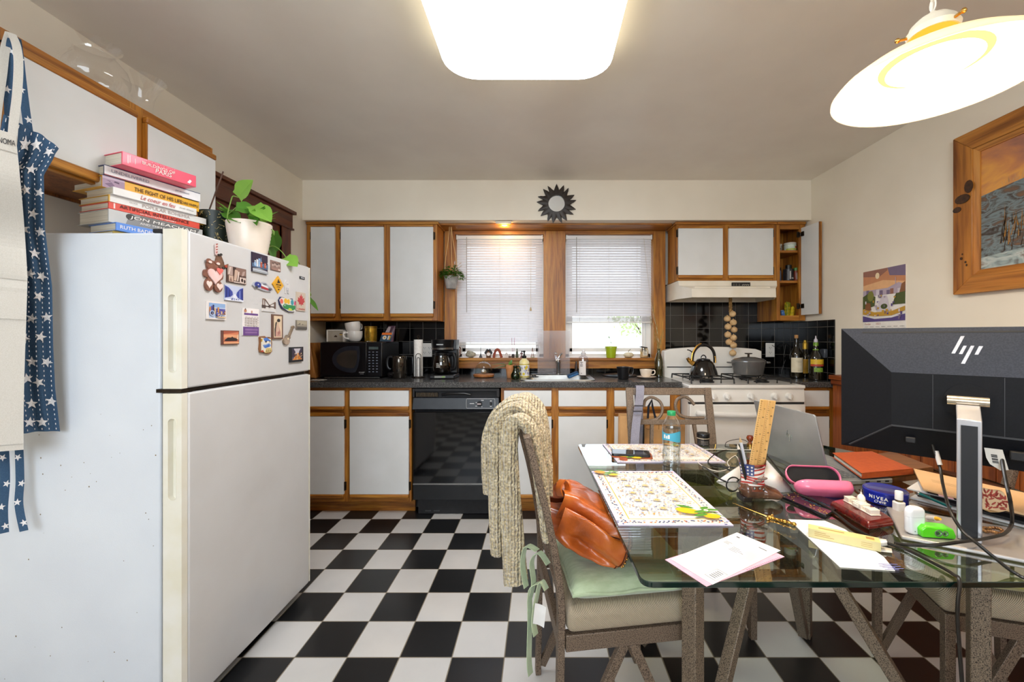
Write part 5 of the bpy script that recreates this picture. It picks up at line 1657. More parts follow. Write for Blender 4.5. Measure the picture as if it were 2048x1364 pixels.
for k, (lb, px, y, z, w, h, d, rot, c1, c2) in enumerate((
  ('yellow and green tea packet standing tallest on the bottom shelf', 1574,3.32,0,.034,.125,.03,(.0,.06,.35), '#c9b52a', '#8f9a2c'),
  ('yellow packet leaning at the right of the bottom shelf', 1583,3.28,0,.024,.09,.02,(.0,.24,.5), '#e0c62a', '#c8b020'),
  ('blue packet at the left of the bottom shelf', 1567,3.26,0,.022,.055,.02,(.0,-.18,0), '#2f62a8', '#6f95c9'),
  ('red packet lying at the right of the bottom shelf', 1595,3.26,0,.016,.05,.02,(.0,.2,0), '#b5281f', '#8f1f1a'))):
 t = root('spice_packet', lb, 'packet', (R3(px, y), y, zb_ + .006), rot=rot)
 build('pouch', MB().box(-w / 2, w / 2,-d / 2, d / 2,0, h), mat(c1, c2, r=.45, ns=50, lo=.48, hi=.55), t, bevel=.003)
 build('seal', MB().box(-w / 2, w / 2,-.0015,.0015, h + .0003, h + .006), mat(c2, r=.45), t)
# ================================================================== left side: cabinet over the fridge, books, plants, magnets, aprons
CFX = -1.53
cab = root('wall_cabinet', 'oak wall cabinet with white doors above the refrigerator', 'cabinet', (-1.67,1.4,1.765))
y0, y1, z0, z1 = .62,1.924,1.765,2.12
b = MB().box(XL + .003, CFX - .02, y0, y0 + .018, z0, z1).box(XL + .003, CFX - .001, y1 - .018, y1, z0, z1).box(XL + .003, CFX - .02, y0, y1, z0 + .01, z0 + .028).box(XL + .003, CFX - .02, y0, y1, z1 - .018, z1).box(XL + .003, XL + .01, y0, y1, z0, z1)
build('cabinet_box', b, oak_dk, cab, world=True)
ys = [(y0, y0 + .03),(1.125,1.2),(1.535,1.588),(1.915, y1)]
b = MB()
for a, c in ys:
 b.box(CFX - .02, CFX, a, c, z0, z1)
pieces('face_stile', b, oak_v, cab, world=True, bevel=.001)
b = MB()
for k in range(3):
 for q0, q1 in ((z0, z0 + .04),(z1 - .05, z1)):
  b.box(CFX - .02, CFX, ys[k][1] + .0005, ys[k + 1][0] - .0005, q0, q1)
pieces('face_rail', b, oak_y, cab, world=True, bevel=.001)
for a, c in ((y0 + .012,1.135),(1.19,1.548),(1.582,1.921)):
 d = build('door', MB().box(CFX + .001, CFX + .018, a + .006, c - .002, z0 + .036, z1 - .058), laminate, cab, world=True, bevel=.0015)
 build('finger_pull', MB().box(CFX + .001, CFX + .024, a, c, z0 + .006, z0 + .0355), oak_y, d, world=True, bevel=.006)
 build('finger_pull', MB().box(CFX + .001, CFX + .022, a, c, z1 - .0575, z1 - .034), oak_y, d, world=True, bevel=.004)
 build('oak_edge', MB().box(CFX + .001, CFX + .0185, a, a + .0055, z0 + .036, z1 - .058), oak_v, d, world=True)
vg = thin_glass('#ffffff', base=.05, refl=1.0, power=3.0, cap=.6, name='vase_glass')
t = root('glass_vase', 'large round clear glass vase on top of the left cabinet', 'vase', (-1.672,1.545,2.1205))
build('bowl', MB().lathe([(.0,.003),(.05,.003),(.08,.03),(.1,.075),(.102,.1),(.092,.135),(.068,.165),(.055,.178),(.058,.19),(.072,.208),(.078,.214),(.076,.215),(.055,.192),(.052,.178)], 44, caps=False), vg, t)
t = root('glass_vase', 'small flared clear glass vase behind the round one on the left cabinet', 'vase', (-1.672,1.735,2.1205))
build('bowl', MB().lathe([(.0,.003),(.058,.003),(.056,.012),(.036,.05),(.032,.08),(.038,.12),(.052,.16),(.068,.19),(.076,.202),(.074,.203),(.05,.162),(.036,.122)], 40, caps=False), vg, t)
paper_m = mat('#e4ddcb', '#cfc7b4', r=.9, ns=4, st=(1,1,160), lo=.4, hi=.6, name='page_block')
inkw = mat('#f7f2ea', r=.5)
inkk = mat('#17130f', r=.5)
DBK = V((.3,.954,0))
WBK = V((-.954,.3,0))
def book(label, pl, pr, z, th, wid, cover, texts, extras=(), round_=False, w2=None, jacket=None):
 """hardback lying flat, spine towards the room; returns the top height"""
 yn = 1.40
 x = (pl - CX) * yn / FL
 q = (pr - CX) / FL
 ln = (yn * q - x) / (.3 - .954 * q)
 o = V((x, yn, z))
 t = root('book', label, 'book', o + DBK * ln / 2 + WBK * wid / 2)
 def pt(u, w, h):
  return o + DBK * u + WBK * w + Z * h
 def slab(mb, u0, u1, w0, w1, h0, h1):
  return mb.hexa([pt(u0, w0, h0), pt(u1, w0, h0), pt(u1, w1, h0), pt(u0, w1, h0)], [pt(u0, w0, h1), pt(u1, w0, h1), pt(u1, w1, h1), pt(u0, w1, h1)])
 cm = mat(cover, r=.35, ns=20, coat=.2)
 b = MB()
 slab(b, 0, ln, 0.004, wid, 0,.0026)
 slab(b, 0, ln, 0.004, wid, th - .0026, th)
 slab(b, 0, ln, -.001,.0045,0, th)
 build('cover', b, cm if not jacket else mat(jacket, r=.4), t, world=True, bevel=.0012)
 b = MB()
 slab(b, .004, ln - .004,.0048, wid - .005,.0028, th - .0028)
 build('pages', b, paper_m, t, world=True)
 so = pt(0,-.0012,0)
 mats = [cm]
 polys = []
 if jacket:
  extras = [(cover, rect(0,0,1,1))] + list(extras)
 for c_, poly in extras:
  m__ = mat(c_, r=.45)
  if m__ not in mats:
   mats.append(m__)
  polys.append((mats.index(m__), poly))
 b = MB()
 art(b, polys, so, DBK * ln, Z * th)
 if polys:
  build('spine_print', b, mats, t, world=True)
 by = {}
 for s, u, v, w, h, m__, sh in texts:
  b = by.setdefault(m__.name, (MB(), m__))[0]
  glyphs(b, s, pt(ln * u, -.0021 if not polys else -.003, th * v), DBK, Z, w=ln * w, h=th * h, d=.0003, shear=sh)
 for b, m__ in by.values():
  build('spine_lettering', b, m__, t, world=True)
 return z + th + .0006
red_ink, black_ink, gold_ink = mat('#c5403c', r=.5), mat('#2a1a14', r=.5), mat('#e8d9a8', r=.5)
grey_ink = mat('#8d93a8', r=.5)
zb_ = 1.5726
zb_ = book('thick book with gold spine at the bottom of the stack on the fridge', 226,395, zb_, .031,.165, '#a8934a', [('PRESIDENTS', .4,.55,.62,.55, inkw, 0)])
zb_ = book('book with bright blue spine and white lettering, second from the bottom of the stack', 232,396, zb_, .028,.15, '#5f8fdc', [('RUTH BADER GINSBURG', .4,.5,.72,.42, inkw, 0)])
zb_ = book('grey book with black and white photo spine low in the stack', 217,405, zb_, .045,.17, '#c9c9c6',
   [('JON MEACHAM', .55,.66,.72,.3, inkw, .1),('AND THERE', .42,.36,.26,.16, inkw, 0),('WAS LIGHT', .74,.36,.22,.16, inkw, 0)],
   [('#8d8d8c', [(.15,0),(.5,0),(.5,1),(.2,1)]),('#3a3734', disc(.2,.7,.045,.25,12)),('#55524f', [(.46,0),(.97,0),(.97,.35),(.7,.35),(.5,.5)]),('#6e6c69', [(.27,.55),(.9,.3),(.96,.95),(.3,.98)]),('#2b2a29', [(.6,.02),(1,.02),(1,.18),(.66,.2)])])
zb_ = book('red book with dark block capitals in the middle of the stack', 217,399, zb_, .0235,.16, '#e2503f',
   [('ARTIFICIAL INTELLIGENCE', .48,.62,.76,.5, black_ink, 0),('AN ILLUSTRATED HISTORY', .5,.2,.4,.2, inkw, 0)], [('#f3d8d2', rect(.045,.15,.06,.9))])
zb_ = book('white book with a yellow edge and faded lettering, longest in the stack', 217,412, zb_, .0235,.165, '#e9e6e0',
   [('POPULAR BOHEMIA', .55,.5,.5,.5, mat('#b8a49c', r=.6),0),('GLUCK', .22,.55,.08,.25, mat('#b8aea6', r=.6),0)], [('#d9a83a', rect(0,0,.01,1))], jacket='#d9a83a')
zb_ = book('white book with red script lettering above the faded white one', 226,393, zb_, .0255,.155, '#ece9e4',
   [('Le coeur en feu', .5,.52,.42,.6, red_ink, .35),('Jamie Gustav', .86,.5,.2,.3, mat('#b4b0ac', r=.6),.3)])
zb_ = book('yellow book with a purple face photo at its spine end', 204,398, zb_, .0395,.165, '#f0b429',
   [('THE FIGHT OF HIS LIFE', .54,.52,.5,.36, black_ink, 0),('CHRIS WHIPPLE', .885,.5,.2,.26, black_ink, 0)],
   [('#a98fa6', rect(0,0,.2,1)),('#7d6480', [(.02,.3),(.07,.1),(.11,.3),(.08,.55)]),('#5c4560', [(.1,.6),(.15,.55),(.15,.68),(.11,.72)]),('#c9b3c6', [(.0,.75),(.2,.82),(.2,1),(0,1)]),('#5c4560', [(.03,.62),(.07,.56),(.07,.64)])])
zb_ = book('white book with pale blue lettering and dark red edge below the pink one', 208,400, zb_, .0345,.165, '#f1eff0',
   [('UNDELIVERED', .24,.55,.36,.3, grey_ink, 0),('JEFF NUSSBAUM', .78,.5,.16,.22, mat('#9aa0b0', r=.6),0)], [('#8f2f33', rect(0,0,.78,.1)),('#2a3a66', rect(0,.93,1,1))], jacket='#2f3f66')
zb_ = book('bright pink travel book on top of the stack on the fridge', 244,392, zb_, .0445,.13, '#ee4f6a',
   [('BUILDINGS OF', .46,.62,.44,.24, inkw, 0),('PARIS', .52,.32,.22,.34, inkw, .1),('GUIDE TO THE GREAT', .47,.86,.42,.1, mat('#f3a9b6', r=.5),0)],
   [('#f7d9de', rect(.06,.2,.075,.85)),('#f7d9de', rect(.085,.3,.097,.85)),('#f7d9de', rect(.15,.3,.16,.75)),('#f6f2ef', [(.86,.2),(.9,.5),(.93,.42),(.9,.15)])])
FZ = 1.5726
t = root('planter', 'dark green pot with gold branch pattern between books and white pot', 'planter', (-1.385,1.76, FZ))
build('pot', MB().lathe([(.042,0),(.046,.004),(.06,.18),(.062,.196),(.057,.196),(.052,.17),(0,.165)], 36), mat('#1d2a20', '#141c16', r=.45, ns=12), t)
b = MB()
rr = random.Random(21)
for i in range(150):
 a, z = rr.uniform(-2.6,1.0), rr.uniform(.02,.185)
 r_ = .0465 + (.0625 - .0465) * z / .19 + .0006
 if rr.random() < .35:
  a2, z2 = a + rr.uniform(-.35,.35), z + rr.uniform(-.03,.03)
  z2 = max(.015, min(.19, z2))
  r2 = .0465 + (.0625 - .0465) * z2 / .19 + .0006
  b.tube([(r_ * math.cos(a), r_ * math.sin(a), z),(r2 * math.cos(a2), r2 * math.sin(a2), z2)], .0008,3)
 else:
  n_ = V((math.cos(a), math.sin(a),0))
  tt = V((-n_.y, n_.x, 0))
  c = n_ * r_ + Z * z
  s = rr.uniform(.0016,.003)
  b.add([c + tt * s * math.cos(k * PI / 3) + Z * s * math.sin(k * PI / 3) for k in range(6)], [tuple(range(6))])
build('gold_pattern', b, mat('#c9b57a', '#a8945a', r=.4), t, sharp=0)
build('soil', MB().lathe([(.054,.175),(0,.18)], 20), soil, t)
p0, p1 = V((-.0,-.01,.17)), at_depth(446.5,343,1.74) - V((-1.385,1.76, FZ))
t2 = root('incense_stick', 'long brown incense stick standing in the dark planter', 'incense', (-1.385,1.76, FZ))
build('stick', MB().tube([p0 + V((-.03,0,.012)), p1], .0028,6), mat('#5f4438', '#4c352b', r=.9), t2)
t = root('pothos_plant', 'leafy trailing plant in a cream textured pot on the fridge', 'plant', (-1.232,1.745, FZ))
b = MB()
nu, nv = 44,20
def potf(u, v):
 r_ = .055 + .026 * min(1, v * 1.08) ** .7
 k = (math.floor(u * nu + .5) + math.floor(v * nv + .5))
 r_ += .0014 * (1 if k % 2 == 0 else -1) if 0.04 < v < .93 else .001
 return (r_ * math.cos(2 * PI * u), r_ * math.sin(2 * PI * u),.148 * v)
b.grid(potf, nu, nv, closed_u=True)
b.lathe([(.0805,.148),(.075,.148),(.07,.12),(0,.118)], 44, caps=False).lathe([(0,.0005),(.055,.0005)], 44, caps=False)
build('pot', b, mat('#eadccd', '#e0d0bf', r=.35, ns=10, coat=.2), t, sharp=12)
build('soil', MB().lathe([(.07,.122),(0,.13)], 24), soil, t)
O = V((-1.232,1.745, FZ))
def P(px, py, y):
 return at_depth(px, py, y) - O
b = MB()
lf = MB()
lf2 = MB()
stems = [([(500,452,1.745),(478,450,1.70),(455,440,1.66),(463,398,1.66),(468,392,1.66)], (478,395,1.66),(500,360,1.64),.1,.085, lf),
   ([(505,452,1.745),(490,440,1.72),(455,430,1.68)], (472,415,1.67),(512,420,1.7),.1,.07, lf2),
   ([(500,452,1.745),(470,440,1.7)], (452,425,1.69),(478,440,1.66),.1,.06, lf2),
   ([(510,452,1.745),(490,415,1.70)], (508,412,1.7),(540,438,1.68),.1,.08, lf),
   ([(500,452,1.745),(500,425,1.72)], (500,418,1.72),(512,445,1.68),.07,.04, lf2),
   ([(515,452,1.745),(515,420,1.74)], (513,412,1.74),(522,436,1.70),.06,.035, lf),
   ([(450,420,1.74),(440,415,1.74)], (455,447,1.83),(462,476,1.9),.09,.06, lf2),
   ([(515,452,1.745),(545,460,1.77),(548,470,1.78)], (545,462,1.86),(556,504,1.93),.09,.055, lf2),
   ([(520,452,1.745),(536,470,1.86),(538,496,1.9)], (538,496,1.9),(553,524,1.97),.08,.06, lf2),
   ([(530,500,1.86),(545,492,1.87),(560,500,1.86),(572,514,1.85)], (570,516,1.85),(593,530,1.84),.075,.075, lf),
   ([(592,522,1.86),(600,530,2.0),(622,590,2.06)], (618,596,2.06),(637,620,2.09),.09,.022, lf2)]
for path, lb0, lb1, ln, wd, tgt in stems:
 pts = [P(*q) for q in path]
 b.tube(spline(pts, 5),.0022,5)
 p0, p1 = P(*lb0), P(*lb1)
 b.tube([pts[-1], p0], .002,5)
 tgt.leaf(p0,(p1 - p0), V((.35,-.75,.55)),(p1 - p0).length * 1.05, wd, .12,7, heart=.75)
rr = random.Random(33)
for i in range(30):
 a = rr.uniform(0,2 * PI)
 tgt = lf if i % 2 else lf2
 p0 = V((.045 * math.cos(a),.045 * math.sin(a),.143))
 tgt.leaf(p0,(math.cos(a) * .6, math.sin(a) * .6, rr.uniform(.9,1.6)), Z, rr.uniform(.05,.095), rr.uniform(.02,.036),.45,5)
build('stem', b, mat('#7fa04a', '#6d8f3c', r=.5), t)
pieces('leaf', lf, leaf_c, t, sharp=0)
pieces('leaf', lf2, leaf_b, t, sharp=0)
def mag(name, label, pl, pr, pt, pb, dep, cols, polys, back=0, outline=None, cat='magnet', r=.4):
 ya, yb = FXF * FL / (pl - CX), FXF * FL / (pr - CX)
 ym = (ya + yb) / 2
 za, zb2 = zs(pb, ym), zs(pt, ym)
 o = V((FXF + .0006, ya, za))
 t = root(name, label, cat, (FXF + .0006, ym, (za + zb2) / 2), group=None)
 R, U = Y * (yb - ya), Z * (zb2 - za)
 mats = [mat(c, r=r, ns=30) for c in cols]
 b = MB()
 b.prism(outline or rect(0,0,1,1), o, R, U, X, dep)
 build('backing', b, mats[back], t, world=True)
 b = MB()
 art(b, polys, o + X * dep, R, U, .0004,.0002)
 build('picture', b, mats, t, world=True, sharp=0)
 return t, o, R, U, mats
def skyline(i, base, hs, u0=0.0, u1=1.0):
 n = len(hs)
 return [(i[k % len(i)], rect(u0 + (u1 - u0) * k / n, base, u0 + (u1 - u0) * (k + .92) / n, base + h)) for k, h in enumerate(hs)]
rr = random.Random(8)
def specks(i, n, u0, v0, u1, v1, s):
 return [(i[k % len(i)], (lambda u, v, a: rect(u, v, min(.99, u + a * rr.uniform(.5,1.4)), min(.99, v + a * rr.uniform(.5,1.4))))(rr.uniform(u0, u1 - s), rr.uniform(v0, v1 - s), s)) for k in range(n)]
ya, yb = FXF * FL / (404 - CX), FXF * FL / (442 - CX)
t = root('bear_magnet', 'brown teddy bear magnet holding a pink heart', 'magnet', (FXF + .0006,(ya + yb) / 2, zs(551,(ya + yb) / 2)))
w_, h_ = yb - ya, .105
o = V((FXF + .0006, ya, zs(583,(ya + yb) / 2)))
def layer(nm, polys, d0, d, m__, par):
 b = MB()
 for k, p in enumerate(polys):
  b.prism(p, o + X * (d0 + .00005 * k), Y * w_, Z * h_, X, d + .0002 * k)
 return build(nm, b, m__, par, world=True)
brn, crm = mat('#8a5c48', '#75493a', r=.6, ns=40), mat('#f0d9d0', '#ead0c6', r=.5)
layer('body', [disc(.55,.55,.4,.3), disc(.45,.83,.3,.17), disc(.12,.55,.12,.12), disc(.9,.55,.12,.14), disc(.27,.2,.2,.2), disc(.75,.18,.22,.19)], 0,.006, brn, t)
layer('ear', [disc(.24,.96,.14,.075), disc(.68,.96,.14,.075)], .006,.002, brn, t)
layer('muzzle', [disc(.28,.93,.09,.04), disc(.7,.93,.09,.04)], .0082,.0012, crm, t)
layer('heart', [heart(.55,.52,.38,.27)], .0062,.004, mat('#efcfca', '#e6c0ba', r=.5), t)
layer('small_heart', [heart(.75,.7,.17,.12)], .0105,.0025, mat('#ef7a70', '#e56a62', r=.5), t)
layer('foot_pad', [heart(.25,.22,.14,.13), heart(.8,.19,.17,.13)], .0062,.0022, crm, t)
ya, yb = FXF * FL / (425 - CX), FXF * FL / (454 - CX)
t = root('reindeer_magnet', 'brown reindeer magnet with a striped candy cane above the teddy bear', 'magnet', (FXF + .0006,(ya + yb) / 2, zs(514,(ya + yb) / 2)))
o = V((FXF + .0006, ya, zs(538,(ya + yb) / 2)))
w_, h_ = yb - ya, .083
layer('body', [[(.1,.12),(.45,.02),(.72,.1),(.68,.3),(.45,.62),(.25,.6),(.15,.35)], [(.6,.02),(.95,.12),(1,.28),(.85,.22),(.65,.18)]], 0,.005, mat('#7d5a44', '#5f4232', r=.7, ns=60), t)
layer('cane', [[(.1,.55),(.22,.52),(.2,.98),(.08,.98)]], .002,.004, mat('#ead9d4', '#d9b9b2', r=.5, ns=120), t)
layer('cane_stripe', [[(.1,.62 + .11 * k),(.21,.65 + .11 * k),(.21,.69 + .11 * k),(.1,.66 + .11 * k)] for k in range(4)], .0062,.0006, mat('#a8443c', r=.5), t)
layer('bow', [disc(.3,.56,.12,.04,8), disc(.45,.6,.08,.05,8), disc(.62,.05,.1,.05,8)], .0052,.002, mat('#3f3a34', '#26231f', r=.6), t)
layer('nose', [disc(.78,.15,.09,.06,10)], .0055,.002, mat('#a8402c', r=.4), t)
mag('photo_magnet', 'brown photo collage magnet right of the teddy bear', 451.6,490,535,567,.004, ['#5f473f', '#b39a90', '#d8c4b8', '#8a6a5e', '#3b2c28', '#c9ab98'],
 [(1, rect(.02,.45,.28,.98)),(2, [(.05,.5),(.12,.5),(.2,.95),(.12,.95)]),(4, rect(.3,.8,.42,.99)),(3, rect(.44,.55,.98,.98)),(5, [(.32,.15),(.45,.15),(.55,.8),(.38,.85)]),(2, [(.48,.15),(.55,.15),(.62,.75),(.55,.75)]),(1, [(.72,.5),(.85,.55),(.92,.85),(.78,.8)]),(2, rect(.62,.05,.96,.42)),(4, disc(.75,.25,.06,.12)),(4, disc(.88,.2,.05,.12)),(5, rect(.05,.05,.28,.42)),(3, [(.08,.08),(.22,.08),(.15,.35)]),(2, rect(.3,.03,.6,.1))])
mag('postcard_magnet', 'blue winter street postcard magnet below the photo collage', 447.6,484,572,602,.003, ['#c3cbe2', '#3b4aa0', '#26307a', '#e6e9f4', '#7d8ac8'],
 [(0, rect(0,0,1,1)),(3, [(.35,0),(.7,0),(.6,.45),(.48,.45)]),(1, [(0,.15),(.3,.25),(.42,.4),(.4,.6),(.2,.85),(0,.95)]),(1, [(1,.1),(.72,.22),(.6,.4),(.65,.6),(.82,.85),(1,.95)]),(2, [(.04,.2),(.12,.22),(.12,.8),(.04,.85)]),(2, [(.2,.25),(.26,.27),(.26,.7),(.2,.72)]),(2, [(.9,.1),(.97,.1),(.97,.85),(.9,.85)]),(4, [(.76,.22),(.82,.2),(.82,.75),(.76,.7)]),(3, rect(0,0,1,.1))] + specks([2,4], 12,.3,.02,.75,.2,.05))
mag('city_magnet', 'night city skyline magnet at the top of the freezer door', 501.7,533,508,546,.004, ['#2b1f38', '#8fb4dc', '#d9e0ea', '#b5563f', '#9fa3a8', '#55708f', '#e8d9b4'],
 [(0, rect(0,0,1,1)),(5, rect(0,.25,1,.45))] + skyline([5,1,2,1,3,5,3,5], .3, [.15,.3,.38,.45,.3,.22,.28,.2]) + [(1, [(.5,.6),(.56,.6),(.53,.88)]),(4, [(0,0),(1,0),(1,.14),(.4,.24),(0,.18)]),(2, rect(0,.1,.9,.13))] + specks([6,2,3], 18,.05,.3,.95,.7,.04))
mag('photo_magnet', 'small brownish group photo magnet beside the night skyline', 540,560,522.5,542,.002, ['#8d7168', '#bfa79c', '#5f4a46', '#d6c3b6', '#a07c70'],
 [(0, rect(0,0,1,1))] + [(1, disc(.2 + .2 * k, .55 + .1 * (k % 2),.09,.16,10)) for k in range(4)] + [(2, disc(.2 + .2 * k, .72 + .1 * (k % 2),.08,.08,10)) for k in range(4)] + [(4, rect(.05,.05,.95,.3)),(3, rect(.7,.1,.9,.25))])
carp = [(0,.45),(.06,.75),(.2,.92),(.42,.88),(.52,.98),(.66,.92),(.76,.72),(.95,.5),(1,.3),(.9,.1),(.6,.06),(.3,.18),(.1,.28)]
mag('car_magnet', 'silver car magnet with blue and red side below the skyline', 503,543,563,583,.005, ['#b5b6be', '#2f3a8a', '#b03038', '#eceaea', '#6f7078', '#3c3c44'],
 [(1, disc(.24,.58,.17,.27)),(3, star(.25,.6,.09, ru=.5)),(3, [(.38,.55),(.72,.4),(.72,.55),(.4,.72)]),(2, [(.38,.3),(.75,.18),(.75,.38),(.4,.52)]),(4, [(.48,.8),(.62,.85),(.68,.72),(.5,.68)]),(5, disc(.82,.3,.07,.14)),(5, disc(.16,.32,.07,.12)),(4, [(.75,.35),(.95,.3),(.93,.45),(.78,.5)])], outline=carp)
mag('sign_magnet', 'yellow diamond road sign magnet on the freezer door', 543,565.5,552,587,.004, ['#e0a21e', '#f0bd3a', '#2a241a', '#8a6a14'],
 [(1, [(.5,.06),(.94,.5),(.5,.94),(.06,.5)]),(0, [(.5,.1),(.9,.5),(.5,.9),(.1,.5)]),(2, [(.38,.58),(.62,.6),(.66,.68),(.56,.72),(.52,.82),(.46,.78),(.42,.68)]),(2, rect(.3,.46,.44,.53)),(2, rect(.47,.46,.55,.53)),(2, rect(.58,.46,.72,.53)),(3, rect(.36,.34,.64,.4)),(2, rect(.44,.2,.56,.26))], outline=[(.5,0),(1,.5),(.5,1),(0,.5)])
t, o, R, U, ms = mag('figure_magnet', 'clear acrylic figure magnet right of the yellow diamond', 567,578.7,560,588,.003, ['#dcd9d6', '#c3c3cc', '#b9a9b4'],
 [(1, disc(.5,.8,.3,.14,14)),(0, disc(.5,.8,.24,.11,14)),(2, disc(.55,.7,.08,.04,8)),(1, rect(.24,.4,.76,.44)),(1, rect(.3,.12,.36,.4)),(1, rect(.62,.12,.68,.4))], outline=[(.2,.02),(.4,.06),(.45,.3),(.55,.3),(.6,.06),(.8,.02),(.9,.45),(.95,.75),(.75,.98),(.25,.98),(.05,.75),(.1,.45)])
mag('bridge_magnet', 'brown metal suspension bridge magnet on a white card', 522,550.5,598,624,.002, ['#d9d5d0', '#6a4f42', '#8a6a54', '#4a3a34', '#c2c6d0'],
 [(1, rect(.04,.25,.1,.98)),(1, rect(.17,.25,.23,.98)),(2, rect(.04,.9,.23,.98)),(3, rect(.02,.38,.98,.46)),(3, rect(.0,.28,.26,.5)),(1, [(.2,.9),(.5,.5),(.52,.54),(.24,.96)]),(1, [(.92,.76),(.55,.5),(.56,.55),(.92,.82)]),(1, rect(.86,.3,.97,.82)),(3, rect(.46,.34,.58,.56)),(4, rect(.05,.04,.9,.07))])
gat = [(.02,.75),(.12,.98),(.3,.95),(.45,.88),(.6,.9),(.78,.98),(.86,.86),(1,.8),(.98,.6),(.9,.45),(.98,.2),(.88,.02),(.6,.0),(.4,.1),(.2,.2),(.08,.45)]
t, o, R, U, ms = mag('gator_magnet', 'colourful green alligator magnet with bright letters', 554.5,589,595,624,.006, ['#2b2f55', '#2c8a4a', '#e8b52a', '#e06a5a', '#e3e0d8', '#3a9aa8', '#c9d84a', '#d0406a'],
 [(4, gat[:1] + [(.14,.94),(.85,.9),(.97,.7),(.88,.45),(.95,.2),(.85,.06),(.55,.05),(.24,.25),(.1,.5)]),(3, disc(.15,.68,.09,.17,12)),(2, disc(.38,.74,.1,.18,12)),(2, disc(.54,.72,.08,.18,12)),(5, disc(.76,.7,.09,.2,12)),(7, disc(.92,.66,.05,.14,12)),
  (1, [(.2,.4),(.3,.55),(.5,.5),(.75,.5),(.95,.48),(.93,.25),(.8,.15),(.6,.2),(.4,.18),(.26,.25)]),(6, [(.5,.12),(.75,.12),(.7,.26),(.55,.28)]),(4, disc(.32,.44,.05,.05,8)),(0, disc(.33,.44,.025,.03,8)),(4, [(.85,.05),(.93,.05),(.92,.22),(.86,.22)])], outline=gat)
t, o, R, U, ms = mag('maple_magnet', 'beige magnet with a red maple leaf at the right of the door', 591,609,585,622,.004, ['#cbbba8', '#c23a3c', '#b5a592'], [
 (1, [(.5,.93),(.58,.78),(.68,.82),(.66,.66),(.86,.74),(.82,.6),(.92,.54),(.72,.42),(.76,.34),(.55,.36),(.53,.27),(.47,.27),(.45,.36),(.24,.34),(.28,.42),(.08,.54),(.18,.6),(.14,.74),(.34,.66),(.32,.82),(.42,.78)])])
b = MB()
glyphs(b, 'CANADA', o + X * .0046 + R * .5 + U * .1, Y, Z, w=R.length * .8, h=U.length * .09, d=.0004)
build('lettering', b, ms[1], t, world=True)
mag('city_magnet', 'white framed city painting magnet at the left below the bear', 411,449,604,639,.006, ['#e9e0da', '#8fb0dc', '#5a55a0', '#c98a4a', '#e0c49a', '#37325c', '#b8c8e4', '#8a4a3a'],
 [(6, rect(.07,.08,.93,.92)),(1, rect(.07,.7,.93,.92)),(2, rect(.07,.35,.93,.62))] + skyline([3,2,5,4,2,3,2,4,2,7], .3, [.4,.45,.52,.35,.25,.4,.22,.18,.26,.2], .08,.92) + [(6, disc(.2,.35,.13,.16)),(5, disc(.2,.35,.08,.1)),(4, rect(.5,.1,.92,.18)),(2, rect(.4,.2,.6,.36))] + specks([3,4,1,5], 22,.08,.1,.92,.5,.05))
t, o, R, U, ms = mag('calendar_magnet', 'tiny purple and white calendar magnet in the middle of the door', 483.5,516.5,617,671,.003, ['#efe9e6', '#6a4488', '#a89a94', '#8f6aa0', '#c88a6a', '#5a4a3a', '#c9bfba'],
 [(1, rect(.02,.0,.98,.32)),(1, rect(.08,.75,.92,.82)),(3, rect(.12,.18,.9,.25)),(3, rect(.12,.08,.86,.14)),(4, disc(.14,.9,.08,.06,10)),(5, disc(.14,.96,.03,.04,8)),(4, rect(.5,.83,.55,.92))] + [(6, rect(.12 + .16 * i, .36 + .09 * j, .24 + .16 * i, .42 + .09 * j)) for i in range(5) for j in range(4)])
t, o, R, U, ms = mag('print_magnet', 'tall brown framed magnet with a sketched standing figure', 541.7,563,629,678,.006, ['#6b4a3a', '#e0c8a8', '#2f2926', '#c99a8a', '#b0756a', '#d8b8a0'],
 [(1, rect(.12,.06,.88,.94)),(2, [(.2,.1),(.28,.1),(.3,.4),(.38,.6),(.44,.76),(.3,.6),(.18,.4)]),(3, [(.26,.1),(.78,.1),(.76,.3),(.6,.5),(.5,.68),(.36,.48),(.28,.3)]),(5, [(.36,.3),(.6,.3),(.52,.62),(.46,.62)]),(2, disc(.56,.76,.15,.07,12)),(4, [(.5,.14),(.68,.24),(.6,.36),(.48,.26)]),(2, [(.22,.52),(.3,.54),(.34,.7),(.26,.66)])])
ya, yb = FXF * FL / (564 - CX), FXF * FL / (586 - CX)
t = root('guitar_magnet', 'small brown guitar magnet tilted on the freezer door', 'magnet', (FXF + .0006,(ya + yb) / 2, zs(670,(ya + yb) / 2)))
o = V((FXF + .0006, ya, zs(689,(ya + yb) / 2)))
w_, h_ = yb - ya, zs(651,(ya + yb) / 2) - zs(689,(ya + yb) / 2)
layer('guitar_body', [disc(.27,.18,.27,.19), disc(.4,.38,.2,.13)], 0,.008, mat('#a9927a', '#7a6752', r=.25, ns=30, coat=.5), t)
layer('guitar_neck', [[(.4,.42),(.52,.36),(.88,.86),(.78,.92)], disc(.86,.92,.11,.085,10)], .002,.007, mat('#8a765f', '#6d5a46', r=.3), t)
layer('sound_hole', [disc(.36,.3,.08,.055,14)], .0082,.0008, mat('#e0c9a4', r=.4), t)
mag('beach_magnet', 'small grey seaside photo magnet near the right edge of the door', 590.6,612,641,659,.005, ['#7d7468', '#b3a890', '#5a554e', '#9c9382', '#3f3b37'],
 [(1, rect(.04,.55,.97,.96)),(3, rect(.04,.3,.97,.58)),(2, rect(.04,.06,.97,.32)),(4, rect(.04,.04,.97,.1)),(2, [(.1,.5),(.3,.55),(.35,.72),(.2,.62)]),(4, [(.5,.5),(.6,.5),(.55,.66)])])
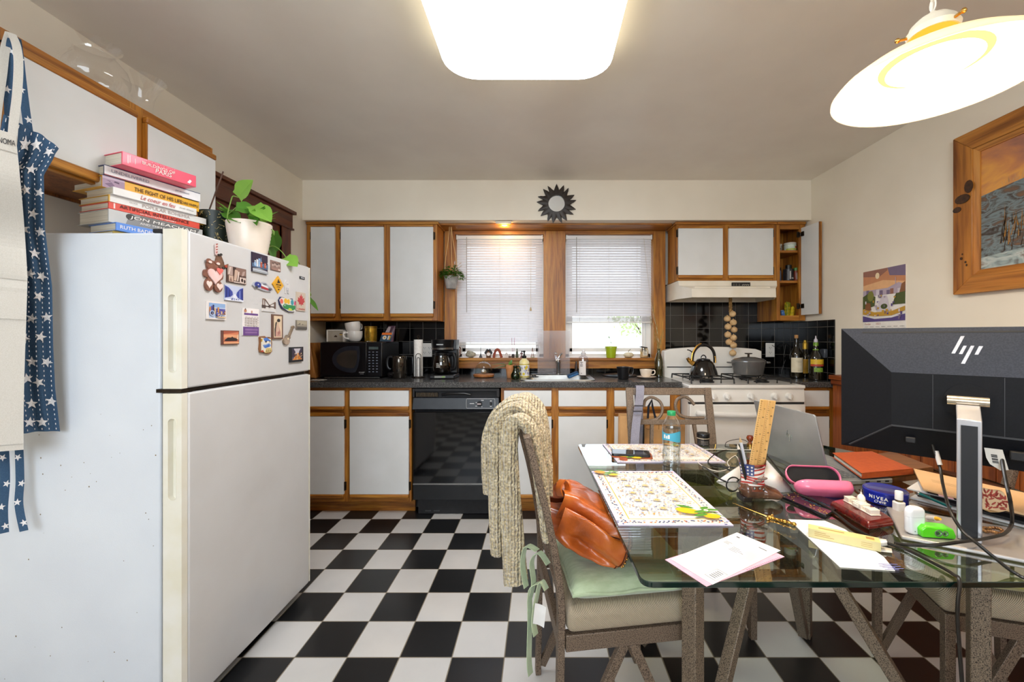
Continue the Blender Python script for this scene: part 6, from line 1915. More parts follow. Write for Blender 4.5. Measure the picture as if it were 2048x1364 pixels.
mag('sunset_magnet', 'orange sunset magnet with a dark island low on the door', 441,474.7,661,689,.006, ['#6b4236', '#d9805a', '#e8a67a', '#2b1d18', '#a8553c', '#f0c8a4'],
 [(1, rect(.06,.06,.96,.96)),(4, [(.06,.75),(.5,.8),(.96,.9),(.96,.96),(.06,.96)]),(2, rect(.06,.5,.96,.7)),(3, [(.08,.3),(.3,.5),(.5,.5),(.55,.58),(.62,.5),(.85,.42),(.9,.3),(.8,.24),(.2,.24)]),(4, rect(.06,.2,.96,.25)),(2, rect(.06,.06,.96,.2)),(5, [(.82,.4),(.94,.35),(.94,.75),(.88,.7)])])
flo = [(.02,.92),(.1,.98),(.4,1),(.5,.93),(.75,.95),(.95,.88),(1,.6),(.97,.3),(1,.12),(.85,.02),(.6,.0),(.4,.06),(.3,.14),(.06,.1),(0,.3),(.05,.6)]
mag('map_magnet', 'blue and yellow irregular map-shaped souvenir magnet low on the door', 516,540.6,672,708,.007, ['#8a5a34', '#4a78c8', '#d8c07a', '#e8e2d4', '#2a2a3a', '#b8482f', '#7a9ad4', '#c8a030'],
 [(3, [(.08,.9),(.9,.84),(.92,.12),(.4,.1),(.1,.15)]),(1, [(.25,.85),(.55,.92),(.85,.75),(.4,.68)]),(6, [(.2,.5),(.8,.6),(.9,.45),(.35,.38)]),(1, [(.25,.42),(.6,.5),(.85,.42),(.4,.32)]),(7, [(.06,.85),(.2,.85),(.16,.7),(.08,.68)]),(2, [(.35,.06),(.9,.1),(.94,.32),(.5,.35)]),(4, [(.48,.12),(.54,.12),(.54,.28)]),(4, [(.6,.12),(.66,.12),(.7,.28)]),(4, [(.76,.12),(.82,.14),(.84,.28)]),(5, [(.04,.12),(.3,.12),(.2,.24),(.06,.2)])] + specks([1,3,4,7], 10,.15,.4,.9,.85,.07), outline=flo)
mag('framed_magnet', 'black framed magnet with an orange city street at the lower right', 577,603,694,723.5,.008, ['#19181b', '#5a5f78', '#d98a3a', '#e8c08a', '#7a3a22', '#c9c4cc', '#3a3044'],
 [(1, rect(.12,.12,.88,.9)),(5, [(.38,.5),(.62,.5),(.75,.9),(.25,.9)]),(6, [(.12,.3),(.36,.4),(.36,.7),(.22,.88),(.12,.88)]),(6, [(.88,.3),(.62,.4),(.64,.7),(.78,.88),(.88,.88)]),(2, [(.12,.14),(.88,.14),(.6,.45),(.4,.45)]),(3, [(.45,.14),(.55,.14),(.52,.6),(.48,.6)])] + specks([2,3,4], 24,.14,.14,.86,.6,.06))
lin_m = mat('#d9d4cb', '#cfc9be', r=.95, ns=500, bump=.5, name='natural_linen', sheen=.2)
navy_m = mat('#3d5a78', '#33506c', r=.95, ns=400, bump=.4, name='navy_cotton')
star_m = mat('#ece9e8', '#dcdadb', r=.9, ns=300, lo=.4, hi=.6, name='star_print')
UA = V((.62,.785,0))
NA = V((.785,-.62,0))
hook = at_depth(20,74,1.165)
t = root('apron', 'navy blue apron with white stars hanging behind the linen apron', 'apron', hook)
A = V((-1.503,1.272,0))
CAMP = V((0,0, EYE))
def pull(p):
 r_ = max(0, min(1,(p.z - 1.5) / .22))
 return p + (CAMP - p) * (.055 * r_ * r_ * (3 - 2 * r_))
def navy(u, v):
 z = 1.842 - v * (1.842 - .955)
 right = [(0,.012),(.06,.0),(.12,-.018),(.3,-.016),(.5,-.002),(.7,.0),(.85,.004),(1,.014)]
 for k in range(len(right) - 1):
  if v <= right[k + 1][0] + 1e-6:
   f = (v - right[k][0]) / (right[k + 1][0] - right[k][0])
   ro = right[k][1] * (1 - f) + right[k + 1][1] * f
   break
 width = .105 + .02 * v
 s = ro - u * width
 fold = .012 * math.sin(u * 9 + v * 2.2) * (0.35 + .65 * v) + .006 * math.sin(u * 21 + 3 * v)
 p = A + UA * s + NA * (fold - .004) + Z * (z + (.045 * u - .05 * max(0,.3 - u) if v < .04 else 0) * (1 - v / .04 if v < .04 else 0) + .012 * (u - .5) * v)
 return pull(p)
b = MB()
b.grid(navy, 40,90)
b.mi = 0
rr = random.Random(12)
b.mi = 1
placed = []
for k in range(14):
 for j in range(4):
  u, v = (j + .5 + (.5 if k % 2 else 0)) / 4.2 + rr.uniform(-.04,.04),(k + .5) / 14 + rr.uniform(-.01,.01)
  placed.append((u, v))
for u, v in placed:
 if not .02 < u < .97 or not .02 < v < .975:
  continue
 sz = .0165
 pts = []
 for q in star(0,0,1, PI / 2 + rr.uniform(-.5,.5)):
  uu = min(.999, max(.001, u + q[0] * sz * .72 / .115))
  vv = min(.999, max(.001, v - q[1] * sz / .887))
  pts.append(V(navy(uu, vv)) + NA * .0028)
 c = V(navy(u, v)) + NA * .0032
 b.add([c] + pts, [(0,1 + i, 1 + (i + 1) % 10) for i in range(10)])
for k in range(9):
 u = (k + .5) / 9
 for j in range(60):
  v = j / 60 + .004
  p = V(navy(u, v)) + NA * .0024
  q = V(navy(u, min(1, v + .006))) + NA * .0024
  b.add([p - UA * .0008, p + UA * .0008, q + UA * .0008, q - UA * .0008], [(0,1,2,3)])
build('apron_cloth', b, [navy_m, star_m], t, world=True, sharp=0)
def ribbon(pts, w, side, mats, nm, par, stars=0, seed=1, off=None):
 b = MB()
 pp = spline(pts, 8)
 b.sweep(pp, w, .0018, side)
 b.mi = 0
 if stars:
  b.mi = 1
  sd = V(side).normalized()
  for k in range(stars):
   i = int((k + .5) / stars * (len(pp) - 1))
   d = (pp[min(i + 1, len(pp) - 1)] - pp[i - 1]).normalized()
   nn = d.cross(sd).normalized()
   if nn.dot(V((.3,-1,0))) < 0:
    nn = -nn
   c = pp[i] + nn * .0016 + sd * (w * .18 * (1 if k % 2 else -1))
   b.add([c + sd * q[0] + d * q[1] for q in star(0,0,.0115, PI / 2 + k, ru=.72)], [tuple(range(10))])
 return build(nm, b, mats, par, world=True, sharp=50)
ribbon([hook + V((.004,.006,.006)), at_depth(22,95,1.155), at_depth(18,180,1.15), at_depth(20,250,1.16), at_depth(24,285,1.185)], .018, UA, [navy_m, star_m], 'neck_strap', t, 5)
ribbon([hook + V((.006,.01,.004)), at_depth(38,110,1.17), at_depth(46,180,1.175), at_depth(56,255,1.185), at_depth(62,290,1.19)], .017, UA, [navy_m, star_m], 'neck_strap', t, 5)
ribbon([at_depth(8,895,1.262), at_depth(10,960,1.255), at_depth(6,1020,1.25), at_depth(8,1066,1.25)], .019, UA, [navy_m, star_m], 'waist_tie', t, 4)
ribbon([at_depth(38,893,1.268), at_depth(40,960,1.27), at_depth(38,1010,1.265), at_depth(48,1062,1.26)], .017, UA, [navy_m, star_m], 'waist_tie', t, 4)
t = root('apron', 'natural linen apron with lettering hanging in front of the starry one', 'apron', hook + V((.004,-.004,0)))
A2 = V((-1.497,1.2,0))
def linen(u, v):
 z = 1.822 - v * (1.822 - .915)
 ro = -.018 + .004 * math.sin(v * 5) + .018 * min(1, v * 2.2)
 s = ro - u * .2
 fold = .007 * math.sin(u * 7 + v * 3) * (1 - .5 * v) + (.003 * math.sin(v * 40) if .45 < v < .5 else 0)
 return pull(A2 + UA * s + NA * fold + Z * (z + .014 * u))
b = MB()
b.grid(linen, 30,80)
k = len(b.v)
for v0 in (.06,.585):
 for j in range(30):
  u = j / 30
  p, q = V(linen(u, v0)) + NA * .003, V(linen(u + 1 / 30, v0)) + NA * .003
  b.tube([p, q], .0013,4)
build('apron_cloth', b, lin_m, t, world=True, sharp=0)
b = MB()
b.grid(lambda u, v: V(linen(u, .6 + .38 * v)) + NA * .003,24,20)
b.grid(lambda u, v: V(linen(u, .36 + .1 * v)) + NA * (.003 + .004 * math.sin(PI * v)),24,8)
build('pocket', b, lin_m, t, world=True, sharp=0)
b = MB()
glyphs(b, 'WILLIAMS-SONOMA', V(linen(.012,.03)) + NA * .0045, UA, Z, w=.085, h=.015, d=.0006, align='R')
build('lettering', b, mat('#2b2a30', r=.8), t, world=True)
ribbon([hook + V((.002,-.002,.010)), at_depth(10,100,1.145), at_depth(4,150,1.135), at_depth(-6,220,1.125), at_depth(-14,300,1.12)], .017, UA, [lin_m], 'neck_strap', t)
ribbon([hook + V((.004,.0,.0105)), at_depth(33,92,1.15), at_depth(37,130,1.145), at_depth(34,190,1.14), at_depth(28,240,1.135), at_depth(24,288,1.13)], .017, UA, [lin_m], 'neck_strap', t)
t = root('wall_hook', 'small metal hook on the cabinet face holding both aprons', 'hook', hook)
hk = hook
b = MB().tube([(CFX + .0005, hk.y, hk.z - .01),(CFX + .012, hk.y, hk.z - .012),(hk.x, hk.y, hk.z - .004),(hk.x + .008, hk.y, hk.z + .004)], .003,6)
build('hook_wire', b, hinge_metal, t, world=True)
y0, y1, z0, z1 = 2.03,1.03,1.449,2.213
t = root('framed_painting', 'large landscape painting in a knotty wood frame on the right wall', 'painting', (XR - .02,(y0 + y1) / 2,(z0 + z1) / 2))
pine = wood('#7a4316', '#b5742c', '#cf9445', axis=2, scale=.5, name='knotty_pine')
pine_y = wood('#7a4316', '#b5742c', '#cf9445', axis=1, scale=.5, name='knotty_pine')
fw = .085
def miter(a, c):
 return a, c
oc = [(y0, z0),(y1, z0),(y1, z1),(y0, z1)]
ic = [(y0 - fw, z0 + fw),(y1 + fw, z0 + fw),(y1 + fw, z1 - fw),(y0 - fw, z1 - fw)]
ic2 = [(y0 - fw - .022, z0 + fw + .022),(y1 + fw + .022, z0 + fw + .022),(y1 + fw + .022, z1 - fw - .022),(y0 - fw - .022, z1 - fw - .022)]
for k in range(4):
 a, c = oc[k], oc[(k + 1) % 4]
 d, e = ic[(k + 1) % 4], ic[k]
 b = MB().hexa([(XR - .003, *a),(XR - .003, *c),(XR - .003, *d),(XR - .003, *e)], [(XR - .036, *a),(XR - .036, *c),(XR - .03, *d),(XR - .03, *e)])
 f = build('frame_rail', b, pine if k % 2 else pine_y, t, world=True, bevel=.003)
 a, c, d, e = ic[k], ic[(k + 1) % 4], ic2[(k + 1) % 4], ic2[k]
 b = MB().hexa([(XR - .004, *a),(XR - .004, *c),(XR - .004, *d),(XR - .004, *e)], [(XR - .024, *a),(XR - .024, *c),(XR - .016, *d),(XR - .016, *e)])
 build('inner_liner', b, pine if k % 2 else pine_y, f, world=True)
knot = mat('#2e1a0c', '#4a2a12', r=.5, ns=60)
b = MB()
for yy, zz, a_, c_ in ((1.985,1.905,.035,.022),(2.01,1.86,.02,.014),(1.955,1.955,.02,.03),(1.99,1.62,.005,.007),(1.97,1.60,.004,.005),(1.985,1.64,.003,.004),(1.965,1.585,.003,.006)):
 b.prism([(p[0], p[1]) for p in disc(0,0, a_, c_, 14)], (XR - .0345, yy, zz),(0,-1,0), Z, (-1,0,0),.0022)
pieces('wood_knot', b, knot, t, world=True)
def canvas_mat(nm, cols, sc, dist):
 M_, nt, out = newmat(nm)
 p = N(nt, 'BsdfPrincipled', Roughness=.45)
 mp = coords(nt, (1,1,2.2))
 nz = N(nt, 'TexNoise', Scale=sc, Detail=6.0, Distortion=dist)
 L(nt, mp, 'Vector', nz, 'Vector')
 rp = ramp(nt, [(.28 + .44 * i / (len(cols) - 1), lin(c)) for i, c in enumerate(cols)])
 L(nt, nz, 'Fac', rp, 'Fac')
 L(nt, rp, 'Color', p, 'Base Color')
 bp = N(nt, 'Bump', Strength=.3, Distance=.002)
 L(nt, nz, 'Fac', bp, 'Height')
 L(nt, bp, 'Normal', p, 'Normal')
 L(nt, p, 'BSDF', out, 'Surface')
 return M_
sky_p = canvas_mat('painted_sunset', ['#7a5a50', '#a9715a', '#c98552', '#e0a050', '#b87a5c'], 3.2,.6)
bank_p = canvas_mat('painted_bank', ['#2e221a', '#4a4440', '#76868a', '#5c5048', '#7a583e'], 11,1.6)
low_p = canvas_mat('painted_brush', ['#2b1c12', '#4a3520', '#6f5226', '#3a2a1c'], 7,1.0)
snow_p = canvas_mat('painted_foam', ['#5a4a44', '#8fa0a0', '#b8c0bc', '#7a6a60'], 12,1.0)
ca = MB()
ya, yb, za, zb2 = ic2[0][0], ic2[1][0], ic2[0][1], ic2[2][1]
cw, ch = ya - yb, zb2 - za
co = V((XR - .01, ya, za))
ca.mi = 0
ca.flat(rect(0,0,1,1), co, (0,-cw, 0),(0,0, ch))
hill = [(0,.62),(.1,.64),(.22,.66),(.4,.65),(.6,.7),(.8,.66),(1,.68)]
art(ca, [(1, [(0,0),(1,0)] + hill[::-1])], co, V((0,-cw, 0)), V((0,0, ch)),.0003)
brush = [(.02,.2),(.2,.14),(.6,.12),(1,.1),(1,.42),(.7,.46),(.5,.4),(.3,.42),(.12,.36)]
art(ca, [], co, V((0,-cw, 0)), V((0,0, ch)),.0006)
art(ca, [(3, [(0,.0),(1,0),(1,.1),(.6,.1),(.3,.13),(0,.1)])], co, V((0,-cw, 0)), V((0,0, ch)),.0007)
b = ca
rr = random.Random(6)
for i in range(70):
 u = rr.uniform(.1,.98)
 v = .64 + .03 * math.sin(u * 6)
 ln = rr.uniform(.025,.07)
 b.mi = 4
 p = co + V((-.0014,-cw * u, ch * v))
 b.add([p + Y * .0012, p - Y * .0012, p + Z * ch * ln + Y * rr.uniform(-.008,.008)], [(0,1,2)])
for i in range(260):
 u, v = rr.uniform(.1,.98), rr.uniform(.12,.34)
 ln = rr.uniform(.08,.2)
 b.mi = 5 + i % 3
 p = co + V((-.0018,-cw * u, ch * v))
 b.add([p + Y * .0018, p - Y * .0018, p + Z * ch * ln + Y * rr.uniform(-.016,.016)], [(0,1,2)])
build('canvas', ca, [sky_p, bank_p, low_p, snow_p, mat('#c9a578', r=.5), mat('#a8742a', r=.5), mat('#5c3f1c', r=.5), mat('#33241a', r=.5)], t, world=True, sharp=0)
ya, yb = 2.634,2.328
t = root('wall_calendar', 'wall calendar with a sunset city photo on the right wall', 'calendar', (XR - .001,(ya + yb) / 2,1.5))
zt, zm, zl = 1.655,1.338,1.12
cw = ya - yb
cm = [mat(c, r=.45, ns=30) for c in ('#f0ebe4', '#c98a62', '#e8b584', '#7a6a86', '#b8a8b8', '#4f5a2c', '#7d7f3a', '#d8cfd8', '#8a5a3a', '#c89a3a', '#5a4a86', '#f6e0b8', '#9a6a5a')]
build('page_block', MB().box(XR - .004, XR - .001, yb, ya, zl, zt), cm[0], t, world=True)
o = V((XR - .004, ya, zm))
R, U = V((0,-cw, 0)), V((0,0, zt - zm))
rr = random.Random(17)
pl = [(1, rect(0,.62,1,1)),(2, [(0,.62),(1,.62),(1,.7),(.5,.78),(0,.72)]),(12, [(0,.9),(.4,.85),(.6,.95),(.6,1),(0,1)]),(11, disc(.36,.88,.05,.06)),(3, [(.65,.85),(1,.8),(1,1),(.6,1)]),(4, [(0,.5),(1,.5),(1,.64),(.85,.7),(.6,.62),(0,.62)])]
pl += skyline([4,3,12,4,7,3], .5, [.08,.12,.1,.07,.11,.09,.12,.08,.1,.13,.09,.12], 0,1)
pl += [(4, [(.78,.6),(.8,.6),(.795,.8),(.785,.8)]),(8, [(.84,.4),(1,.42),(1,.7),(.92,.66)]),(5, [(0,.25),(.3,.3),(.32,.48),(.12,.55),(0,.5)]),(5, [(.72,.3),(1,.3),(1,.52),(.8,.5)]),(6, disc(.2,.5,.08,.1)),(7, [(.36,.2),(.68,.2),(.6,.48),(.46,.48)]),(5, disc(.53,.28,.08,.05)),(8, [(.05,.2),(.22,.22),(.2,.36),(.08,.38)]),(9, [(0,.15),(.3,.1),(.7,.1),(1,.18),(1,.26),(.7,.18),(.3,.18),(0,.26)]),(10, [(0,0),(1,0),(1,.12),(.7,.06),(.3,.05),(0,.12)])]
pl += specks([7,10,4,9,3], 34,.02,.02,.98,.5,.04)
b = MB()
art(b, pl, o, R, U, .0003,.00012)
build('picture', b, cm, t, world=True, sharp=0)
b = MB()
glyphs(b, 'October', V((XR - .004, ya - .035, zm - .014)),(0,-1,0), Z, w=.05, h=.011, d=.0004, shear=.3)
glyphs(b, '2023', V((XR - .004, ya - .115, zm - .014)),(0,-1,0), Z, w=.035, h=.011, d=.0004)
build('month_lettering', b, mat('#a8644a', r=.5), t, world=True)
b = MB()
for i, dname in enumerate(('SUNDAY', 'MONDAY', 'TUESDAY', 'WEDNESDAY', 'THURSDAY', 'FRIDAY', 'SATURDAY')):
 glyphs(b, dname, V((XR - .004, ya - .024 - i * .043, zm - .032)),(0,-1,0), Z, w=.03, h=.0042, d=.0004)
build('weekday_lettering', b, mat('#5a564f', r=.5), t, world=True)
b = MB()
for i in range(8):
 q = ya - .003 - i * (cw - .006) / 7
 b.box(XR - .0045, XR - .004, q - .0006, q + .0006, zl + .005, zm - .04)
for j in range(6):
 q = zl + .005 + j * (zm - .045 - zl) / 5
 b.box(XR - .0045, XR - .004, yb + .003, ya - .003, q - .0006, q + .0006)
build('date_grid', b, mat('#b8b2a8', r=.5), t, world=True)
# ================================================================== table, chairs and everything on them
ZG = .762
def T(px, py, z=ZG):
 return at_height(px, py, z)
def speckle_metal(c1, c2, c3, name):
 M_, nt, out = newmat(name)
 p = N(nt, 'BsdfPrincipled', Roughness=.5, Metallic=.15)
 mp = coords(nt)
 n1 = N(nt, 'TexNoise', Scale=420.0, Detail=2.0)
 L(nt, mp, 'Vector', n1, 'Vector')
 rp = ramp(nt, [(.38, lin(c1)),(.47, lin(c2)),(.75, lin(c3))])
 L(nt, n1, 'Fac', rp, 'Fac')
 L(nt, rp, 'Color', p, 'Base Color')
 bp = N(nt, 'Bump', Strength=.25, Distance=.001)
 L(nt, n1, 'Fac', bp, 'Height')
 L(nt, bp, 'Normal', p, 'Normal')
 L(nt, p, 'BSDF', out, 'Surface')
 return M_
iron_c = speckle_metal('#382c22', '#736151', '#8f7c69', 'speckled_bronze_metal')
iron_t = speckle_metal('#241d17', '#7a6a58', '#948370', 'speckled_grey_metal')
def weave_mat():
 M_, nt, out = newmat('diagonal_weave_upholstery')
 p = N(nt, 'BsdfPrincipled', Roughness=.95)
 mp = coords(nt, (1,1,1),(0,.75,.35))
 w = N(nt, 'TexWave', Scale=95.0, Distortion=.4, Detail=1.0)
 w.inputs['Detail Scale'].default_value = 4.0
 L(nt, mp, 'Vector', w, 'Vector')
 nz = N(nt, 'TexNoise', Scale=300.0)
 L(nt, mp, 'Vector', nz, 'Vector')
 rp = ramp(nt, [(.25, lin('#8f7f6a')),(.7, lin('#c7b79e'))])
 L(nt, w, 'Fac', rp, 'Fac')
 L(nt, rp, 'Color', p, 'Base Color')
 ad = N(nt, 'Math', _operation='MULTIPLY_ADD')
 L(nt, nz, 'Fac', ad, 0)
 ad.inputs[1].default_value = .6
 L(nt, w, 'Fac', ad, 2)
 bp = N(nt, 'Bump', Strength=.6, Distance=.002)
 L(nt, ad, 'Value', bp, 'Height')
 L(nt, bp, 'Normal', p, 'Normal')
 L(nt, p, 'BSDF', out, 'Surface')
 return M_
weave = weave_mat()
HW = .205
def make_chair(label):
 t = root('dining_chair', label, 'chair', (0,0,0), group='bronze dining chairs around the glass table')
 post = [(-.192,.43),(-.192,.5),(-.2,.6),(-.232,.77),(-.285,.975)]
 b = MB()
 for s in (-1,1):
  b.sweep(spline([(x, s * HW, z) for x, z in post], 5),.036,.019,(0,1,0))
 def bx(z):
  for k in range(len(post) - 1):
   if post[k][1] <= z <= post[k + 1][1]:
    f = (z - post[k][1]) / (post[k + 1][1] - post[k][1])
    return post[k][0] * (1 - f) + post[k + 1][0] * f
 for z, h in ((.957,.036),(.805,.026)):
  b.bar((bx(z),-HW + .018, z),(bx(z), HW - .018, z),.018, h, (-.2,0,1))
 b.bar((bx(.56),-HW + .018,.56),(bx(.56), HW - .018,.56),.018,.026,(-.2,0,1))
 build('back_frame', b, iron_c, t, bevel=.002)
 for pts in ([(.173,.826),(.10,.826),(.05,.838),(.031,.876),(.041,.914),(.076,.93),(.107,.918),(.13,.889)],
    [(-.178,.809),(-.10,.812),(-.058,.828),(-.038,.866),(-.05,.907),(-.092,.928),(-.125,.912),(-.135,.878)]):
  build('scroll', MB().tube(spline([(bx(z), y, z) for y, z in pts], 6),.008,8), iron_c, t)
 for y in (-.115,.14):
  build('back_bar', MB().bar((bx(.56), y, .572),(bx(.80), y * .85,.793),.018,.016,(0,1,0)), iron_c, t)
 b = MB()
 for s in (-1,1):
  b.box(-.18,.195, s * HW - .014, s * HW + .014,.39,.435)
 b.box(-.2,-.18,-HW + .018, HW - .018,.39,.435).box(.175,.195,-HW + .0145, HW - .0145,.39,.435)
 build('seat_frame', b, iron_c, t, bevel=.002)
 b = MB()
 b.box(-.178,.205,-.225,.225,.438,.508)
 build('seat_pad', b, weave, t, bevel=.022, seg=4)
 for s in (-1,1):
  b = MB().sweep([(-.2, s * HW, 0),(-.195, s * HW, .25),(-.192, s * HW, .429)], .032,.019,(0,1,0))
  b.bar((-.185, s * (HW - .002),.03),(-.012, s * (HW - .002),.388),.026,.02,(0,1,0))
  build('leg', b, iron_c, t, bevel=.0015)
  b = MB().box(.168,.194, s * HW - .013, s * HW + .013,0,.389)
  b.bar((.17, s * (HW - .002),.03),(.012, s * (HW - .002),.388),.026,.02,(0,1,0))
  build('leg', b, iron_c, t, bevel=.0015)
 return t
CH1 = (.215,1.355, math.radians(8))
chair = make_chair('bronze chair at the left end of the table with a sweater on its back')
chair.location = (CH1[0], CH1[1], 0)
chair.rotation_euler = (0,0, CH1[2])
far_chair = dup(chair, (.668,1.885,0),-PI / 2, 'bronze chair at the far side of the table with a paper bag hung behind it')
right_chair = dup(chair, (1.425,1.36,0), math.radians(164), 'bronze chair at the right end of the table, mostly behind the monitor')
sage = mat('#b9c9a6', '#a9ba95', r=.95, ns=26, st=(1,3,1), bump=.35, bs=130, name='sage_cotton', sheen=.3)
olive = mat('#b3ad5a', '#a19a48', r=.95, ns=26, st=(1,3,1), bump=.35, bs=130, name='olive_cotton', sheen=.3)
def cushion(label, loc, rz, m_, ties, cover='sage'):
 t = root('seat_cushion', label, 'cushion', (loc[0], loc[1], .509), rz=rz)
 b = MB()
 def top(u, v):
  x, y = .017 + (u - .5) * .372,(v - .5) * .43
  e = (1 - abs(2 * u - 1) ** 9) * (1 - abs(2 * v - 1) ** 9)
  d = sum(math.exp(-((x - cx) ** 2 + (y - cy) ** 2) / .0016) for cx in (-.08,.08) for cy in (-.09,.09))
  wr = .0025 * noise.noise(V((x * 30, y * 12,2)))
  return e, d, wr, x, y
 def f(u, v):
  e, d, wr, x, y = top(u, v)
  return (x, y, .03 + .034 * max(0, e) ** .5 - .014 * d * e + wr)
 def g(u, v):
  e, d, wr, x, y = top(u, v)
  return (x, y, .03 - .028 * max(0, e) ** .5 + .0)
 b.grid(f, 32,32)
 b.grid(g, 32,32)
 build('cushion_body', b, m_, t, sharp=80)
 pts = [(-.169,-.215),(.203,-.215),(.203,.215),(-.169,.215)]
 rim = []
 for k in range(4):
  a, c = pts[k], pts[(k + 1) % 4]
  rim += [(a[0] * (1 - i / 8) + c[0] * i / 8, a[1] * (1 - i / 8) + c[1] * i / 8,.03 + .003 * math.sin(i * 1.9 + k)) for i in range(8)]
 build('piping', MB().tube(rim, .0045,8, closed=True), m_, t)
 b = MB()
 for cx in (-.08,.08):
  for cy in (-.09,.09):
   b.ell((cx, cy, .047),(.006,.006,.003),10,6)
 build('tuft', b, m_, t)
 if ties:
  for pth in ties:
   b = MB()
   b.sweep(spline(pth, 5),.02,.0018,(.6,.8,0))
   build('tie', b, m_, t, world=True, sharp=60)
 return t
cushion('sage green tie-on cushion on the left chair under the leather bag', (CH1[0] + .01, CH1[1]), CH1[2], sage, [
 [(.02,1.13,.62),(-.005,1.125,.655),(-.025,1.125,.63),(-.02,1.12,.575),(-.03,1.12,.53)],
 [(-.01,1.125,.66),(-.04,1.13,.67),(-.05,1.13,.62),(-.04,1.125,.56)],
 [(.015,1.115,.56),(-.0,1.11,.585),(-.012,1.11,.54),(-.02,1.11,.48),(-.014,1.11,.44)],
 [(.0,1.115,.58),(-.028,1.115,.56),(-.03,1.115,.47),(-.032,1.115,.37),(-.028,1.115,.33)]])
cushion('olive green cushion on the chair at the right end of the table', (1.425,1.36), math.radians(164), olive, None)
cushion('olive green cushion on the far chair beneath the table edge', (.66,1.885),-PI / 2, olive, None)
t = root('care_label', 'white care label hanging from the left chair cushion', 'label', (.012,1.105,.5))
b = MB()
b.grid(lambda u, v: (-.022 + .03 * u + .006 * v, 1.104 + .004 * math.sin(u * 3),.475 + .055 * v - .012 * u),5,5)
build('label_cloth', b, mat('#e9e7e4', r=.8), t, world=True)
def knit_mat():
 M_, nt, out = newmat('chunky_knit')
 p = N(nt, 'BsdfPrincipled', Roughness=1.0)
 p.inputs['Sheen Weight'].default_value = .4
 mp = coords(nt)
 v1 = N(nt, 'TexVoronoi', Scale=130.0)
 L(nt, mp, 'Vector', v1, 'Vector')
 w = N(nt, 'TexWave', Scale=36.0, Distortion=2.5, Detail=2.0)
 L(nt, mp, 'Vector', w, 'Vector')
 nz = N(nt, 'TexNoise', Scale=30.0)
 L(nt, mp, 'Vector', nz, 'Vector')
 rp = ramp(nt, [(.15, lin('#efe0be')),(.6, lin('#dcc9a0')),(.95, lin('#b39c70'))])
 L(nt, v1, 'Distance', rp, 'Fac')
 r2 = ramp(nt, [(.3,(.78,.76,.72,1)),(.6,(1,1,1,1))])
 L(nt, nz, 'Fac', r2, 'Fac')
 mx = N(nt, 'Mix', _data_type='RGBA', _blend_type='MULTIPLY')
 mx.inputs[0].default_value = 1.0
 L(nt, rp, 'Color', mx, 6)
 L(nt, r2, 'Color', mx, 7)
 nt.links.new(mx.outputs[2], p.inputs['Base Color'])
 sb = N(nt, 'Math', _operation='SUBTRACT')
 L(nt, w, 'Fac', sb, 0)
 ml = N(nt, 'Math', _operation='MULTIPLY')
 L(nt, v1, 'Distance', ml, 0)
 ml.inputs[1].default_value = 1.6
 L(nt, ml, 'Value', sb, 1)
 bp = N(nt, 'Bump', Strength=1.0, Distance=.006)
 L(nt, sb, 'Value', bp, 'Height')
 L(nt, bp, 'Normal', p, 'Normal')
 L(nt, p, 'BSDF', out, 'Surface')
 return M_
knit = knit_mat()
def knit_tube(path, ws, th, nm, par, cuffs=(True, True), seed=0):
 """flattened knitted sleeve: width ws (list) across, th thick, ribbed along its length"""
 pp = spline(path, 7)
 n = len(pp)
 nu = 40
 vs = []
 for i, c in enumerate(pp):
  d = (pp[min(i + 1, n - 1)] - pp[max(i - 1,0)]).normalized()
  f = i / (n - 1) * (len(ws) - 1)
  k = min(int(f), len(ws) - 2)
  w = ws[k][0] * (1 - f + k) + ws[k + 1][0] * (f - k)
  sd = (V(ws[k][1]) * (1 - f + k) + V(ws[k + 1][1]) * (f - k)).normalized()
  sd = (sd - d * sd.dot(d)).normalized()
  nn = d.cross(sd)
  for j in range(nu):
   a = 2 * PI * j / nu
   rib = 1 + .055 * math.sin(a * 11) + .05 * noise.noise(V((math.cos(a) * 2, i * .25 + seed, math.sin(a) * 2)))
   cable = .12 * math.sin(a * 3 + .9 * math.sin(i * .55)) if nm != 'cuff' else 0
   vs.append(c + sd * math.cos(a) * w * rib + nn * math.sin(a) * th * (rib + cable * .8))
 b = MB()
 fs = [(i * nu + j, i * nu + (j + 1) % nu, (i + 1) * nu + (j + 1) % nu, (i + 1) * nu + j) for i in range(n - 1) for j in range(nu)]
 fs += [tuple(range(nu - 1,-1,-1)), tuple((n - 1) * nu + j for j in range(nu))]
 b.add(vs, fs)
 return build(nm, b, knit, par, world=True, sharp=60)
sw = root('sweater', 'chunky cream knitted sweater draped over the left chair back', 'sweater', (-.07,1.25,.99))
XX = (1,.25,0)
XB = (1,-.3,0)
YY = (.3,1,0)
knit_tube([(-.070,1.152,.557),(-.079,1.15,.70),(-.087,1.15,.85),(-.089,1.15,.94),(-.079,1.155,.998),(-.055,1.16,1.008),(-.030,1.165,.98),(-.012,1.17,.9),(.003,1.17,.8),(.012,1.17,.72),(.017,1.175,.664)],
   [(.034, XX),(.030, XX),(.027, XX),(.025, XX),(.026,(.9,.6,0)),(.03, YY),(.03, YY),(.024,(.5,1,0)),(.02,(.7,.8,0)),(.017,(1,.4,0)),(.014, XX)], .019, 'sleeve', sw, seed=1)
knit_tube([(-.128,1.222,.6),(-.132,1.22,.75),(-.13,1.22,.9),(-.114,1.225,.985),(-.078,1.235,1.03),(-.036,1.245,1.015),(-.006,1.25,.95),(.008,1.25,.86),(.016,1.25,.75)],
   [(.02, XX),(.022, XX),(.025, XX),(.034,(.8,.7,0)),(.042, YY),(.042, YY),(.034, YY),(.026,(.5,1,0)),(.02, XX)], .02, 'sweater_body', sw, seed=5)
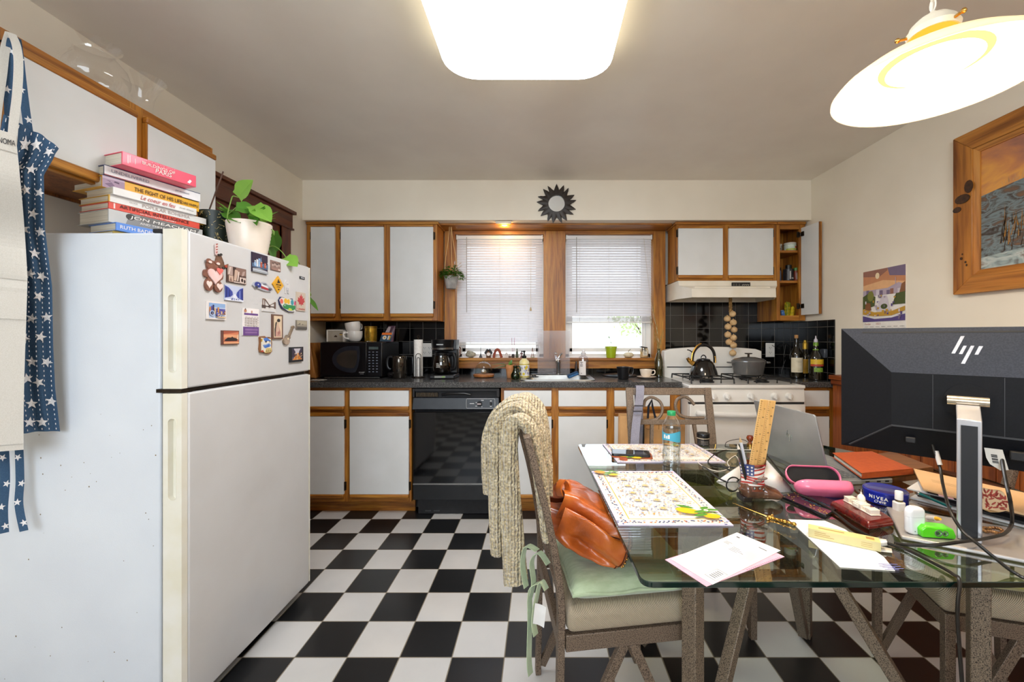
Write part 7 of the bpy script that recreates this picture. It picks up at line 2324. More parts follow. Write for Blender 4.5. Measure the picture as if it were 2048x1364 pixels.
knit_tube([(-.158,1.29,.755),(-.161,1.287,.87),(-.147,1.287,.955),(-.105,1.29,1.028),(-.05,1.3,1.044),(-.008,1.31,1.005),(.006,1.31,.94),(.012,1.31,.86),(.017,1.31,.75)],
   [(.022, XX),(.025, XX),(.032,(.8,.6,0)),(.046, YY),(.05, YY),(.046, YY),(.034, YY),(.026,(.6,.8,0)),(.02, XX)], .02, 'sweater_body', sw, seed=9)
def leather_mat():
 M_, nt, out = newmat('tan_leather')
 p = N(nt, 'BsdfPrincipled', Roughness=.32)
 p.inputs['Coat Weight'].default_value = .25
 mp = coords(nt)
 n1 = N(nt, 'TexNoise', Scale=9.0, Detail=4.0)
 L(nt, mp, 'Vector', n1, 'Vector')
 rp = ramp(nt, [(.3, lin('#74330f')),(.5, lin('#b3561b')),(.7, lin('#cb7029'))])
 L(nt, n1, 'Fac', rp, 'Fac')
 L(nt, rp, 'Color', p, 'Base Color')
 v = N(nt, 'TexVoronoi', Scale=420.0)
 L(nt, mp, 'Vector', v, 'Vector')
 n2 = N(nt, 'TexNoise', Scale=26.0, Detail=3.0)
 L(nt, mp, 'Vector', n2, 'Vector')
 ad = N(nt, 'Math', _operation='MULTIPLY_ADD')
 L(nt, v, 'Distance', ad, 0)
 ad.inputs[1].default_value = .12
 L(nt, n2, 'Fac', ad, 2)
 bp = N(nt, 'Bump', Strength=.35, Distance=.004)
 L(nt, ad, 'Value', bp, 'Height')
 L(nt, bp, 'Normal', p, 'Normal')
 L(nt, p, 'BSDF', out, 'Surface')
 return M_
lea = leather_mat()
bg = root('handbag', 'slouched tan leather handbag lying on the left chair', 'handbag', (.15,1.29,.57))
BB, BM = V((.24,1.262,.640)), V((.042,1.285,.714))
def bagf(u, v):
 """slouched sack lying on its side: v=0 at the studded base (right), v=1 at the mouth (upper left)"""
 a = 2 * PI * u
 d = (BM - BB).normalized()
 s_ = V((.1,-1,0)).normalized()
 n_ = s_.cross(d).normalized()
 if n_.z < 0:
  n_ = -n_
 e = .62
 ca, sa = math.cos(a), math.sin(a)
 cx_, sx_ = math.copysign(abs(ca) ** e, ca), math.copysign(abs(sa) ** e, sa)
 end = min(1.0,.72 + v * 2.6) * (1 - .12 * max(0, v - .8) / .2)
 hy = (.142 - .02 * v) * end
 hn = (.066 + .012 * math.sin(PI * v)) * end
 p = BB + (BM - BB) * v + n_ * hn * cx_ + s_ * hy * sx_
 g = math.exp(-((a - 1.02 + .5 * (v - .5)) / .2) ** 2) * max(0, min(1,(v - .12) * 2.2))
 p -= (n_ * .055 + s_ * .03) * g
 rdg = math.exp(-((a - 1.5 + .7 * (v - .5)) / .22) ** 2) * max(0, min(1,(v - .1) * 3))
 p += (n_ * .016 + s_ * .014) * rdg
 g2 = math.exp(-((a - 2.05 + .5 * (v - .3)) / .17) ** 2) * max(0, min(1,(v - .05) * 4)) * max(0, min(1,(1.0 - v) * 3))
 p -= (s_ * .026 - n_ * .004) * g2
 w = .003 * math.sin(4 * a + 7 * v) + .014 * noise.noise(V((ca * 1.6, sa * 1.6, v * 2.0))) + .004 * noise.noise(V((ca * 5, sa * 5, v * 6)))
 p += (n_ * ca + s_ * sa) * w * min(1,.3 + v * 2)
 if p.z < .573:
  p.z = .573 - (.573 - p.z) * .12
 return p
b = MB()
b.grid(bagf, 96,40, closed_u=True)
ctr = BB.copy()
b.add([V(bagf(i / 96,0)) for i in range(96)] + [ctr + V((.006,0,0))], [(i, 96,(i + 1) % 96) for i in range(96)])
mctr = BM + V((.05,0,-.02))
b.grid(lambda u, v: V(bagf(u, 1)) * (1 - v) + (mctr + (V(bagf(u, .9)) - BM) * .7) * v, 96,4, closed_u=True)
build('bag_body', b, lea, bg, world=True, sharp=70)
darkl = mat('#4f1f0a', '#3a1608', r=.4, ns=30, name='dark_leather')
b = MB()
b.add([mctr + (V(bagf(i / 48,.9)) - BM) * .72 for i in range(48)], [tuple(range(48))])
build('lining', b, darkl, bg, world=True)
b = MB()
b.sweep(spline([(.06,1.27,.752),(.055,1.28,.775),(.068,1.29,.795),(.082,1.285,.782),(.085,1.27,.75),(.1,1.26,.725)], 6),.026,.005,(.55,-.75,.2))
build('handle', b, lea, bg, world=True, sharp=50)
b = MB()
b.sweep(spline([(.0,1.2,.755),(.02,1.21,.766),(.05,1.24,.752),(.085,1.27,.748),(.09,1.3,.76)], 6),.016,.005,(.2,-.3,1))
build('handle', b, darkl, bg, world=True, sharp=50)
b = MB()
for i in range(6):
 p = V(bagf((1.35 + .14 * i) / (2 * PI),.085))
 b.ell(p + V((.0015,-.0025,0)),(.0035,.0035,.0035),8,6)
build('stud', b, brass, bg, world=True)
b = MB()
for va in (.13,.05):
 b.tube([V(bagf((.9 + 1.9 * i / 30) / (2 * PI), va)) + V((.0005,-.0012,.0006)) for i in range(31)], .0017,5)
b.tube([V(bagf((1.28 - .35 * (i / 24)) / (2 * PI),.15 + .8 * i / 24)) + V((0,-.001,.002)) for i in range(25)], .0016,5)
build('seam', b, darkl, bg, world=True)
p = T(1232,1062,.71)
b = MB().tube([(.2,1.19,.70),(.222,1.195,.695),(.235,1.185,.68),(.225,1.178,.675),(.21,1.182,.69)], .003,6).tube([(.235,1.185,.68),(.245,1.18,.66)], .004,6)
build('clasp', b, mat('#5a4a30', '#6f5c3c', r=.35, m=.8), bg, world=True)
tb = root('dining_table', 'glass-topped dining table covered with papers and office things', 'table', (.8,1.35,0))
gl_top = thin_glass('#e4ece0', base=.1, power=2.2, cap=.7, rough=.01, name='table_glass')
gl_edge = mat('#071a15', '#0c261e', r=.08, ns=8, coat=.5, name='glass_edge_green')
poly = [(.198,.8075),(1.45,.8075),(1.51,1.4),(1.24,1.853),(.164,1.853)]
def round_poly(poly, r, n=5):
 o = []
 m_ = len(poly)
 for i in range(m_):
  p, a, c = V((*poly[i], 0)), V((*poly[i - 1], 0)), V((*poly[(i + 1) % m_], 0))
  d1, d2 = (a - p).normalized(),(c - p).normalized()
  for k in range(n + 1):
   t = k / n
   q = (p + d1 * r) * (1 - t) ** 2 + p * 2 * t * (1 - t) + (p + d2 * r) * t ** 2
   o.append((q.x, q.y))
 return o
pp = round_poly(poly, .022)
n = len(pp)
b = MB()
cen = V((.82,1.33))
def inset(p, d):
 v = V(p) - cen
 return cen + v * (1 - d / v.length)
e = .0015
lo0 = [V((*inset(p, e), ZG - .012)) for p in pp]
lo1 = [V((*p, ZG - .0105)) for p in pp]
hi1 = [V((*p, ZG - .0015)) for p in pp]
hi0 = [V((*inset(p, e), ZG)) for p in pp]
b.mi = 0
b.add(hi0, [tuple(range(n))])
b.add(lo0, [tuple(range(n - 1,-1,-1))])
b.mi = 1
for ra, rb in ((lo0, lo1),(lo1, hi1),(hi1, hi0)):
 b.add(ra + rb, [(i, (i + 1) % n, n + (i + 1) % n, n + i) for i in range(n)])
build('glass_top', b, [gl_top, gl_edge], tb, world=True, sharp=25)
legs = [(.41,1.115),(1.165,1.10),(.385,1.675),(1.1,1.72)]
hub = V((.77,1.37,.0))
for k, (x, y) in enumerate(legs):
 d = V((hub.x - x, hub.y - y, 0)).normalized()
 sd = V((-d.y, d.x, 0))
 f = V((x, y, 0))
 b = MB().sweep([f, f + Z * .675, f + d * .05 + Z * .727, f + d * .3 + Z * .727], .044, [.042,.04,.038,.038], sd)
 lg = build('leg', b, iron_t, tb, world=True, bevel=.003, sharp=25)
 build('brace', MB().bar(f + d * .03 + Z * .02, hub + Z * .725 - d * .03,.034,.034, Z), iron_t, lg, world=True, bevel=.003)
 build('pad', MB().cyl(f + d * .1 + Z * .7485, f + d * .1 + Z * .7495,.018,16), mat('#2a2a28', r=.5), lg, world=True)
M_pm = [mat('#e8e0d3', '#e0d6c7', r=.45, ns=40), mat('#98a2c6', r=.5), mat('#b9a9d0', r=.5), mat('#e0b23c', r=.5), mat('#f2c81e', '#e6b414', r=.4, ns=30), mat('#5f9a34', '#4a8428', r=.4, ns=30), mat('#d9783a', r=.5), mat('#3a4a80', r=.5), mat('#cdbda6', r=.5), mat('#eee7db', r=.5), mat('#e29a3a', r=.5)]
def placemat(label, o, R, U, corner_big, seed):
 """patterned card placemat, o corner, R/U full edges; lemons at the u,v corners"""
 t = root('placemat', label, 'placemat', o + (R + U) / 2)
 b = MB().prism(rect(0,0,1,1), o, R, U, Z, .003)
 build('mat_board', b, mat('#d9cfe0', '#cfc4d8', r=.4), t, world=True)
 rl, ul = R.length, U.length
 mu, mv = .008 / rl, .008 / ul
 bu, bv = .034 / rl, .034 / ul
 fu, fv = .037 / rl, .037 / ul
 pl = [(0, rect(mu, mv, 1 - mu, 1 - mv)),(3, rect(bu, bv, 1 - bu, 1 - bv)),(9, rect(fu, fv, 1 - fu, 1 - fv))]
 rr = random.Random(seed)
 for k in range(26):
  f = (k + .5) / 26
  for (u, v) in ((f, bv * .55),(f, 1 - bv * .55),(bu * .55, f),(1 - bu * .55, f)):
   s = .006
   for q in range(3):
    a = rr.uniform(0,6.3)
    pl.append(((7,1,6,7)[rr.randrange(4)], disc(u + .005 * math.cos(a) / rl, v + .005 * math.sin(a) / ul, s * .45 / rl, s * .45 / ul, 5, a)))
 nu_, nv_ = max(3, round(rl / .075)), max(3, round(ul / .075))
 for i in range(nu_ * 2 + 1):
  for j in range(nv_ + 1):
   u, v = fu + (i / (2 * nu_)) * (1 - 2 * fu), fv + ((j + (.5 if i % 2 else 0)) / nv_) * (1 - 2 * fv)
   if not (fu + .03 < u < 1 - fu - .03 and fv + .03 < v < 1 - fv - .03):
    continue
   ru, rv = .019 / rl, .014 / ul
   if i % 2 == 0:
    for q in range(10):
     a = q * 2 * PI / 10
     pl.append((1 if q % 2 else 7, disc(u + ru * 1.15 * math.cos(a), v + rv * 1.15 * math.sin(a),.0032 / rl, .0026 / ul, 5)))
    pl.append((8, disc(u, v, ru * .62, rv * .62,10)))
    for q in range(5):
     a = q * 2 * PI / 5
     pl.append((3, disc(u + .004 * math.cos(a) / rl, v + .004 * math.sin(a) / ul, .0026 / rl, .0026 / ul, 5)))
   else:
    for q in range(20):
     a, d = rr.uniform(0,6.3), rr.random() ** .5
     pl.append(((8,1,10)[q % 3], disc(u + ru * 1.35 * d * math.cos(a), v + rv * 1.35 * d * math.sin(a),.0027 / rl, .0024 / ul, 5)))
 def lemon(u, v, s, big):
  def D(du, dv, a_, c_, rot, m__):
   pts = []
   for q in range(16):
    an = 2 * PI * q / 16
    x, y = a_ * math.cos(an), c_ * math.sin(an) * (1 if abs(math.cos(an)) < .9 else .6)
    pts.append((u + s * (du + x * math.cos(rot) - y * math.sin(rot)) / rl, v + s * (dv + x * math.sin(rot) + y * math.cos(rot)) / ul))
   pl.append((m__, pts))
  for q in ((-.03,.045,.03,.009,-.5,5),(-.035,.012,.038,.023,-.4,4 if big else 10),(.03,-.03,.028,.019,-.1,4),(.012,.004,.03,.010,.2,5),(.03,.032,.02,.009,.5,5),
     (.052,.018,.022,.008,-.1,5),(.055,-.018,.03,.0025,-1.0,5),(-.002,-.022,.027,.009,.3,5),(.03,.014,.008,.008,0,9),(.03,.014,.003,.003,0,3),(.012,.024,.006,.006,0,9)):
   D(*q)
 for (u, v, s, bg_) in corner_big:
  lemon(u, v, s, bg_)
 b = MB()
 art(b, pl, o + Z * .003, R, U, .0002,.000006)
 build('printed_pattern', b, M_pm, t, world=True, sharp=0)
 return t
c0, c1, c2 = T(1237,1053, ZG), T(1463,1049, ZG), T(1183,944, ZG)
placemat('lemon patterned placemat nearest the table corner by the leather bag', c0 + Z * .0006, V((c1.x - c0.x, 0,0)), V((c2.x - c0.x + .0, c2.y - c0.y, 0)), [(.79,.15,.8, True),(.16,.91,.6, False)], 3)
c0, c1, c2 = T(1235,926, ZG), T(1452,926, ZG), T(1205,889.5, ZG)
placemat('lemon patterned placemat at the far edge under the phone', c0 + Z * .0006, V((c1.x - c0.x, 0,0)), V((c2.x - c0.x, c2.y - c0.y, 0)), [(.15,.22,.7, True),(.72,.88,.55, False)], 5)
def slab_on(name, label, cat, corners, z, th, mats, part='sheet', bev=0.0, pm=None):
 t = root(name, label, cat, sum((V(c) for c in corners), V((0,0,0))) / len(corners))
 b = MB().add([V((c[0], c[1], z)) for c in corners] + [V((c[0], c[1], z + th)) for c in corners],
     [tuple(range(len(corners) - 1,-1,-1)), tuple(range(len(corners),2 * len(corners)))] + [(i, (i + 1) % len(corners), len(corners) + (i + 1) % len(corners), len(corners) + i) for i in range(len(corners))])
 build(part, b, mats, t, world=True, bevel=bev)
 return t
a, c, d = T(1248,905, ZG), T(1316,914, ZG), T(1258,893.5, ZG)
pa = V((.3135,1.655,0))
ph = root('phone', 'black phone in a brown flip case on the far placemat', 'phone', (.36,1.66, ZG + .0042), rot=(0,0,-.16))
build('case', MB().prism(rrect(.158,.078,.008),(.004,-.004,0), X, Y, Z, .004), mat('#a8512a', '#8f431f', r=.5), ph, bevel=.001)
build('phone_body', MB().prism(rrect(.15,.072,.009),(0,0,.0045), X, Y, Z, .009), black_plastic, ph, bevel=.001)
build('screen', MB().prism(rrect(.142,.064,.006),(0,0,.0136), X, Y, Z, .0004), mat('#15171a', '#1c1f22', r=.05, ns=4), ph)
b = MB()
glyphs(b, '12:41', (.012,0,.0141), X, Y, w=.02, h=.006, d=.0002)
build('case_tab', MB().prism(rrect(.03,.05,.006),(-.03,-.05,0), X, Y, Z, .003), mat('#a8512a', '#8f431f', r=.5), ph)
wb = root('water_bottle', 'clear plastic water bottle with a green cap and blue label', 'bottle', T(1348,935) + V((0,.03,.0006)))
pr = [(.024,0),(.031,.003),(.033,.012),(.032,.02),(.0335,.03),(.032,.042),(.0335,.054),(.032,.066),(.0335,.078),(.033,.09),(.033,.125),(.034,.14),(.031,.155),(.022,.172),(.0145,.186),(.0135,.19)]
build('bottle_shell', MB().lathe(pr, 36, caps=False), thin_glass('#fbfdfd', base=.07, power=2.0, name='pet_plastic'), wb)
build('water', MB().lathe([(.0,.004)] + [(r - .0015, z) for r, z in pr if .003 <= z <= .14] + [(0,.14)], 36, caps=False), thin_glass('#f8fbfb', base=.08, power=1.8, name='water'), wb)
build('cap', MB().lathe([(.0148,.186),(.0155,.188),(.0155,.2),(.0145,.202),(0,.202)], 30), mat('#2fa86a', '#28985e', r=.35), wb)
b = MB()
def wl(u, v):
 a = -2.2 + 3.1 * u
 return (.0337 * math.sin(a),-.0337 * math.cos(a),.094 + .033 * v + .004 * math.sin(a * 2) * (1 if v > .5 else -1))
b.grid(wl, 24,4)
lb = build('label', b, translucent('#5cc6ea', .3, r=.3, name='blue_film_label'), wb)
b = MB()
b.grid(lambda u, v: (.0341 * math.sin(-1.2 + .22 * u),-.0341 * math.cos(-1.2 + .22 * u),.104 + .014 * v),3,1)
b.grid(lambda u, v: (.0341 * math.sin(-.9 + .16 * u),-.0341 * math.cos(-.9 + .16 * u),.104 + .01 * v),3,1)
b.grid(lambda u, v: (.0341 * math.sin(-.68 + .2 * u),-.0341 * math.cos(-.68 + .2 * u),.104 + .014 * v),3,1)
build('label_lettering', b, inkw, lb)
b = MB()
for i in range(6):
 b.grid(lambda u, v: (.0337 * math.sin(.95 + .6 * u),-.0337 * math.cos(.95 + .6 * u),.092 + i * .0065 + .0035 * v),4,1)
build('label_text', b, mat('#4a5a9a', r=.5), wb)
jr = root('cosmetic_jar', 'small black jar with a black lid at the far table edge', 'jar', T(1411,894) + V((0,.026,.0006)))
build('jar_body', MB().lathe([(.023,0),(.027,.003),(.027,.031),(.024,.034)], 30), mat('#1b1a1a', '#232120', r=.2, coat=.4), jr)
build('lid', MB().lathe([(.0265,.0355),(.0275,.037),(.0275,.053),(.026,.055),(0,.055)], 30), black_plastic, jr)
build('ring', MB().lathe([(.0268,.0325),(.0272,.035),(.0255,.0352)], 30), mat('#d8c8ae', r=.3), jr)
b = MB()
for i in range(4):
 b.grid(lambda u, v: (.0274 * math.sin(-.7 + 1.2 * u),-.0274 * math.cos(-.7 + 1.2 * u),.009 + i * .0045 + .0012 * v),8,1)
build('label_print', b, mat('#8f8a84', r=.5), jr)
bo = T(1504,1000)
bt = root('boot_holder', 'cowboy boot pencil cup painted with a striped starred flag', 'pencil holder', bo + Z * .0006)
def bootring(z):
 r_ = .036 + .004 * math.sin(z * 25) + (.004 if z > .085 else 0)
 return r_
b = MB()
b.mi = 0
b.grid(lambda u, v: ((.036 - .006 * math.sin(PI * v) + .003 * v) * math.cos(2 * PI * u),(.03 - .005 * math.sin(PI * v) + .003 * v) * math.sin(2 * PI * u),.034 + .082 * v + (.008 * math.cos(4 * PI * u) if v > .9 else 0)),36,12, closed_u=True)
b.grid(lambda u, v: ((.039 - .004 * v) * math.cos(2 * PI * u),(.033 - .004 * v) * math.sin(2 * PI * u),.116 - .012 * v + .008 * math.cos(4 * PI * u)),36,3, closed_u=True)
sh = build('boot_shaft', b, mat('#7a3a22', '#5c2a18', r=.25, coat=.4), bt)
def sf(a, z, d=.0008):
 v = (z - .034) / .082
 rx, ry = .036 - .006 * math.sin(PI * v) + .003 * v + d, .03 - .005 * math.sin(PI * v) + .003 * v + d
 return V((rx * math.cos(a), ry * math.sin(a), z))
b = MB()
A0, A1 = -PI * .98,-PI * .02
b.mi = 0
b.grid(lambda u, v: sf(A0 + (A1 - A0) * u, .05 + .06 * v),20,8)
for k in range(6):
 b.mi = 1
 b.grid(lambda u, v: sf(A0 + (A1 - A0) * u, .052 + k * .0102 + .0052 * v + .004 * math.sin(u * 5 + k),.0014),20,2)
b.mi = 2
b.grid(lambda u, v: sf(A0 + (A1 - A0) * .42 * u, .078 + .034 * v, .002),10,4)
b.mi = 0
for i in range(4):
 for j in range(3):
  c = sf(A0 + (A1 - A0) * (.06 + .1 * i),.084 + .01 * j, .0026)
  tx = (sf(A0 + (A1 - A0) * (.07 + .1 * i),.084 + .01 * j, .0026) - c).normalized()
  b.add([c + tx * q[0] + Z * q[1] for q in star(0,0,.004)], [tuple(range(10))])
b.mi = 3
for (a_, z_, l_, w_) in ((-1.5,.066,.02,.007),(-1.1,.072,.026,.008),(-1.75,.06,.014,.006)):
 c = sf(a_, z_, .004)
 b.ell(c, (l_ * .6,.004, w_ * .6),12,6)
build('painted_flag', b, [mat('#ece6df', r=.25, coat=.3), mat('#b3352c', r=.25, coat=.3), mat('#3f4a80', r=.25, coat=.3), mat('#5f4a44', '#8a7a74', r=.25, coat=.3, ns=90)], bt, sharp=60)
b = MB()
def foot(u, v):
 x = -.038 + .125 * v
 h = .04 * (1 - v) ** .7 + .022 if v < .45 else .04 * (.55) ** .7 + .022 - (.026) * ((v - .45) / .55) ** 1.2
 w = .031 - .006 * math.sin(PI * v) + (.004 if v > .5 else 0)
 e = min(1, v * 9) ** .5 * min(1,(1 - v) * 7) ** .5
 a = 2 * PI * u
 return (x, w * e * math.cos(a),.004 + (h * .5) + h * .5 * e * math.sin(a))
b.grid(foot, 28,26, closed_u=True)
build('boot_foot', b, mat('#4a2c20', '#6f4834', r=.15, ns=30, coat=.6), bt, sharp=70)
b = MB().prism([(-.036,-.022),(-.01,-.022),(-.01,.022),(-.036,.022)], (0,0,0), X, Y, Z, .016)
build('boot_heel', b, mat('#1f1512', r=.3), bt, bevel=.002)
b = MB()
for i in range(14):
 a = 2 * PI * i / 14
 b.ell((.034 * math.cos(a),.03 * math.sin(a),.041 + .004 * math.sin(3 * a)),(.0045,.0045,.0045),8,6)
build('studded_collar', b, mat('#8f8a85', '#3a3430', r=.25, m=.6, ns=200), bt)
rl = root('ruler', 'wooden folding ruler standing in the boot holder', 'ruler', bo + Z * .085)
wd = mat('#e3b878', '#d6a662', r=.5, ns=10, st=(14,14,1), name='ruler_wood')
p0, p1 = V((.004,-.004,-.018)), at_depth(1535,800,1.2) - (bo + Z * .085)
d = (p1 - p0).normalized()
sd = (V((1,.25,-.28)) - d * V((1,.25,-.28)).dot(d)).normalized()
nn = sd.cross(d)
if nn.y > 0:
 nn = -nn
ln = (p1 - p0).length
b = MB()
for s in (-.0135,.0135):
 b.prism(rect(s - .0128,0, s + .0128, ln), p0, sd, d, nn, .004)
build('ruler_blade', b, wd, rl, bevel=.001)
b = MB()
for s in (-.0135,.0135):
 for i in range(int(ln / .0062)):
  h = .0075 if i % 4 == 0 else .004
  b.prism(rect(s - .012,.004 + i * .0062, s - .012 + h, .0048 + i * .0062), p0 + nn * .004, sd, d, nn, .0003)
for i, ch in enumerate('987654321'):
 if .02 + i * .025 < ln:
  glyphs(b, ch, p0 + nn * .004 + sd * .018 + d * (ln - .02 - i * .025),-d, sd, h=.006, d=.0003)
  glyphs(b, ch, p0 + nn * .004 - sd * .009 + d * (ln - .026 - i * .025),-d, sd, h=.005, d=.0003)
build('ruler_marking', b, mat('#3a2a18', r=.6), rl)
def pencil(label, px, py, c, tip):
 t = root('pencil', label, 'pencil', bo + Z * .085)
 q0, q1 = V((-.016,-.008,-.045)) + V(((px - 1475) * .0022,0.004 if px > 1477 else 0,0)), at_depth(px, py, 1.18) - (bo + Z * .085)
 dd = (q1 - q0).normalized()
 b = MB().cyl(q0, q1 - dd * .016,.0042,8)
 build('barrel', b, mat(c, r=.4), t)
 build('tip', MB().lathe([(.0042,0),(.001,.014),(0,.016)], 8, q1 - dd * .0158, dd), mat(tip, r=.5), t)
 return t
pencil('black pencil standing in the boot holder', 1475,888, '#1a1a1c', '#e8ded2')
pencil('white pencil standing in the boot holder beside the black one', 1479.5,874, '#d6d9e2', '#c9a87a')
wht = mat('#ece8e4', '#e2ddd8', r=.7, ns=12, bump=.1, name='white_paper')
def fold(label, pts_lo, ridge, nm='folded_card'):
 t = root('folded_card', label, 'card', sum((V(p) for p in pts_lo), V()) / len(pts_lo))
 b = MB()
 a, c, d, e = [V(p) for p in pts_lo]
 r0, r1 = V(ridge[0]), V(ridge[1])
 b.add([a, c, r1, r0, d, e], [(0,1,2,3),(4,5,2,3)])
 build(nm, b, wht, t, world=True, solid=.0018, sharp=20)
 return t
fold('white folded card standing at the right behind the boot holder', [at_height(1532,986, ZG + .001), at_height(1590,984, ZG + .001), at_height(1560,950, ZG + .001), at_height(1508,956, ZG + .001)], [at_depth(1512,903,1.3), at_depth(1530,917,1.36)])
fold('white folded card lying at the left behind the boot holder', [at_height(1433,963, ZG + .001), at_height(1500,964, ZG + .001), at_height(1512,940, ZG + .001), at_height(1478,936, ZG + .001)], [at_depth(1466,938,1.42), at_depth(1504,915,1.40)])
eg = root('eyeglasses', 'black framed eyeglasses folded behind the boot holder', 'glasses', T(1470,975))
zf = ZG + .004
def E(px, py, dz=0):
 return at_height(px, py, ZG) + Z * dz
b = MB()
lens = []
for c0 in (T(1466,984), T(1494,978)):
 ring_ = [c0 + V((.026 * math.cos(a),.012 * math.cos(a) + .004 * math.sin(a),.024 + .02 * math.sin(a))) for a in [k * 2 * PI / 20 for k in range(20)]]
 b.tube(ring_, .0022,6, closed=True)
 lens.append(ring_)
b.tube(spline([T(1474,982) + Z * .03, T(1479,981) + Z * .034, T(1484,980) + Z * .03], 4),.002,6)
build('frame', b, black_plastic, eg, world=True)
build('temple', MB().tube(spline([T(1455,984) + Z * .03, T(1436,968) + Z * .02, T(1415,945) + Z * .012, T(1405,935) + Z * .004], 6),.0026,6), black_plastic, eg, world=True)
build('temple', MB().tube(spline([T(1506,974) + Z * .03, T(1474,955) + Z * .014, T(1450,940) + Z * .008, T(1440,932) + Z * .004], 6),.0026,6), black_plastic, eg, world=True)
for r_ in lens:
 build('lens', MB().add(r_, [tuple(range(20))]), thin_glass('#eef2f6', base=.08, name='spectacle_lens'), eg, world=True)
st = root('rubber_stamp', 'small wooden-handled stamp standing behind the ruler', 'stamp', T(1500,893) + Z * .0006)
build('base', MB().lathe([(.013,0),(.013,.012),(.008,.014)], 18), brass, st)
build('knob_handle', MB().lathe([(.007,.014),(.006,.02),(.013,.03),(.015,.038),(.011,.047),(0,.05)], 20), mat('#7a3014', '#94421e', r=.25, coat=.5), st)
alu = mat('#b9bdbe', '#aeb2b4', r=.35, m=.7, ns=10, name='silver_aluminium')
lp = root('laptop', 'open silver laptop with its lid towards the stove', 'laptop', (.92,1.49, ZG + .0006))
hn, hf = V((.935,1.33, ZG + .001)), V((.903,1.65, ZG + .001))
hd_ = (hf - hn).normalized()
dp = V((hd_.y, -hd_.x, 0))
def lay(o, Rv, Uv, Nv, w, h, r_, th):
 return MB().prism([(p[0] + w / 2, p[1] + h / 2) for p in rrect(w, h, r_)], o, Rv, Uv, Nv, th)
build('base', lay(hn, hd_, dp, Z, .322,.222,.01,.0145), alu, lp, world=True, bevel=.002)
bs = V(hn) + Z * .0147
b = MB()
for r_ in range(5):
 for c_ in range(14):
  b.prism(rect(.022 + c_ * .0198,.028 + r_ * .019,.022 + c_ * .0198 + .0165,.028 + r_ * .019 + .016), bs, hd_, dp, Z, .0012)
build('keyboard', b, mat('#5f6264', '#6a6d70', r=.5), lp, world=True)
build('touchpad', MB().prism(rect(.105,.14,.215,.21), bs, hd_, dp, Z, .0004), mat('#9fa3a5', r=.35, m=.5), lp, world=True)
b = MB()
for u in (.12,.17):
 b.prism(rect(u * 0 + .06 + (u - .12),.2225,.07 + (u - .12),.2228), hn + Z * .004, hd_, dp, Z, .006)
for u in (.12,.16,.19):
 b.prism(rect(-.0003, u, .0002, u + .014), hn + Z * .005, hd_, dp, Z, .005)
build('port', b, black_matte, lp, world=True)
up = (Z * .975 - dp * .235).normalized()
lo_ = V(hn) + Z * .0165 - dp * .001
ld = build('lid', lay(lo_, hd_, up, -dp, .322,.218,.009,.006), alu, lp, world=True, bevel=.0015)
build('screen', MB().prism(rect(.008,.01,.314,.21), lo_ + dp * .0004, hd_, up, dp, .0006), mat('#050506', r=.08), ld, world=True)
def hp_logo(b, c, R, U, w, h, d):
 Nn = V(R).cross(V(U))
 for poly in ([(-.19,.5),(-.065,.5),(-.38,-.14),(-.5,-.14)], [(-.11,.15),(.0,.15),(-.145,-.155),(-.26,-.155)], [(.12,.15),(.235,.15),(-.07,-.5),(-.195,-.5)], [(.37,.14),(.5,.14),(.345,-.165),(.23,-.165)]):
  b.prism([(p[0] * w, p[1] * h) for p in poly], c, R, U, Nn, d)
b = MB()
hp_logo(b, lo_ - dp * .0061 + hd_ * .150 + up * .112,-hd_, up, .034,.042,.0006)
build('logo', b, chrome, ld, world=True)
c = [T(1560,996), T(1652,1036), T(1688,1012), T(1605,985)]
bk = slab_on('booklet', 'black booklet with gold and white lettering beside the boot holder', 'book', c, ZG + .0006,.007, mat('#17131a', '#1f1a22', r=.2, coat=.4), 'cover', .001)
o = V((c[0].x, c[0].y, ZG + .0077))
R_ = (V((c[1].x, c[1].y, ZG + .0077)) - o)
U_ = (V((c[3].x, c[3].y, ZG + .0077)) - o)
goldp = mat('#d8b048', '#b98f2e', r=.3, m=.5)
b = MB()
rr = random.Random(3)
for k in range(40):
 u, v = rr.uniform(.03,.97), rr.uniform(.02,.3) if k % 2 else rr.uniform(.02,.95)
 if k % 2 == 0 and .3 < v:
  u = rr.uniform(.02,.2)
 b.prism(disc(u, v, .012,.02,6, k), o, R_, U_, Z, .0003)
build('gold_ornament', b, goldp, bk, world=True)
b = MB()
glyphs(b, 'Mission', o + R_ * .5 + U_ * .66, R_, U_, w=R_.length * .55, h=.012, d=.0004, shear=.3)
glyphs(b, 'London', o + R_ * .5 + U_ * .42, R_, U_, w=R_.length * .4, h=.012, d=.0004, shear=.3)
build('title_lettering', b, mat('#d8c8a0', r=.4), bk, world=True)
c = [T(1585,985), T(1625,1008), T(1648,996), T(1604,978)]
c = [T(1606,984), T(1690,1011), T(1700,985), T(1640,965)]
lf_ = slab_on('leaflet', 'red and dark blue leaflet under the pink glasses case', 'leaflet', c, ZG + .0006,.0035, mat('#2c2e5a', '#353868', r=.4), 'leaflet_sheet')
o = V((c[3].x, c[3].y, ZG + .0042))
build('red_panel', MB().add([V((q.x, q.y, ZG + .0042)) for q in (c[0], c[0] * .6 + c[1] * .4, c[3] * .6 + c[2] * .4, c[3])], [(0,1,2,3)]), mat('#b3342c', r=.4), lf_, world=True)
pinkm = mat('#f07a9a', '#ea6e90', r=.25, ns=8, coat=.5, name='pink_shell')
gc = root('glasses_case', 'open pink hard glasses case with a black lining', 'glasses case', T(1655,997) + Z * .005)
g0 = T(1655,1000) + V((0,.012,.006))
ang = math.radians(-7)
gr_, gu_ = V((math.cos(ang), math.sin(ang),0)), V((-math.sin(ang), math.cos(ang),0))
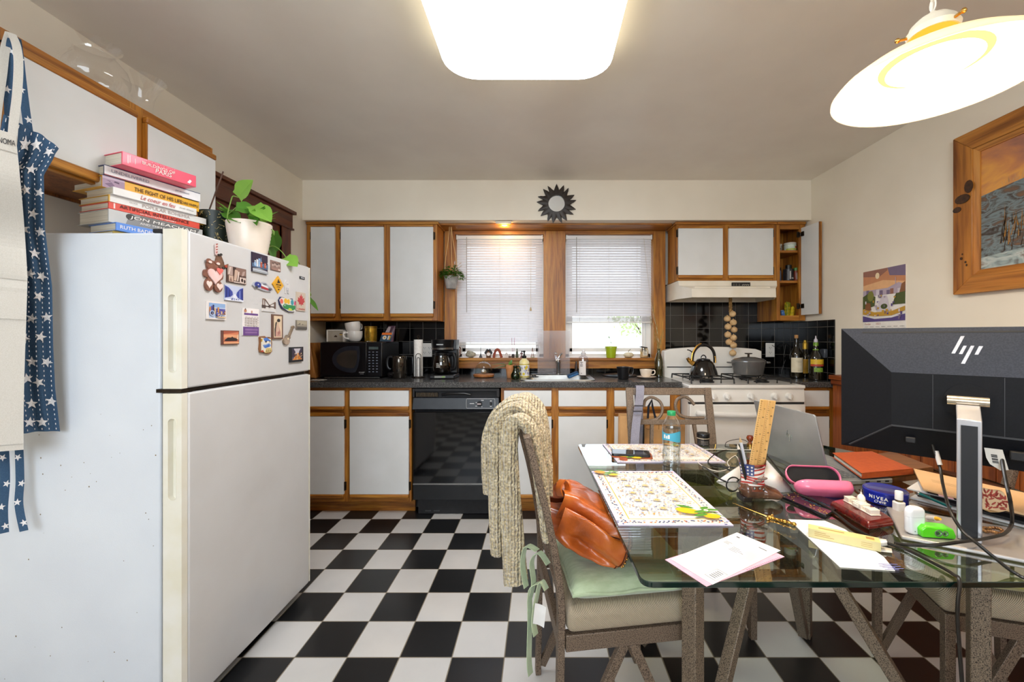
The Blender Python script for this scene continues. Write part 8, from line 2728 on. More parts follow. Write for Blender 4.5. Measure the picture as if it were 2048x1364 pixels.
def shell(o, R, U, Nv, w, h, dep, sgn):
 b = MB()
 rs = []
 for k, (s, dz) in enumerate(((1.0,0),(1.0,.25),(.97,.6),(.88,.85),(.7,.97),(.35,1.0))):
  rs.append([o + R * p[0] * s + U * p[1] * (s if s < 1 else 1) + Nv * dep * dz for p in rrect(w, h, h * .48,8)])
 n = len(rs[0])
 b.add([p for r_ in rs for p in r_], [(j * n + i, j * n + (i + 1) % n, (j + 1) * n + (i + 1) % n, (j + 1) * n + i) for j in range(5) for i in range(n)] + [tuple(5 * n + i for i in range(n))])
 return b
W_, H_ = .158,.058
n1 = (gu_ * .72 + Z * .69).normalized()
u1 = (Z * .72 - gu_ * .69).normalized()
base_o = g0 + Z * .03 + gu_ * .012
build('lower_shell', shell(base_o, gr_, u1,-n1, W_, H_, .03,1), pinkm, gc, world=True, solid=.0022, sharp=60)
build('lining', MB().prism([(p[0] * .94, p[1] * .9) for p in rrect(W_, H_, H_ * .48,8)], base_o - n1 * .006, gr_, u1, n1,.002), mat('#0d0c0e', '#141316', r=.9), gc, world=True)
n2 = (Z * .62 - gu_ * .78).normalized()
u2 = (gu_ * .62 + Z * .78).normalized()
lid_o = base_o + gu_ * .03 - gr_ * .006 + Z * .006 + u2 * .014
build('lid_shell', shell(lid_o, gr_, u2,-n2, W_ * .98, H_, .028,1), pinkm, gc, world=True, solid=.0022, sharp=60)
build('lid_lining', MB().prism([(p[0] * .93, p[1] * .9) for p in rrect(W_, H_, H_ * .48,8)], lid_o - n2 * .008, gr_, u2, n2,.002), mat('#0d0c0e', '#141316', r=.9), gc, world=True)
ct = root('cleaning_cloth', 'pale blue cloth corner sticking out of the pink case', 'cloth', base_o)
build('cloth_corner', b, mat('#9fc4d8', '#8fb6cc', r=.9), ct, world=True)
cs = [T(1660,1016), T(1738,1063), T(1788,1054), T(1712,1004)]
pq = root('trinket_box', 'dark red wooden plaque box under the white dome model', 'box', T(1725,1040) + Z * .0006)
cen_ = sum((V(q) for q in cs), V()) / 4
def ringp(s, z):
 return [cen_ + (V(q) - cen_) * s + Z * z for q in cs]
b = MB()
lv = [ringp(.94,.001), ringp(1.0,.005), ringp(1.0,.012), ringp(.95,.018), ringp(.9,.022)]
b.add([p for r_ in lv for p in r_], [(3,2,1,0)] + [(j * 4 + i, j * 4 + (i + 1) % 4,(j + 1) * 4 + (i + 1) % 4,(j + 1) * 4 + i) for j in range(4) for i in range(4)] + [(16,17,18,19)])
build('box_body', b, wood('#3a0c0a', '#6a1a14', '#7d241a', axis=0, r=.15, name='mahogany', coat=.5), pq, world=True, bevel=.002)
cp_ = root('capitol_model', 'small white domed government building model on the red box', 'model building', cen_ + Z * .0226)
R_ = (V(cs[1]) - V(cs[0])).normalized()
R_.z = 0
U_ = V((-R_.y, R_.x, 0))
b = MB()
def blk(u0, u1, v0, v1, z0, z1):
 b.prism(rect(u0, v0, u1, v1), Z * z0, R_, U_, Z, z1 - z0)
blk(-.05,.05,-.013,.013,0,.0025)
blk(-.015,.015,-.013,.013,.0025,.0135)
blk(-.03,-.0148,-.008,.008,.0025,.0105)
blk(.0148,.03,-.008,.008,.0025,.0105)
blk(-.048,-.0298,-.0115,.0115,.0025,.0125)
blk(.0298,.048,-.0115,.0115,.0025,.0125)
blk(-.008,.008,-.0165,-.0128,.0025,.0115)
for u0_, u1_, w_b in ((-.048,-.03,.0118),(.03,.048,.0118),(-.015,.015,.0133)):
 blk(u0_ - .0006, u1_ + .0006,-w_b - .0006, w_b + .0006,.0128 if w_b < .012 else .0138,.0138 if w_b < .012 else .0148)
ivory = mat('#efe6d6', '#e6dbc8', r=.4, ns=40, name='ivory_resin')
build('wings', b, ivory, cp_, bevel=.0006)
build('dome', MB().lathe([(.0115,.0148),(.0115,.0185),(.0095,.019),(.0095,.0245),(.0085,.03),(.005,.035),(.002,.037),(.002,.041),(.0008,.0415),(.0005,.05),(0,.05)], 24), ivory, cp_)
b = MB()
for k in range(18):
 u = -.044 + k * .0052
 for s in (-1,1):
  vv = .0117 if abs(u) > .03 else (.0132 if abs(u) < .015 else .0082)
  b.prism(rect(u, -.0002, u + .0012,.0002), U_ * s * vv + Z * .003, R_, U_, Z, .007)
build('column_row', b, mat('#c9bda8', r=.5), cp_)
bl_ = mat('#1a2a9a', '#16248c', r=.25, ns=6, coat=.4, name='blue_tin')
nv = root('cream_tin', 'round dark blue cream tin with white lettering', 'tin', T(1791,1012) + V((0,.035,.0006)))
tr = .052
build('tin_base', MB().lathe([(tr - .003,0),(tr, .002),(tr, .02),(tr - .002,.0205)], 40), bl_, nv)
build('tin_lid', MB().lathe([(tr + .001,.021),(tr + .0015,.0225),(tr + .0015,.034),(tr - .002,.0365),(tr - .006,.035),(0,.035)], 40), bl_, nv)
b = MB()
txt = 'NIVEA'
a_c = -PI / 2 - 1.0
for i, ch in enumerate(txt):
 a = a_c + (i - 2) * .17
 o = V(((tr + .0008) * math.cos(a),(tr + .0008) * math.sin(a),.020))
 glyphs(b, ch, o, (-math.sin(a), math.cos(a),0), Z, h=.0095, d=.0009, bold=.02)
for i, ch in enumerate('Creme'):
 a = a_c + .1 + (i - 2) * .095
 o = V(((tr + .0008) * math.cos(a),(tr + .0008) * math.sin(a),.0095))
 glyphs(b, ch, o, (-math.sin(a), math.cos(a),0), Z, h=.0058 if ch != 'C' else .0075, d=.0009, shear=.3)
build('lettering', b, inkw, nv)
npb = root('nail_polish', 'white nail polish bottle with a white cap beside the blue tin', 'nail polish', T(1803,1030) + Z * .0006)
npb.location.y += .008
build('bottle', MB().prism(rrect(.024,.022,.006),(0,0,0), X, Y, Z, .033), mat('#efe9e2', '#e6dfd6', r=.12, coat=.5), npb, bevel=.003)
build('collar', MB().lathe([(.0065,.033),(.0085,.034),(.0085,.038)], 20), mat('#9a8a5a', '#5a503a', r=.25, m=.7), npb)
build('cap', MB().lathe([(.0092,.0385),(.0092,.058),(.0085,.0605),(0,.061)], 24), white_plastic, npb)
ap = root('earbud_case', 'white earbud charging case standing on the monitor base', 'earbud case', at_height(1829,1066, ZG + .0108) + Z * .0004)
b = MB()
pr = [(.0,0)]
def cap(mb, z0, z1, w, dth, top):
 lv = []
 for z, s in ([(z0,1),(z0 + (z1 - z0) * .45,1),(z0 + (z1 - z0) * .7,.93),(z0 + (z1 - z0) * .88,.74),(z1,.3)] if top else [(z0,.7),(z0 + .003,.92),(z0 + .008,1),(z1,1)]):
  lv.append([V((p[0] * s, p[1] * (s * .5 + .5), z)) for p in rrect(w, dth, dth * .49,6)])
 n = len(lv[0])
 mb.add([p for r_ in lv for p in r_], [tuple(range(n - 1,-1,-1))] + [(j * n + i, j * n + (i + 1) % n, (j + 1) * n + (i + 1) % n, (j + 1) * n + i) for j in range(len(lv) - 1) for i in range(n)] + [tuple((len(lv) - 1) * n + i for i in range(n))])
 return mb
airw = mat('#f4f3f2', '#efeeed', r=.15, ns=5, coat=.5, name='glossy_white')
build('case_body', cap(MB(),0,.04,.043,.021, False), airw, ap, sharp=50)
build('case_lid', cap(MB(),.0404,.064,.043,.021, True), airw, ap, sharp=50)
build('status_light', MB().prism(disc(-.008,.008,.0012,.0012,8),(0,-.0106,0), X, Z, (0,-1,0),.0004), mat('#4a4a4a', r=.4), ap)
grn = mat('#5fe01e', '#55d018', r=.3, ns=6, coat=.3, name='lime_plastic')
shp = root('pencil_sharpener', 'bright green two-hole pencil sharpener on the monitor base', 'sharpener', at_height(1882,1079, ZG + .0108) + V((0,.018,.0006)), rz=-.16)
pf = [(-.036,-.014),(.026,-.014),(.036,-.005),(.036,.012),(-.03,.012),(-.036,.004)]
build('sharpener_body', MB().prism([(-.034,0),(.034,0),(.036,.008),(.03,.024),(-.026,.027),(-.036,.018)], (0,.016,0), X, Z, (0,-1,0),.032), grn, shp, bevel=.003)
b = MB()
for x, r_ in ((-.001,.0065),(.013,.0048)):
 b.lathe([(r_ + .0016,0),(r_ + .001,.0008),(r_ * .9,.0006),(r_ * .25,-.002)], 20,(x, -.0162,.0125),(0,-1,0), caps=False)
hl = pieces('hole', b, mat('#7f9a78', '#6d8a68', r=.25, m=.5), shp)
b = MB()
for x, r_ in ((-.001,.0038),(.013,.0026)):
 b.prism(disc(x - .0015,.0125, r_, r_, 14),(0,-.0166,0), X, Z, (0,-1,0),.0003)
pieces('hole_shadow', b, mat('#2c4a2a', r=.7), shp)
yp = root('highlighter', 'short yellow-tipped marker leaning behind the green sharpener', 'marker', at_height(1905,1068, ZG + .0108) + V((0,.04,.0008)))
build('barrel', MB().cyl((.008,.03,.007),(-.004,-.004,.02),.006,14), mat('#d8d4cc', r=.3), yp)
build('tip', MB().cyl((-.0045,-.005,.0205),(-.009,-.019,.0255),.005,14,.003), mat('#f0b020', r=.35), yp)
c = [T(1342,1119, ZG + .001), T(1425,1170, ZG + .001), T(1561,1102, ZG + .001), T(1474,1066, ZG + .001)]
pk = [T(1330,1120), T(1413,1174), T(1569,1114), T(1480,1072)]
tp = slab_on('pink_letter', 'pink paper under the white letter at the front of the table', 'paper', pk, ZG + .0004,.0006, mat('#eab6c6', '#e3aabb', r=.8), 'paper_sheet')
b = MB()
o = V((pk[0].x, pk[0].y, ZG + .0011))
R_, U_ = V((pk[1].x, pk[1].y, ZG + .0011)) - o, V((pk[3].x, pk[3].y, ZG + .0011)) - o
for i in range(18):
 b.flat(rect(.985 - .02 - .004,.5 + .026 * i, .985,.515 + .026 * i), o, R_, U_)
build('printed_lines', b, mat('#b07a90', r=.8), tp, world=True)
wp = slab_on('white_letter', 'white folded letter lying on the pink paper', 'letter', c, ZG + .0014,.001, mat('#f2f1f0', '#ebeae9', r=.7), 'paper_sheet')
o = V((c[0].x, c[0].y, ZG + .0027))
R_, U_ = V((c[1].x, c[1].y, ZG + .0027)) - o, V((c[3].x, c[3].y, ZG + .0027)) - o
b = MB()
for (u0, v0, u1, v1) in ((.72,.06,.96,.065),(.72,.225,.96,.23),(.72,.06,.725,.23),(.955,.06,.96,.23)):
 b.flat(rect(u0, v0, u1, v1), o, R_, U_)
for i in range(5):
 b.flat(rect(.77,.09 + i * .026,.91,.1 + i * .026), o, R_, U_)
for i, w in enumerate((.2,.3,.24,.16)):
 b.flat(rect(.36,.62 + i * .025,.36 + w, .627 + i * .025), o, R_, U_)
for i, w in enumerate((.42,.36,.5)):
 b.flat(rect(.12,.7 + i * .02,.12 + w * .3,.705 + i * .02), o, R_, U_)
b.flat(rect(.12,.9,.2,.925), o, R_, U_)
b.flat(rect(.66,.9,.84,.915), o, R_, U_)
build('printed_lines', b, mat('#6a6a6c', r=.8), wp, world=True)
b = MB()
b.flat(rect(.62,.56,.9,.86), o - Z * .0001, R_, U_).flat(rect(.1,.6,.3,.86), o - Z * .0001, R_, U_)
build('address_window', b, mat('#d9d8d8', r=.4), wp, world=True)
c = [T(1577,1040), T(1680,1136), T(1790,1143), T(1768,1116), T(1690,1060), T(1650,1043)]
ev = slab_on('envelope', 'white envelope with a torn edge under the yellow carton', 'envelope', c, ZG + .0006,.0014, mat('#eeebe6', '#e6e2dc', r=.7), 'envelope_body')
b = MB()
q = T(1757,1130)
for i in range(6):
 b.tube([V((q.x + .006 * math.sin(i * 2), q.y - .004 * i, ZG + .0024)), V((q.x + .03 + .008 * math.cos(i * 3), q.y - .004 * i - .002, ZG + .0024))], .0006,4)
build('scribble', b, mat('#8a8ac0', r=.8), ev, world=True)
yb = root('carton', 'long pale yellow product carton lying on the white envelope', 'carton', T(1695,1085) + Z * .0026)
a0, a1 = T(1617,1073, ZG + .0026), T(1762,1104, ZG + .0026)
R_ = (a1 - a0).normalized()
U_ = V((-R_.y, R_.x, 0))
L_ = (a1 - a0).length
b = MB().prism(rect(0,0, L_, .028), a0, R_, U_, Z, .02)
build('box_body', b, mat('#e8d190', '#dfc582', r=.45, ns=20), yb, world=True, bevel=.0008)
b = MB()
b.prism(rect(.0,.0, L_, .02), a0 - U_ * .0003, R_, Z, -U_, .0002)
side_m = mat('#d8cb94', r=.5)
pr_ = build('side_panel', b, side_m, yb, world=True)
b = MB()
for i in range(3):
 b.prism(rect(.012,.006 + .004 * i, .05 - .008 * i, .0072 + .004 * i), a0 - U_ * .0005, R_, Z, -U_, .0002)
 b.prism(rect(.1,.005 + .004 * i, L_ - .015,.0058 + .004 * i), a0 - U_ * .0005, R_, Z, -U_, .0002)
b.prism(rect(.11,.008,.125,.02), a0 + Z * .0202, R_, U_, Z, .0002)
b.prism(rect(.02,.012,.07,.016), a0 + Z * .0202, R_, U_, Z, .0002)
build('printed_lines', b, mat('#b08a4a', r=.5), yb, world=True)
b = MB()
e0 = a0 + R_ * L_
b.add([e0 + Z * .001, e0 + U_ * .028 + Z * .001, e0 + U_ * .026 + R_ * .022 + Z * .002, e0 + R_ * .02 + U_ * .004 + Z * .002], [(0,1,2,3)])
b.add([e0 + U_ * .028 + Z * .001, e0 + U_ * .028 + Z * .019, e0 + U_ * .034 + R_ * .014 + Z * .017, e0 + U_ * .034 + R_ * .016 + Z * .004], [(0,1,2,3)])
b.add([e0 + Z * .019 + U_ * .002, e0 + Z * .019 + U_ * .026, e0 + R_ * .012 + Z * .022 + U_ * .022, e0 + R_ * .012 + Z * .022 + U_ * .006], [(0,1,2,3)])
build('end_flap', b, mat('#f0ebe2', r=.6), yb, world=True, solid=.0006)
lo = root('letter_opener', 'slim ornate brass letter opener on the glass', 'letter opener', T(1540,1035) + Z * .001)
p = [T(1465,1007) + Z * .002, T(1540,1037) + Z * .003, T(1588,1052) + Z * .005]
b = MB().tube([p[0], p[0] * .5 + p[1] * .5, p[1]], [.0008,.0024,.003], 6, flat=.5)
build('blade', b, brass, lo, world=True)
b = MB().tube([p[1], p[2]], .0034,8)
for f, r_ in ((0,.0075),(.12,.006),(.3,.0045),(.5,.0055),(.62,.007),(.8,.0045),(1,.006)):
 b.ell(p[1] * (1 - f) + p[2] * f, (r_, r_, r_ * .8),10,6)
dn = (p[2] - p[1]).normalized()
sdv = V((-dn.y, dn.x, 0))
b.tube([p[1] - sdv * .014, p[1] + sdv * .014], .003,6).ell(p[1] - sdv * .015,(.0045,) * 3,8,6).ell(p[1] + sdv * .015,(.0045,) * 3,8,6)
build('ornate_grip', b, brass, lo, world=True)
z = ZG + .021
c = [T(1665,905, z + .02), T(1724,946, z + .02), T(1827,937, z + .02), T(1744,902, z + .02)]
c = [V((q.x, q.y, 0)) for q in c]
nb = root('notebook', 'rust orange hardback notebook lying beside the laptop', 'notebook', sum(c, V()) / 4 + Z * z)
def slabq(c, z0, z1, s=1.0):
 ce = sum(c, V()) / 4
 return MB().hexa([ce + (q - ce) * s + Z * z0 for q in c], [ce + (q - ce) * s + Z * z1 for q in c])
oran = mat('#b5501f', '#a8471a', r=.55, ns=60, bump=.15, name='rust_cover')
b = slabq(c, z + .0165, z + .0195)
b.hexa(*[[ce + Z * zz for ce in c] for zz in (z, z + .0025)])
b.hexa([c[1] + Z * z, c[2] + Z * z, c[2] * .985 + c[3] * .015 + Z * z, c[1] * .985 + c[0] * .015 + Z * z], [q + Z * .0195 for q in (c[1] + Z * z, c[2] + Z * z, c[2] * .985 + c[3] * .015 + Z * z, c[1] * .985 + c[0] * .015 + Z * z)])
build('cover', b, oran, nb, world=True, bevel=.0012)
build('pages', slabq(c, z + .0027, z + .0163,.95), paper_m, nb, world=True)
c2_ = [V((q.x, q.y, 0)) for q in (T(1690,925, ZG), T(1748,960, ZG), T(1838,948, ZG), T(1760,915, ZG))]
tr_ = root('wooden_tray', 'flat brown wooden board under the orange notebook', 'board', sum(c2_, V()) / 4 + Z * ZG)
build('board', slabq([q + V((.07,.02,0)) for q in c2_], ZG + .0006, ZG + .0195), wood('#4a2a14', '#7a4a22', '#8f5c2e', axis=0, name='tray_wood'), tr_, world=True, bevel=.002)
P0, u_, v_ = V((1.113,1.203,0)), V((.485,-.874,0)), V((.6,.8,0))
def quad(o, a, w, b_, h):
 return [o, o + a * w, o + a * w + b_ * h, o + b_ * h]
pile = [('paper_pad', 'grey paper pad at the bottom of the paper pile behind the monitor', -.03,-.01,.30,.2,.0006,.006, '#c9c7c6', .06),
  ('folder', 'black folder in the paper pile behind the monitor', -.012,.012,.29,.2,.008,.007, '#1a191b', -.02),
  ('notepad', 'white notepad above the black folder in the paper pile', -.035,.025,.26,.17,.0165,.005, '#dcdad8', .09),
  ('leather_folder', 'dark brown folder near the top of the paper pile', .012,.02,.3,.2,.023,.008, '#3a2a22', 0.0)]
for nm, lb, du, dv, w, h, z0, th, cc, ro in pile:
 uu = V((u_.x * math.cos(ro) - u_.y * math.sin(ro), u_.x * math.sin(ro) + u_.y * math.cos(ro),0))
 vv = V((-uu.y, uu.x, 0))
 c = quad(P0 + u_ * du + v_ * dv, uu, w, vv, h)
 t = root(nm, lb, 'papers', sum(c, V()) / 4 + Z * (ZG + z0))
 build('sheet_block', slabq(c, ZG + z0, ZG + z0 + th), mat(cc, r=.6, ns=12), t, world=True, bevel=.0008)
c = quad(P0 + V((0,0,0)), u_, .33, v_, .23)
mz = ZG + .0325
ml = root('mailer_envelope', 'large mailing envelope tinted peach by the pendant on top of the paper pile', 'envelope', sum(c, V()) / 4 + Z * mz)
build('envelope_body', slabq(c, mz, mz + .006), mat('#e2b98a', '#d8ad7c', r=.7, ns=8, name='pendant_warm_card'), ml, world=True, bevel=.001)  # peach base colour carries the pendant's warm light
b = MB()
for i in range(3):
 b.flat(rect(.1,.45 + .05 * i, .4 - .06 * i, .462 + .05 * i), c[0] + Z * (mz + .0063), u_ * .33, v_ * .23)
build('printed_lines', b, mat('#b08e66', r=.8), ml, world=True)
tg = root('sticky_note', 'small pink sticky tab poking out of the paper pile', 'sticky note', P0 + Z * (ZG + .0315))
build('note_sheet', MB().prism(rect(-.012,0,.02,.03), P0 + u_ * .045 - v_ * .012 + Z * (ZG + .0312), u_, v_, Z, .0006), mat('#e8bcc8', r=.7), tg, world=True)
pen = root('teal_pen', 'teal pen clipped to the white pad in the paper pile', 'pen', T(1845,1000) + Z * .02)
b = MB().cyl(T(1838,1002) + Z * .022, T(1900,1030) + Z * .022,.004,10)
build('barrel', b, mat('#127a78', '#0f6664', r=.25, coat=.4), pen, world=True)
build('clip', MB().cyl(T(1838,1002) + Z * .0265, T(1860,1011) + Z * .0265,.0012,8).ell(T(1838,1002) + Z * .0225,(.0055,.0055,.005),10,6), chrome, pen, world=True)
ro = root('brain_ornament', 'flat red and cream lobed ornament standing behind the monitor column', 'ornament', at_depth(1983,1023,1.06))
oc_ = at_depth(1983,1001,1.06)
on = V((-.6,-.8,0))
orr = V((.8,-.6,0))
b = MB()
lob = [(.036 * (1 + .08 * math.sin(7 * a)) * math.cos(a),.028 * (1 + .08 * math.cos(6 * a)) * math.sin(a)) for a in [k * 2 * PI / 40 for k in range(40)]]
b.prism(lob, oc_, orr, Z, -on, .012)
build('ornament_body', b, mat('#e2c39a', '#d6b286', r=.5), ro, world=True, bevel=.002)
b = MB()
rr = random.Random(14)
for k in range(46):
 a, q = rr.uniform(0,6.3), rr.random() ** .5
 x, y = .031 * q * math.cos(a),.024 * q * math.sin(a)
 th_ = rr.uniform(0,3.1)
 b.prism([(x + .006 * math.cos(p_) * math.cos(th_) - .0018 * math.sin(p_) * math.sin(th_), y + .006 * math.cos(p_) * math.sin(th_) + .0018 * math.sin(p_) * math.cos(th_)) for p_ in [j * PI / 4 for j in range(8)]], oc_, orr, Z, on, .001)
build('red_pattern', b, mat('#b0402e', '#9a3424', r=.5), ro, world=True)
gx = oc_.z - .027
build('stem_base', MB().box(oc_.x - .012, oc_.x + .012, oc_.y - .008, oc_.y + .014, ZG + .0335, gx), mat('#c9a878', r=.5), ro, world=True)
br = root('bead_bracelet', 'small heap of bronze beads on the monitor base', 'bracelet', at_height(1988,1066, ZG + .0108))
b = MB()
rr = random.Random(19)
for k in range(26):
 a = k * 2 * PI / 26
 c_ = at_height(1988,1066, ZG + .0108) + V((.02 * math.cos(a) * (1 + .2 * math.sin(3 * a)),.014 * math.sin(a),.0042 + .003 * abs(math.sin(2 * a))))
 b.ell(c_, (.004,.004,.004),8,6)
build('bead_string', b, mat('#7a4a2c', '#a87a4a', r=.25, m=.5, ns=120), br, world=True)
mn = root('monitor', 'black computer monitor seen from behind on a silver stand', 'monitor', (.985,.95, ZG + .0006), rz=math.atan2(-.697,.717))
mblk = mat('#0c0d11', '#101116', r=.6, ns=200, spec=.2, name='monitor_black')
mgry = mat('#2b2e36', '#33363f', r=.45, ns=300, lo=.4, hi=.6, m=.3, spec=.3, name='monitor_graphite')
hw, zb0, zt0 = .26,.1585,.5035
yo, yp_ = .137,.104
zc0, zc1, hw2 = .238,.383,.144
out_ = [V((-hw, yo, zb0)), V((hw, yo, zb0)), V((hw, yo, zt0)), V((-hw, yo, zt0))]
inn_ = [V((-hw2, yp_, zc0)), V((hw2, yp_, zc0)), V((hw2, yp_, zc1)), V((-hw2, yp_, zc1))]
fro = [V((p.x, yo + .012, p.z)) for p in out_]
b = MB()
b.mi = 0
b.add(out_ + inn_ + fro, [(4,5,6,7),(0,1,5,4),(1,2,6,5),(3,0,4,7),(8,9,1,0),(9,10,2,1),(10,11,3,2),(11,8,0,3),(11,10,9,8)])
b.mi = 1
b.add([out_[2], out_[3], inn_[3], inn_[2]], [(0,1,2,3)])
sh = build('back_shell', b, [mblk, mgry], mn, sharp=10)
U_ = (out_[3] - inn_[3])
U_.x = 0
U_ = U_.normalized()
Nf = X.cross(U_)
mc = (inn_[3] + out_[2]) / 2
mc = V((0,(yo + yp_) / 2,(zt0 + zc1) / 2))
b = MB()
hp_logo(b, mc + U_ * .003, X, U_, .056,.072,.0008)
build('logo', b, mat('#cfd0d6', '#c6c7ce', r=.25, m=.7), sh)
vs_ = MB().prism(rect(-.21,.048,.21,.0525), mc, X, U_, Nf, .0004)
build('vent_strip', vs_, mat('#0a0a0b', r=.6), sh)
b = MB()
for x in (-.062,.062):
 b.box(x - .0006, x + .0006, yp_ - .0004, yp_ + .002, zc0 + .002, zc1 - .002)
b.box(-hw2, hw2, yp_ - .0008, yp_ + .004, zc0 - .0015, zc0 + .003)
b.tube([out_[0] + V((.02,-.004,.006)), inn_[0] + V((0,-.0005,0))], .0025,6)
build('panel_seam', b, mat('#2c2d31', r=.4), sh)
build('screen', MB().box(-hw + .004, hw - .004, yo + .0122, yo + .0135, zb0 + .01, zt0 - .004), mat('#0a0c10', r=.15), mn)
b = MB().cyl((0, yp_ - .0002,.318),(0, yp_ - .003,.318),.044,40)
build('mount_plate', b, mblk, mn)
silver = mat('#c4c4c8', '#b9b9be', r=.3, m=.6, ns=12, name='stand_silver')
b = MB().cyl((-.036,.078,.322),(.036,.078,.322),.012,24).box(-.02,.02,.08, yp_ - .004,.313,.331)
build('tilt_hinge', b, mat('#d0c4b0', '#c2b6a2', r=.2, m=.8, ns=8, st=(30,1,1)), mn)
b = MB()
b.sweep([(0,.004,.0105),(0,.004,.286),(0,.07,.309)], .041, [.02,.016,.012], X)
co_ = build('column', b, silver, mn, bevel=.002, sharp=25)
build('column_inset', MB().box(-.0135,.0135,-.0075,-.0059,.012,.275), mat('#121318', r=.5), co_)
A_, B_ = V((.956,1.144,0)), V((.85,.974,0))
dd_ = V((.85,-.527,0))
c = [A_, B_, B_ + dd_ * .31, A_ + dd_ * .31]
b = MB().hexa([q + Z * (ZG + .0012) for q in c], [q + Z * (ZG + .0105) for q in c])
build('stand_base', b, mat('#b9b2ac', '#aea7a2', r=.35, m=.5, ns=10), mn, world=True, bevel=.003)
b = MB()
for q in c:
 ce = sum(c, V()) / 4
 p = ce + (q - ce) * .85
 b.cyl(p + Z * (ZG + .0004), p + Z * (ZG + .0013),.008,12)
pieces('rubber_foot', b, black_matte, mn, world=True)
b = MB().box(-.115,-.095,.1,.135,.158 + .04,.172 + .04).box(.07,.1,.095,.13,.16 + .03,.18 + .03)
build('port_block', b, black_matte, mn, bevel=.002)
rub = mat('#16130f', '#211c17', r=.35, ns=60, name='black_rubber')
def cable(label, pts, r_, m_=rub, n=8, name='cable'):
 t = root(name, label, 'cable', pts[0])
 build('cable_run', MB().tube(spline(pts, n), r_, 8), m_, t, world=True)
 return t
zc = ZG + .0045
pL = at_depth(1859,868,1.10)
t = cable('black video cable dropping from the left port of the monitor', [pL, at_depth(1868,900,1.075), at_depth(1880,935,1.06), at_depth(1886,970,1.02), at_depth(1900,1020,.93), at_height(1925,1062, ZG + .06), at_height(1950,1083, ZG + .05), at_height(1985,1112, ZG + .03), at_height(2030,1146, ZG + .006), at_height(2075,1160, ZG + .0045),(1.13,.80, ZG + .0),(1.16,.787,.6),(1.2,.81,.3),(1.25,.85,.006)], .0034)
build('plug', MB().cyl(pL + Z * .012, pL - Z * .012,.0075,12).cyl(pL - Z * .012, at_depth(1864,888,1.085),.005,10,.004), black_plastic, t, world=True)
q0, q1 = at_depth(1872,902,1.073), at_depth(1880,930,1.061)
build('cable_tag', MB().cyl(q0, q1,.0052,12), mat('#dcdad8', '#d0cecc', r=.6), t, world=True)
pR = at_depth(2003,895,1.0)
t = cable('black power cable with a white barcode tag looping right of the monitor stand', [pR, at_depth(2005,925,.975), at_depth(2012,965,.95), at_depth(2021,1005,.93), at_height(2024,1045, ZG + .04), at_height(2010,1066, ZG + .03), at_height(1975,1076, ZG + .027), at_height(1920,1084, ZG + .027), at_height(1870,1090, ZG + .017), at_height(1820,1090, zc), at_height(1790,1087, zc)], .0036)
build('plug', MB().cyl(pR + Z * .014, pR - Z * .016,.009,12), black_plastic, t, world=True)
b = MB()
tc = at_depth(1992,918,.985)
tR, tU = V((.75,-.66,0)),(Z * .97 + V((-.1,.1,0))).normalized()
b.prism([(-.016,.024),(.014,.024),(.017,-.022),(.003,-.026),(-.012,-.014),(-.016,.0)], tc, tR, tU, d=.0006)
tg_ = build('barcode_tag', b, mat('#d8d2c8', '#cfc9be', r=.6), t, world=True)
b = MB()
for i in range(12):
 if i in (3,7):
  continue
 b.prism(rect(-.007,-.01 + i * .0017,.003,-.009 + i * .0017 + .0003 * (i % 3)), tc, tR, tU, tR.cross(tU),.0012)
build('barcode', b, mat('#2a2826', r=.6), tg_, world=True)
cable('long black cord crossing the glass and hanging off the front edge', [T(1556,962) + Z * .004, T(1585,985) + Z * .005, at_height(1625,1000, ZG + .012), at_height(1665,1022, zc + .002), T(1710,1060) + Z * .004, T(1760,1085) + Z * .0045, T(1810,1102) + Z * .0045, T(1870,1132) + Z * .0045, T(1905,1152) + Z * .0045, V((T(1918,1166).x, .803, ZG + .002)), V((.80,.793,.70)), V((.815,.795,.5)), V((.825,.8,.25)), V((.83,.82,.006))], .0033)
cable('black charging cable coiled behind the boot holder', [T(1476,938) + Z * .003, T(1420,930) + Z * .003, T(1424,915) + Z * .003, T(1450,902) + Z * .003, T(1495,901) + Z * .003, T(1525,905) + Z * .003, T(1540,920) + Z * .004, T(1560,945) + Z * .003, T(1580,965) + Z * .003], .0028)
cable('thin dark wire loop near the far table edge', [T(1450,893) + Z * .002, T(1455,884) + Z * .002, T(1480,879) + Z * .002, T(1497,886) + Z * .002, T(1494,893) + Z * .002, T(1470,896) + Z * .002, T(1450,893) + Z * .002], .0014)
cable('white charging cable looping over the far placemat and glass', [T(1535,903) + Z * .005, T(1480,902) + Z * .005, T(1400,903) + Z * .0055, T(1395,925) + Z * .002, T(1430,943) + Z * .002, T(1458,938) + Z * .002, T(1455,925) + Z * .002, T(1470,913) + Z * .003, T(1478,922) + Z * .003], .0016, mat('#e8dfd0', '#ddd4c4', r=.4))
kb = root('paper_bag', 'brown paper shopping bag hanging behind the far chair back', 'bag', (.62,2.25,.62))
kraft = mat('#c0905a', '#b08250', r=.8, ns=14, bump=.1, name='kraft_paper')
x0, x1 = R3(1243,2.2), R3(1372,2.2)
ztop = zs(833,2.2)
b = MB()
b.hexa([(x0,2.225,.36),(x1,2.225,.36),(x1,2.32,.36),(x0,2.32,.36)], [(x0,2.215, ztop),(x1,2.215, ztop),(x1,2.29, ztop),(x0,2.29, ztop)])
b.f.pop(1 + len(b.f) - 6)
b.m.pop()
build('bag_body', b, kraft, kb, world=True, solid=.0015)
b = MB()
b.tube([(R3(1297,2.2),2.212, ztop - .01),(R3(1300,2.16),2.19, zs(812,2.2)),(R3(1304,2.16),2.16, zs(800,2.15)),(R3(1308,2.16),2.19, zs(812,2.2)),(R3(1312,2.2),2.212, ztop - .01)], .006,6)
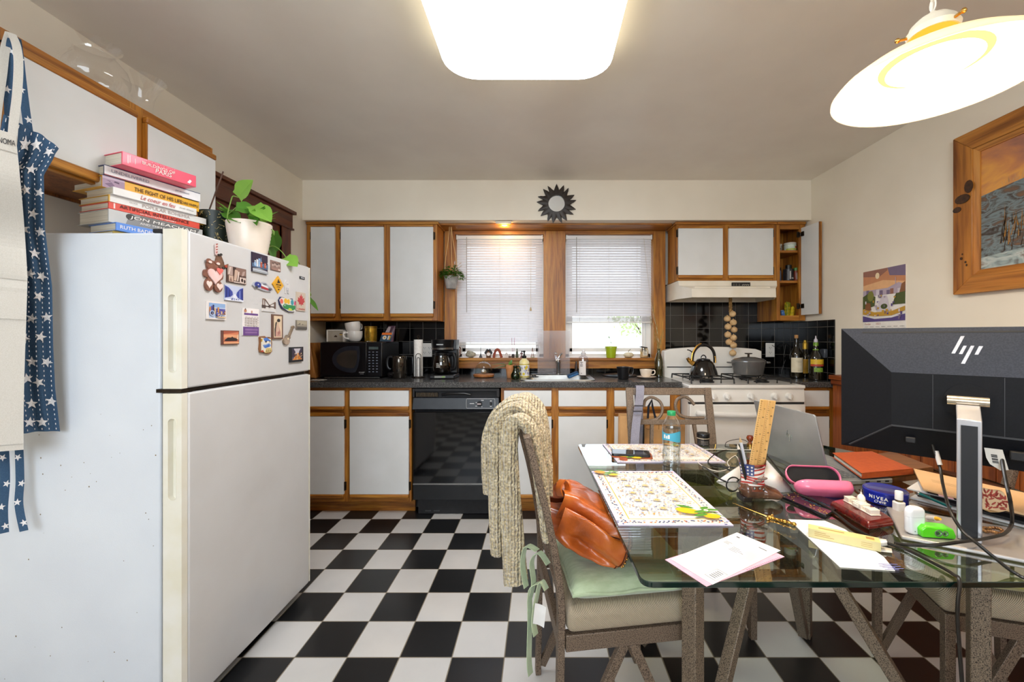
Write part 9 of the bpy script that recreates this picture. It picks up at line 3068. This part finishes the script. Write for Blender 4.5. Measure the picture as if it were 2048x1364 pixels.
build('handle', b, mat('#1f2430', '#2a3040', r=.7), kb, world=True)
b = MB()
glyphs(b, 'CLOTH', (R3(1300,2.2),2.2155, zs(855,2.2)), X, Z, w=.24, h=.028, d=.0006, space=1.4)
build('lettering', b, mat('#a07442', r=.8), kb, world=True)
sb_ = root('shoulder_bag', 'dark shoulder bag hung on the far chair by a grey strap', 'bag', (.5,2.05,.5))
strap = mat('#8a8894', '#7f7d8a', r=.8, ns=200, bump=.2, name='grey_webbing')
b = MB()
b.sweep(spline([at_depth(1268,905,2.02), at_depth(1272,850,2.07), at_depth(1278,805,2.115), at_depth(1280,786,2.128),(R3(1280,2.15),2.15,.988),(R3(1280,2.15),2.185,.96),(R3(1279,2.18),2.188,.8),(R3(1276,2.18),2.185,.6)], 6),.042,.003, X)
build('strap', b, strap, sb_, world=True, sharp=50)
b = MB()
for py in (811,822):
 q = at_depth(1278 - (py - 805) * .22, py, 2.105 - (py - 805) * .001)
 b.box(q.x - .023, q.x + .023, q.y - .012, q.y - .006, q.z - .003, q.z + .003)
build('slider', b, mat('#3a3a44', r=.4), sb_, world=True)
xp0, xp1 = R3(1270,2.2), R3(1289,2.2)
b = MB().box(xp0, xp1,2.192,2.212,.42,.79)
build('pouch', b, mat('#17181d', '#1e2026', r=.7), sb_, world=True, bevel=.01)
# ================================================================== camera, light, world
cam = bpy.data.cameras.new('camera')
cam.sensor_fit = 'HORIZONTAL'
cam.sensor_width = 36.0
cam.lens = FL / 2048 * 36.0
cam.shift_x = -(CX - 1024) / 2048
cam.shift_y = (CY - 682) / 2048
cam.clip_start = .02
co = bpy.data.objects.new('camera', cam)
COL.objects.link(co)
co.location = (0,0, EYE)
co.rotation_euler = (PI / 2,0,0)
SC.camera = co
w = bpy.data.worlds.new('daylight')
SC.world = w
w.use_nodes = True
nt = w.node_tree
nt.nodes.clear()
out = nt.nodes.new('ShaderNodeOutputWorld')
bgn = N(nt, 'Background', Strength=WORLD_S)
tc = nt.nodes.new('ShaderNodeTexCoord')
sp = N(nt, 'SeparateXYZ')
L(nt, tc, 'Generated', sp, 'Vector')
rp = ramp(nt, [(0.0, lin('#b9b9b2')),(0.48, lin('#d9dcda')),(0.55, lin('#f2f7ff')),(1.0, lin('#cfe2ff'))])
mr = N(nt, 'MapRange')
mr.inputs['From Min'].default_value = -1
L(nt, sp, 'Z', mr, 'Value')
nt.links.new(mr.outputs[0], rp.inputs['Fac'])
L(nt, rp, 'Color', bgn, 'Color')
L(nt, bgn, 'Background', out, 'Surface')
def area(name, loc, rot, sx, sy, energy, col, portal=False, spread=PI):
 l = bpy.data.lights.new(name, 'AREA')
 l.shape = 'RECTANGLE'
 l.size, l.size_y = sx, sy
 l.energy = energy
 l.color = col
 l.spread = spread
 if portal:
  l.cycles.is_portal = True
 o = bpy.data.objects.new(name, l)
 COL.objects.link(o)
 o.location = loc
 o.rotation_euler = rot
 return o
area('front_fill_light', ((FW0 + FW1) / 2, YF - .12,(FZ0 + FZ1) / 2),(PI / 2,0,0), FW1 - FW0, FZ1 - FZ0, BACK_FILL, (.76,.88,1.0))  # added area lamp outside the unseen front opening, brightens the fridge side
for x0, x1 in ((WA0, WA1),(WB0, WB1)):
 area('sky_portal', ((x0 + x1) / 2, YB + .16,(WZ0 + WZ1) / 2),(-PI / 2,0,0), x1 - x0, WZ1 - WZ0,1,(1,1,1), portal=True)
def point(name, loc, energy, col, r):
 l = bpy.data.lights.new(name, 'POINT')
 l.energy, l.color, l.shadow_soft_size = energy, col, r
 o = bpy.data.objects.new(name, l)
 COL.objects.link(o)
 o.location = loc
 return o
point('soffit_bulb_light', (-.29,3.285, ZS - .03), SOFFIT_W, (1.0,.68,.32),.02)
point('pendant_bulb_light', (.93,.98,1.84 + .015), PEND_W, (1.0,.72,.42),.05)
SC.view_settings.view_transform = 'Standard'
SC.view_settings.look = 'None'
SC.view_settings.gamma = 1.0
SC.view_settings.use_curve_mapping = False
SC.view_settings.exposure = EXPOSURE
SC.cycles.max_bounces = 12
SC.cycles.diffuse_bounces = 5
SC.cycles.glossy_bounces = 5
SC.cycles.transmission_bounces = 6
SC.cycles.transparent_max_bounces = 24
SC.cycles.caustics_reflective = False
SC.cycles.caustics_refractive = False
SC.cycles.sample_clamp_indirect = 6.0
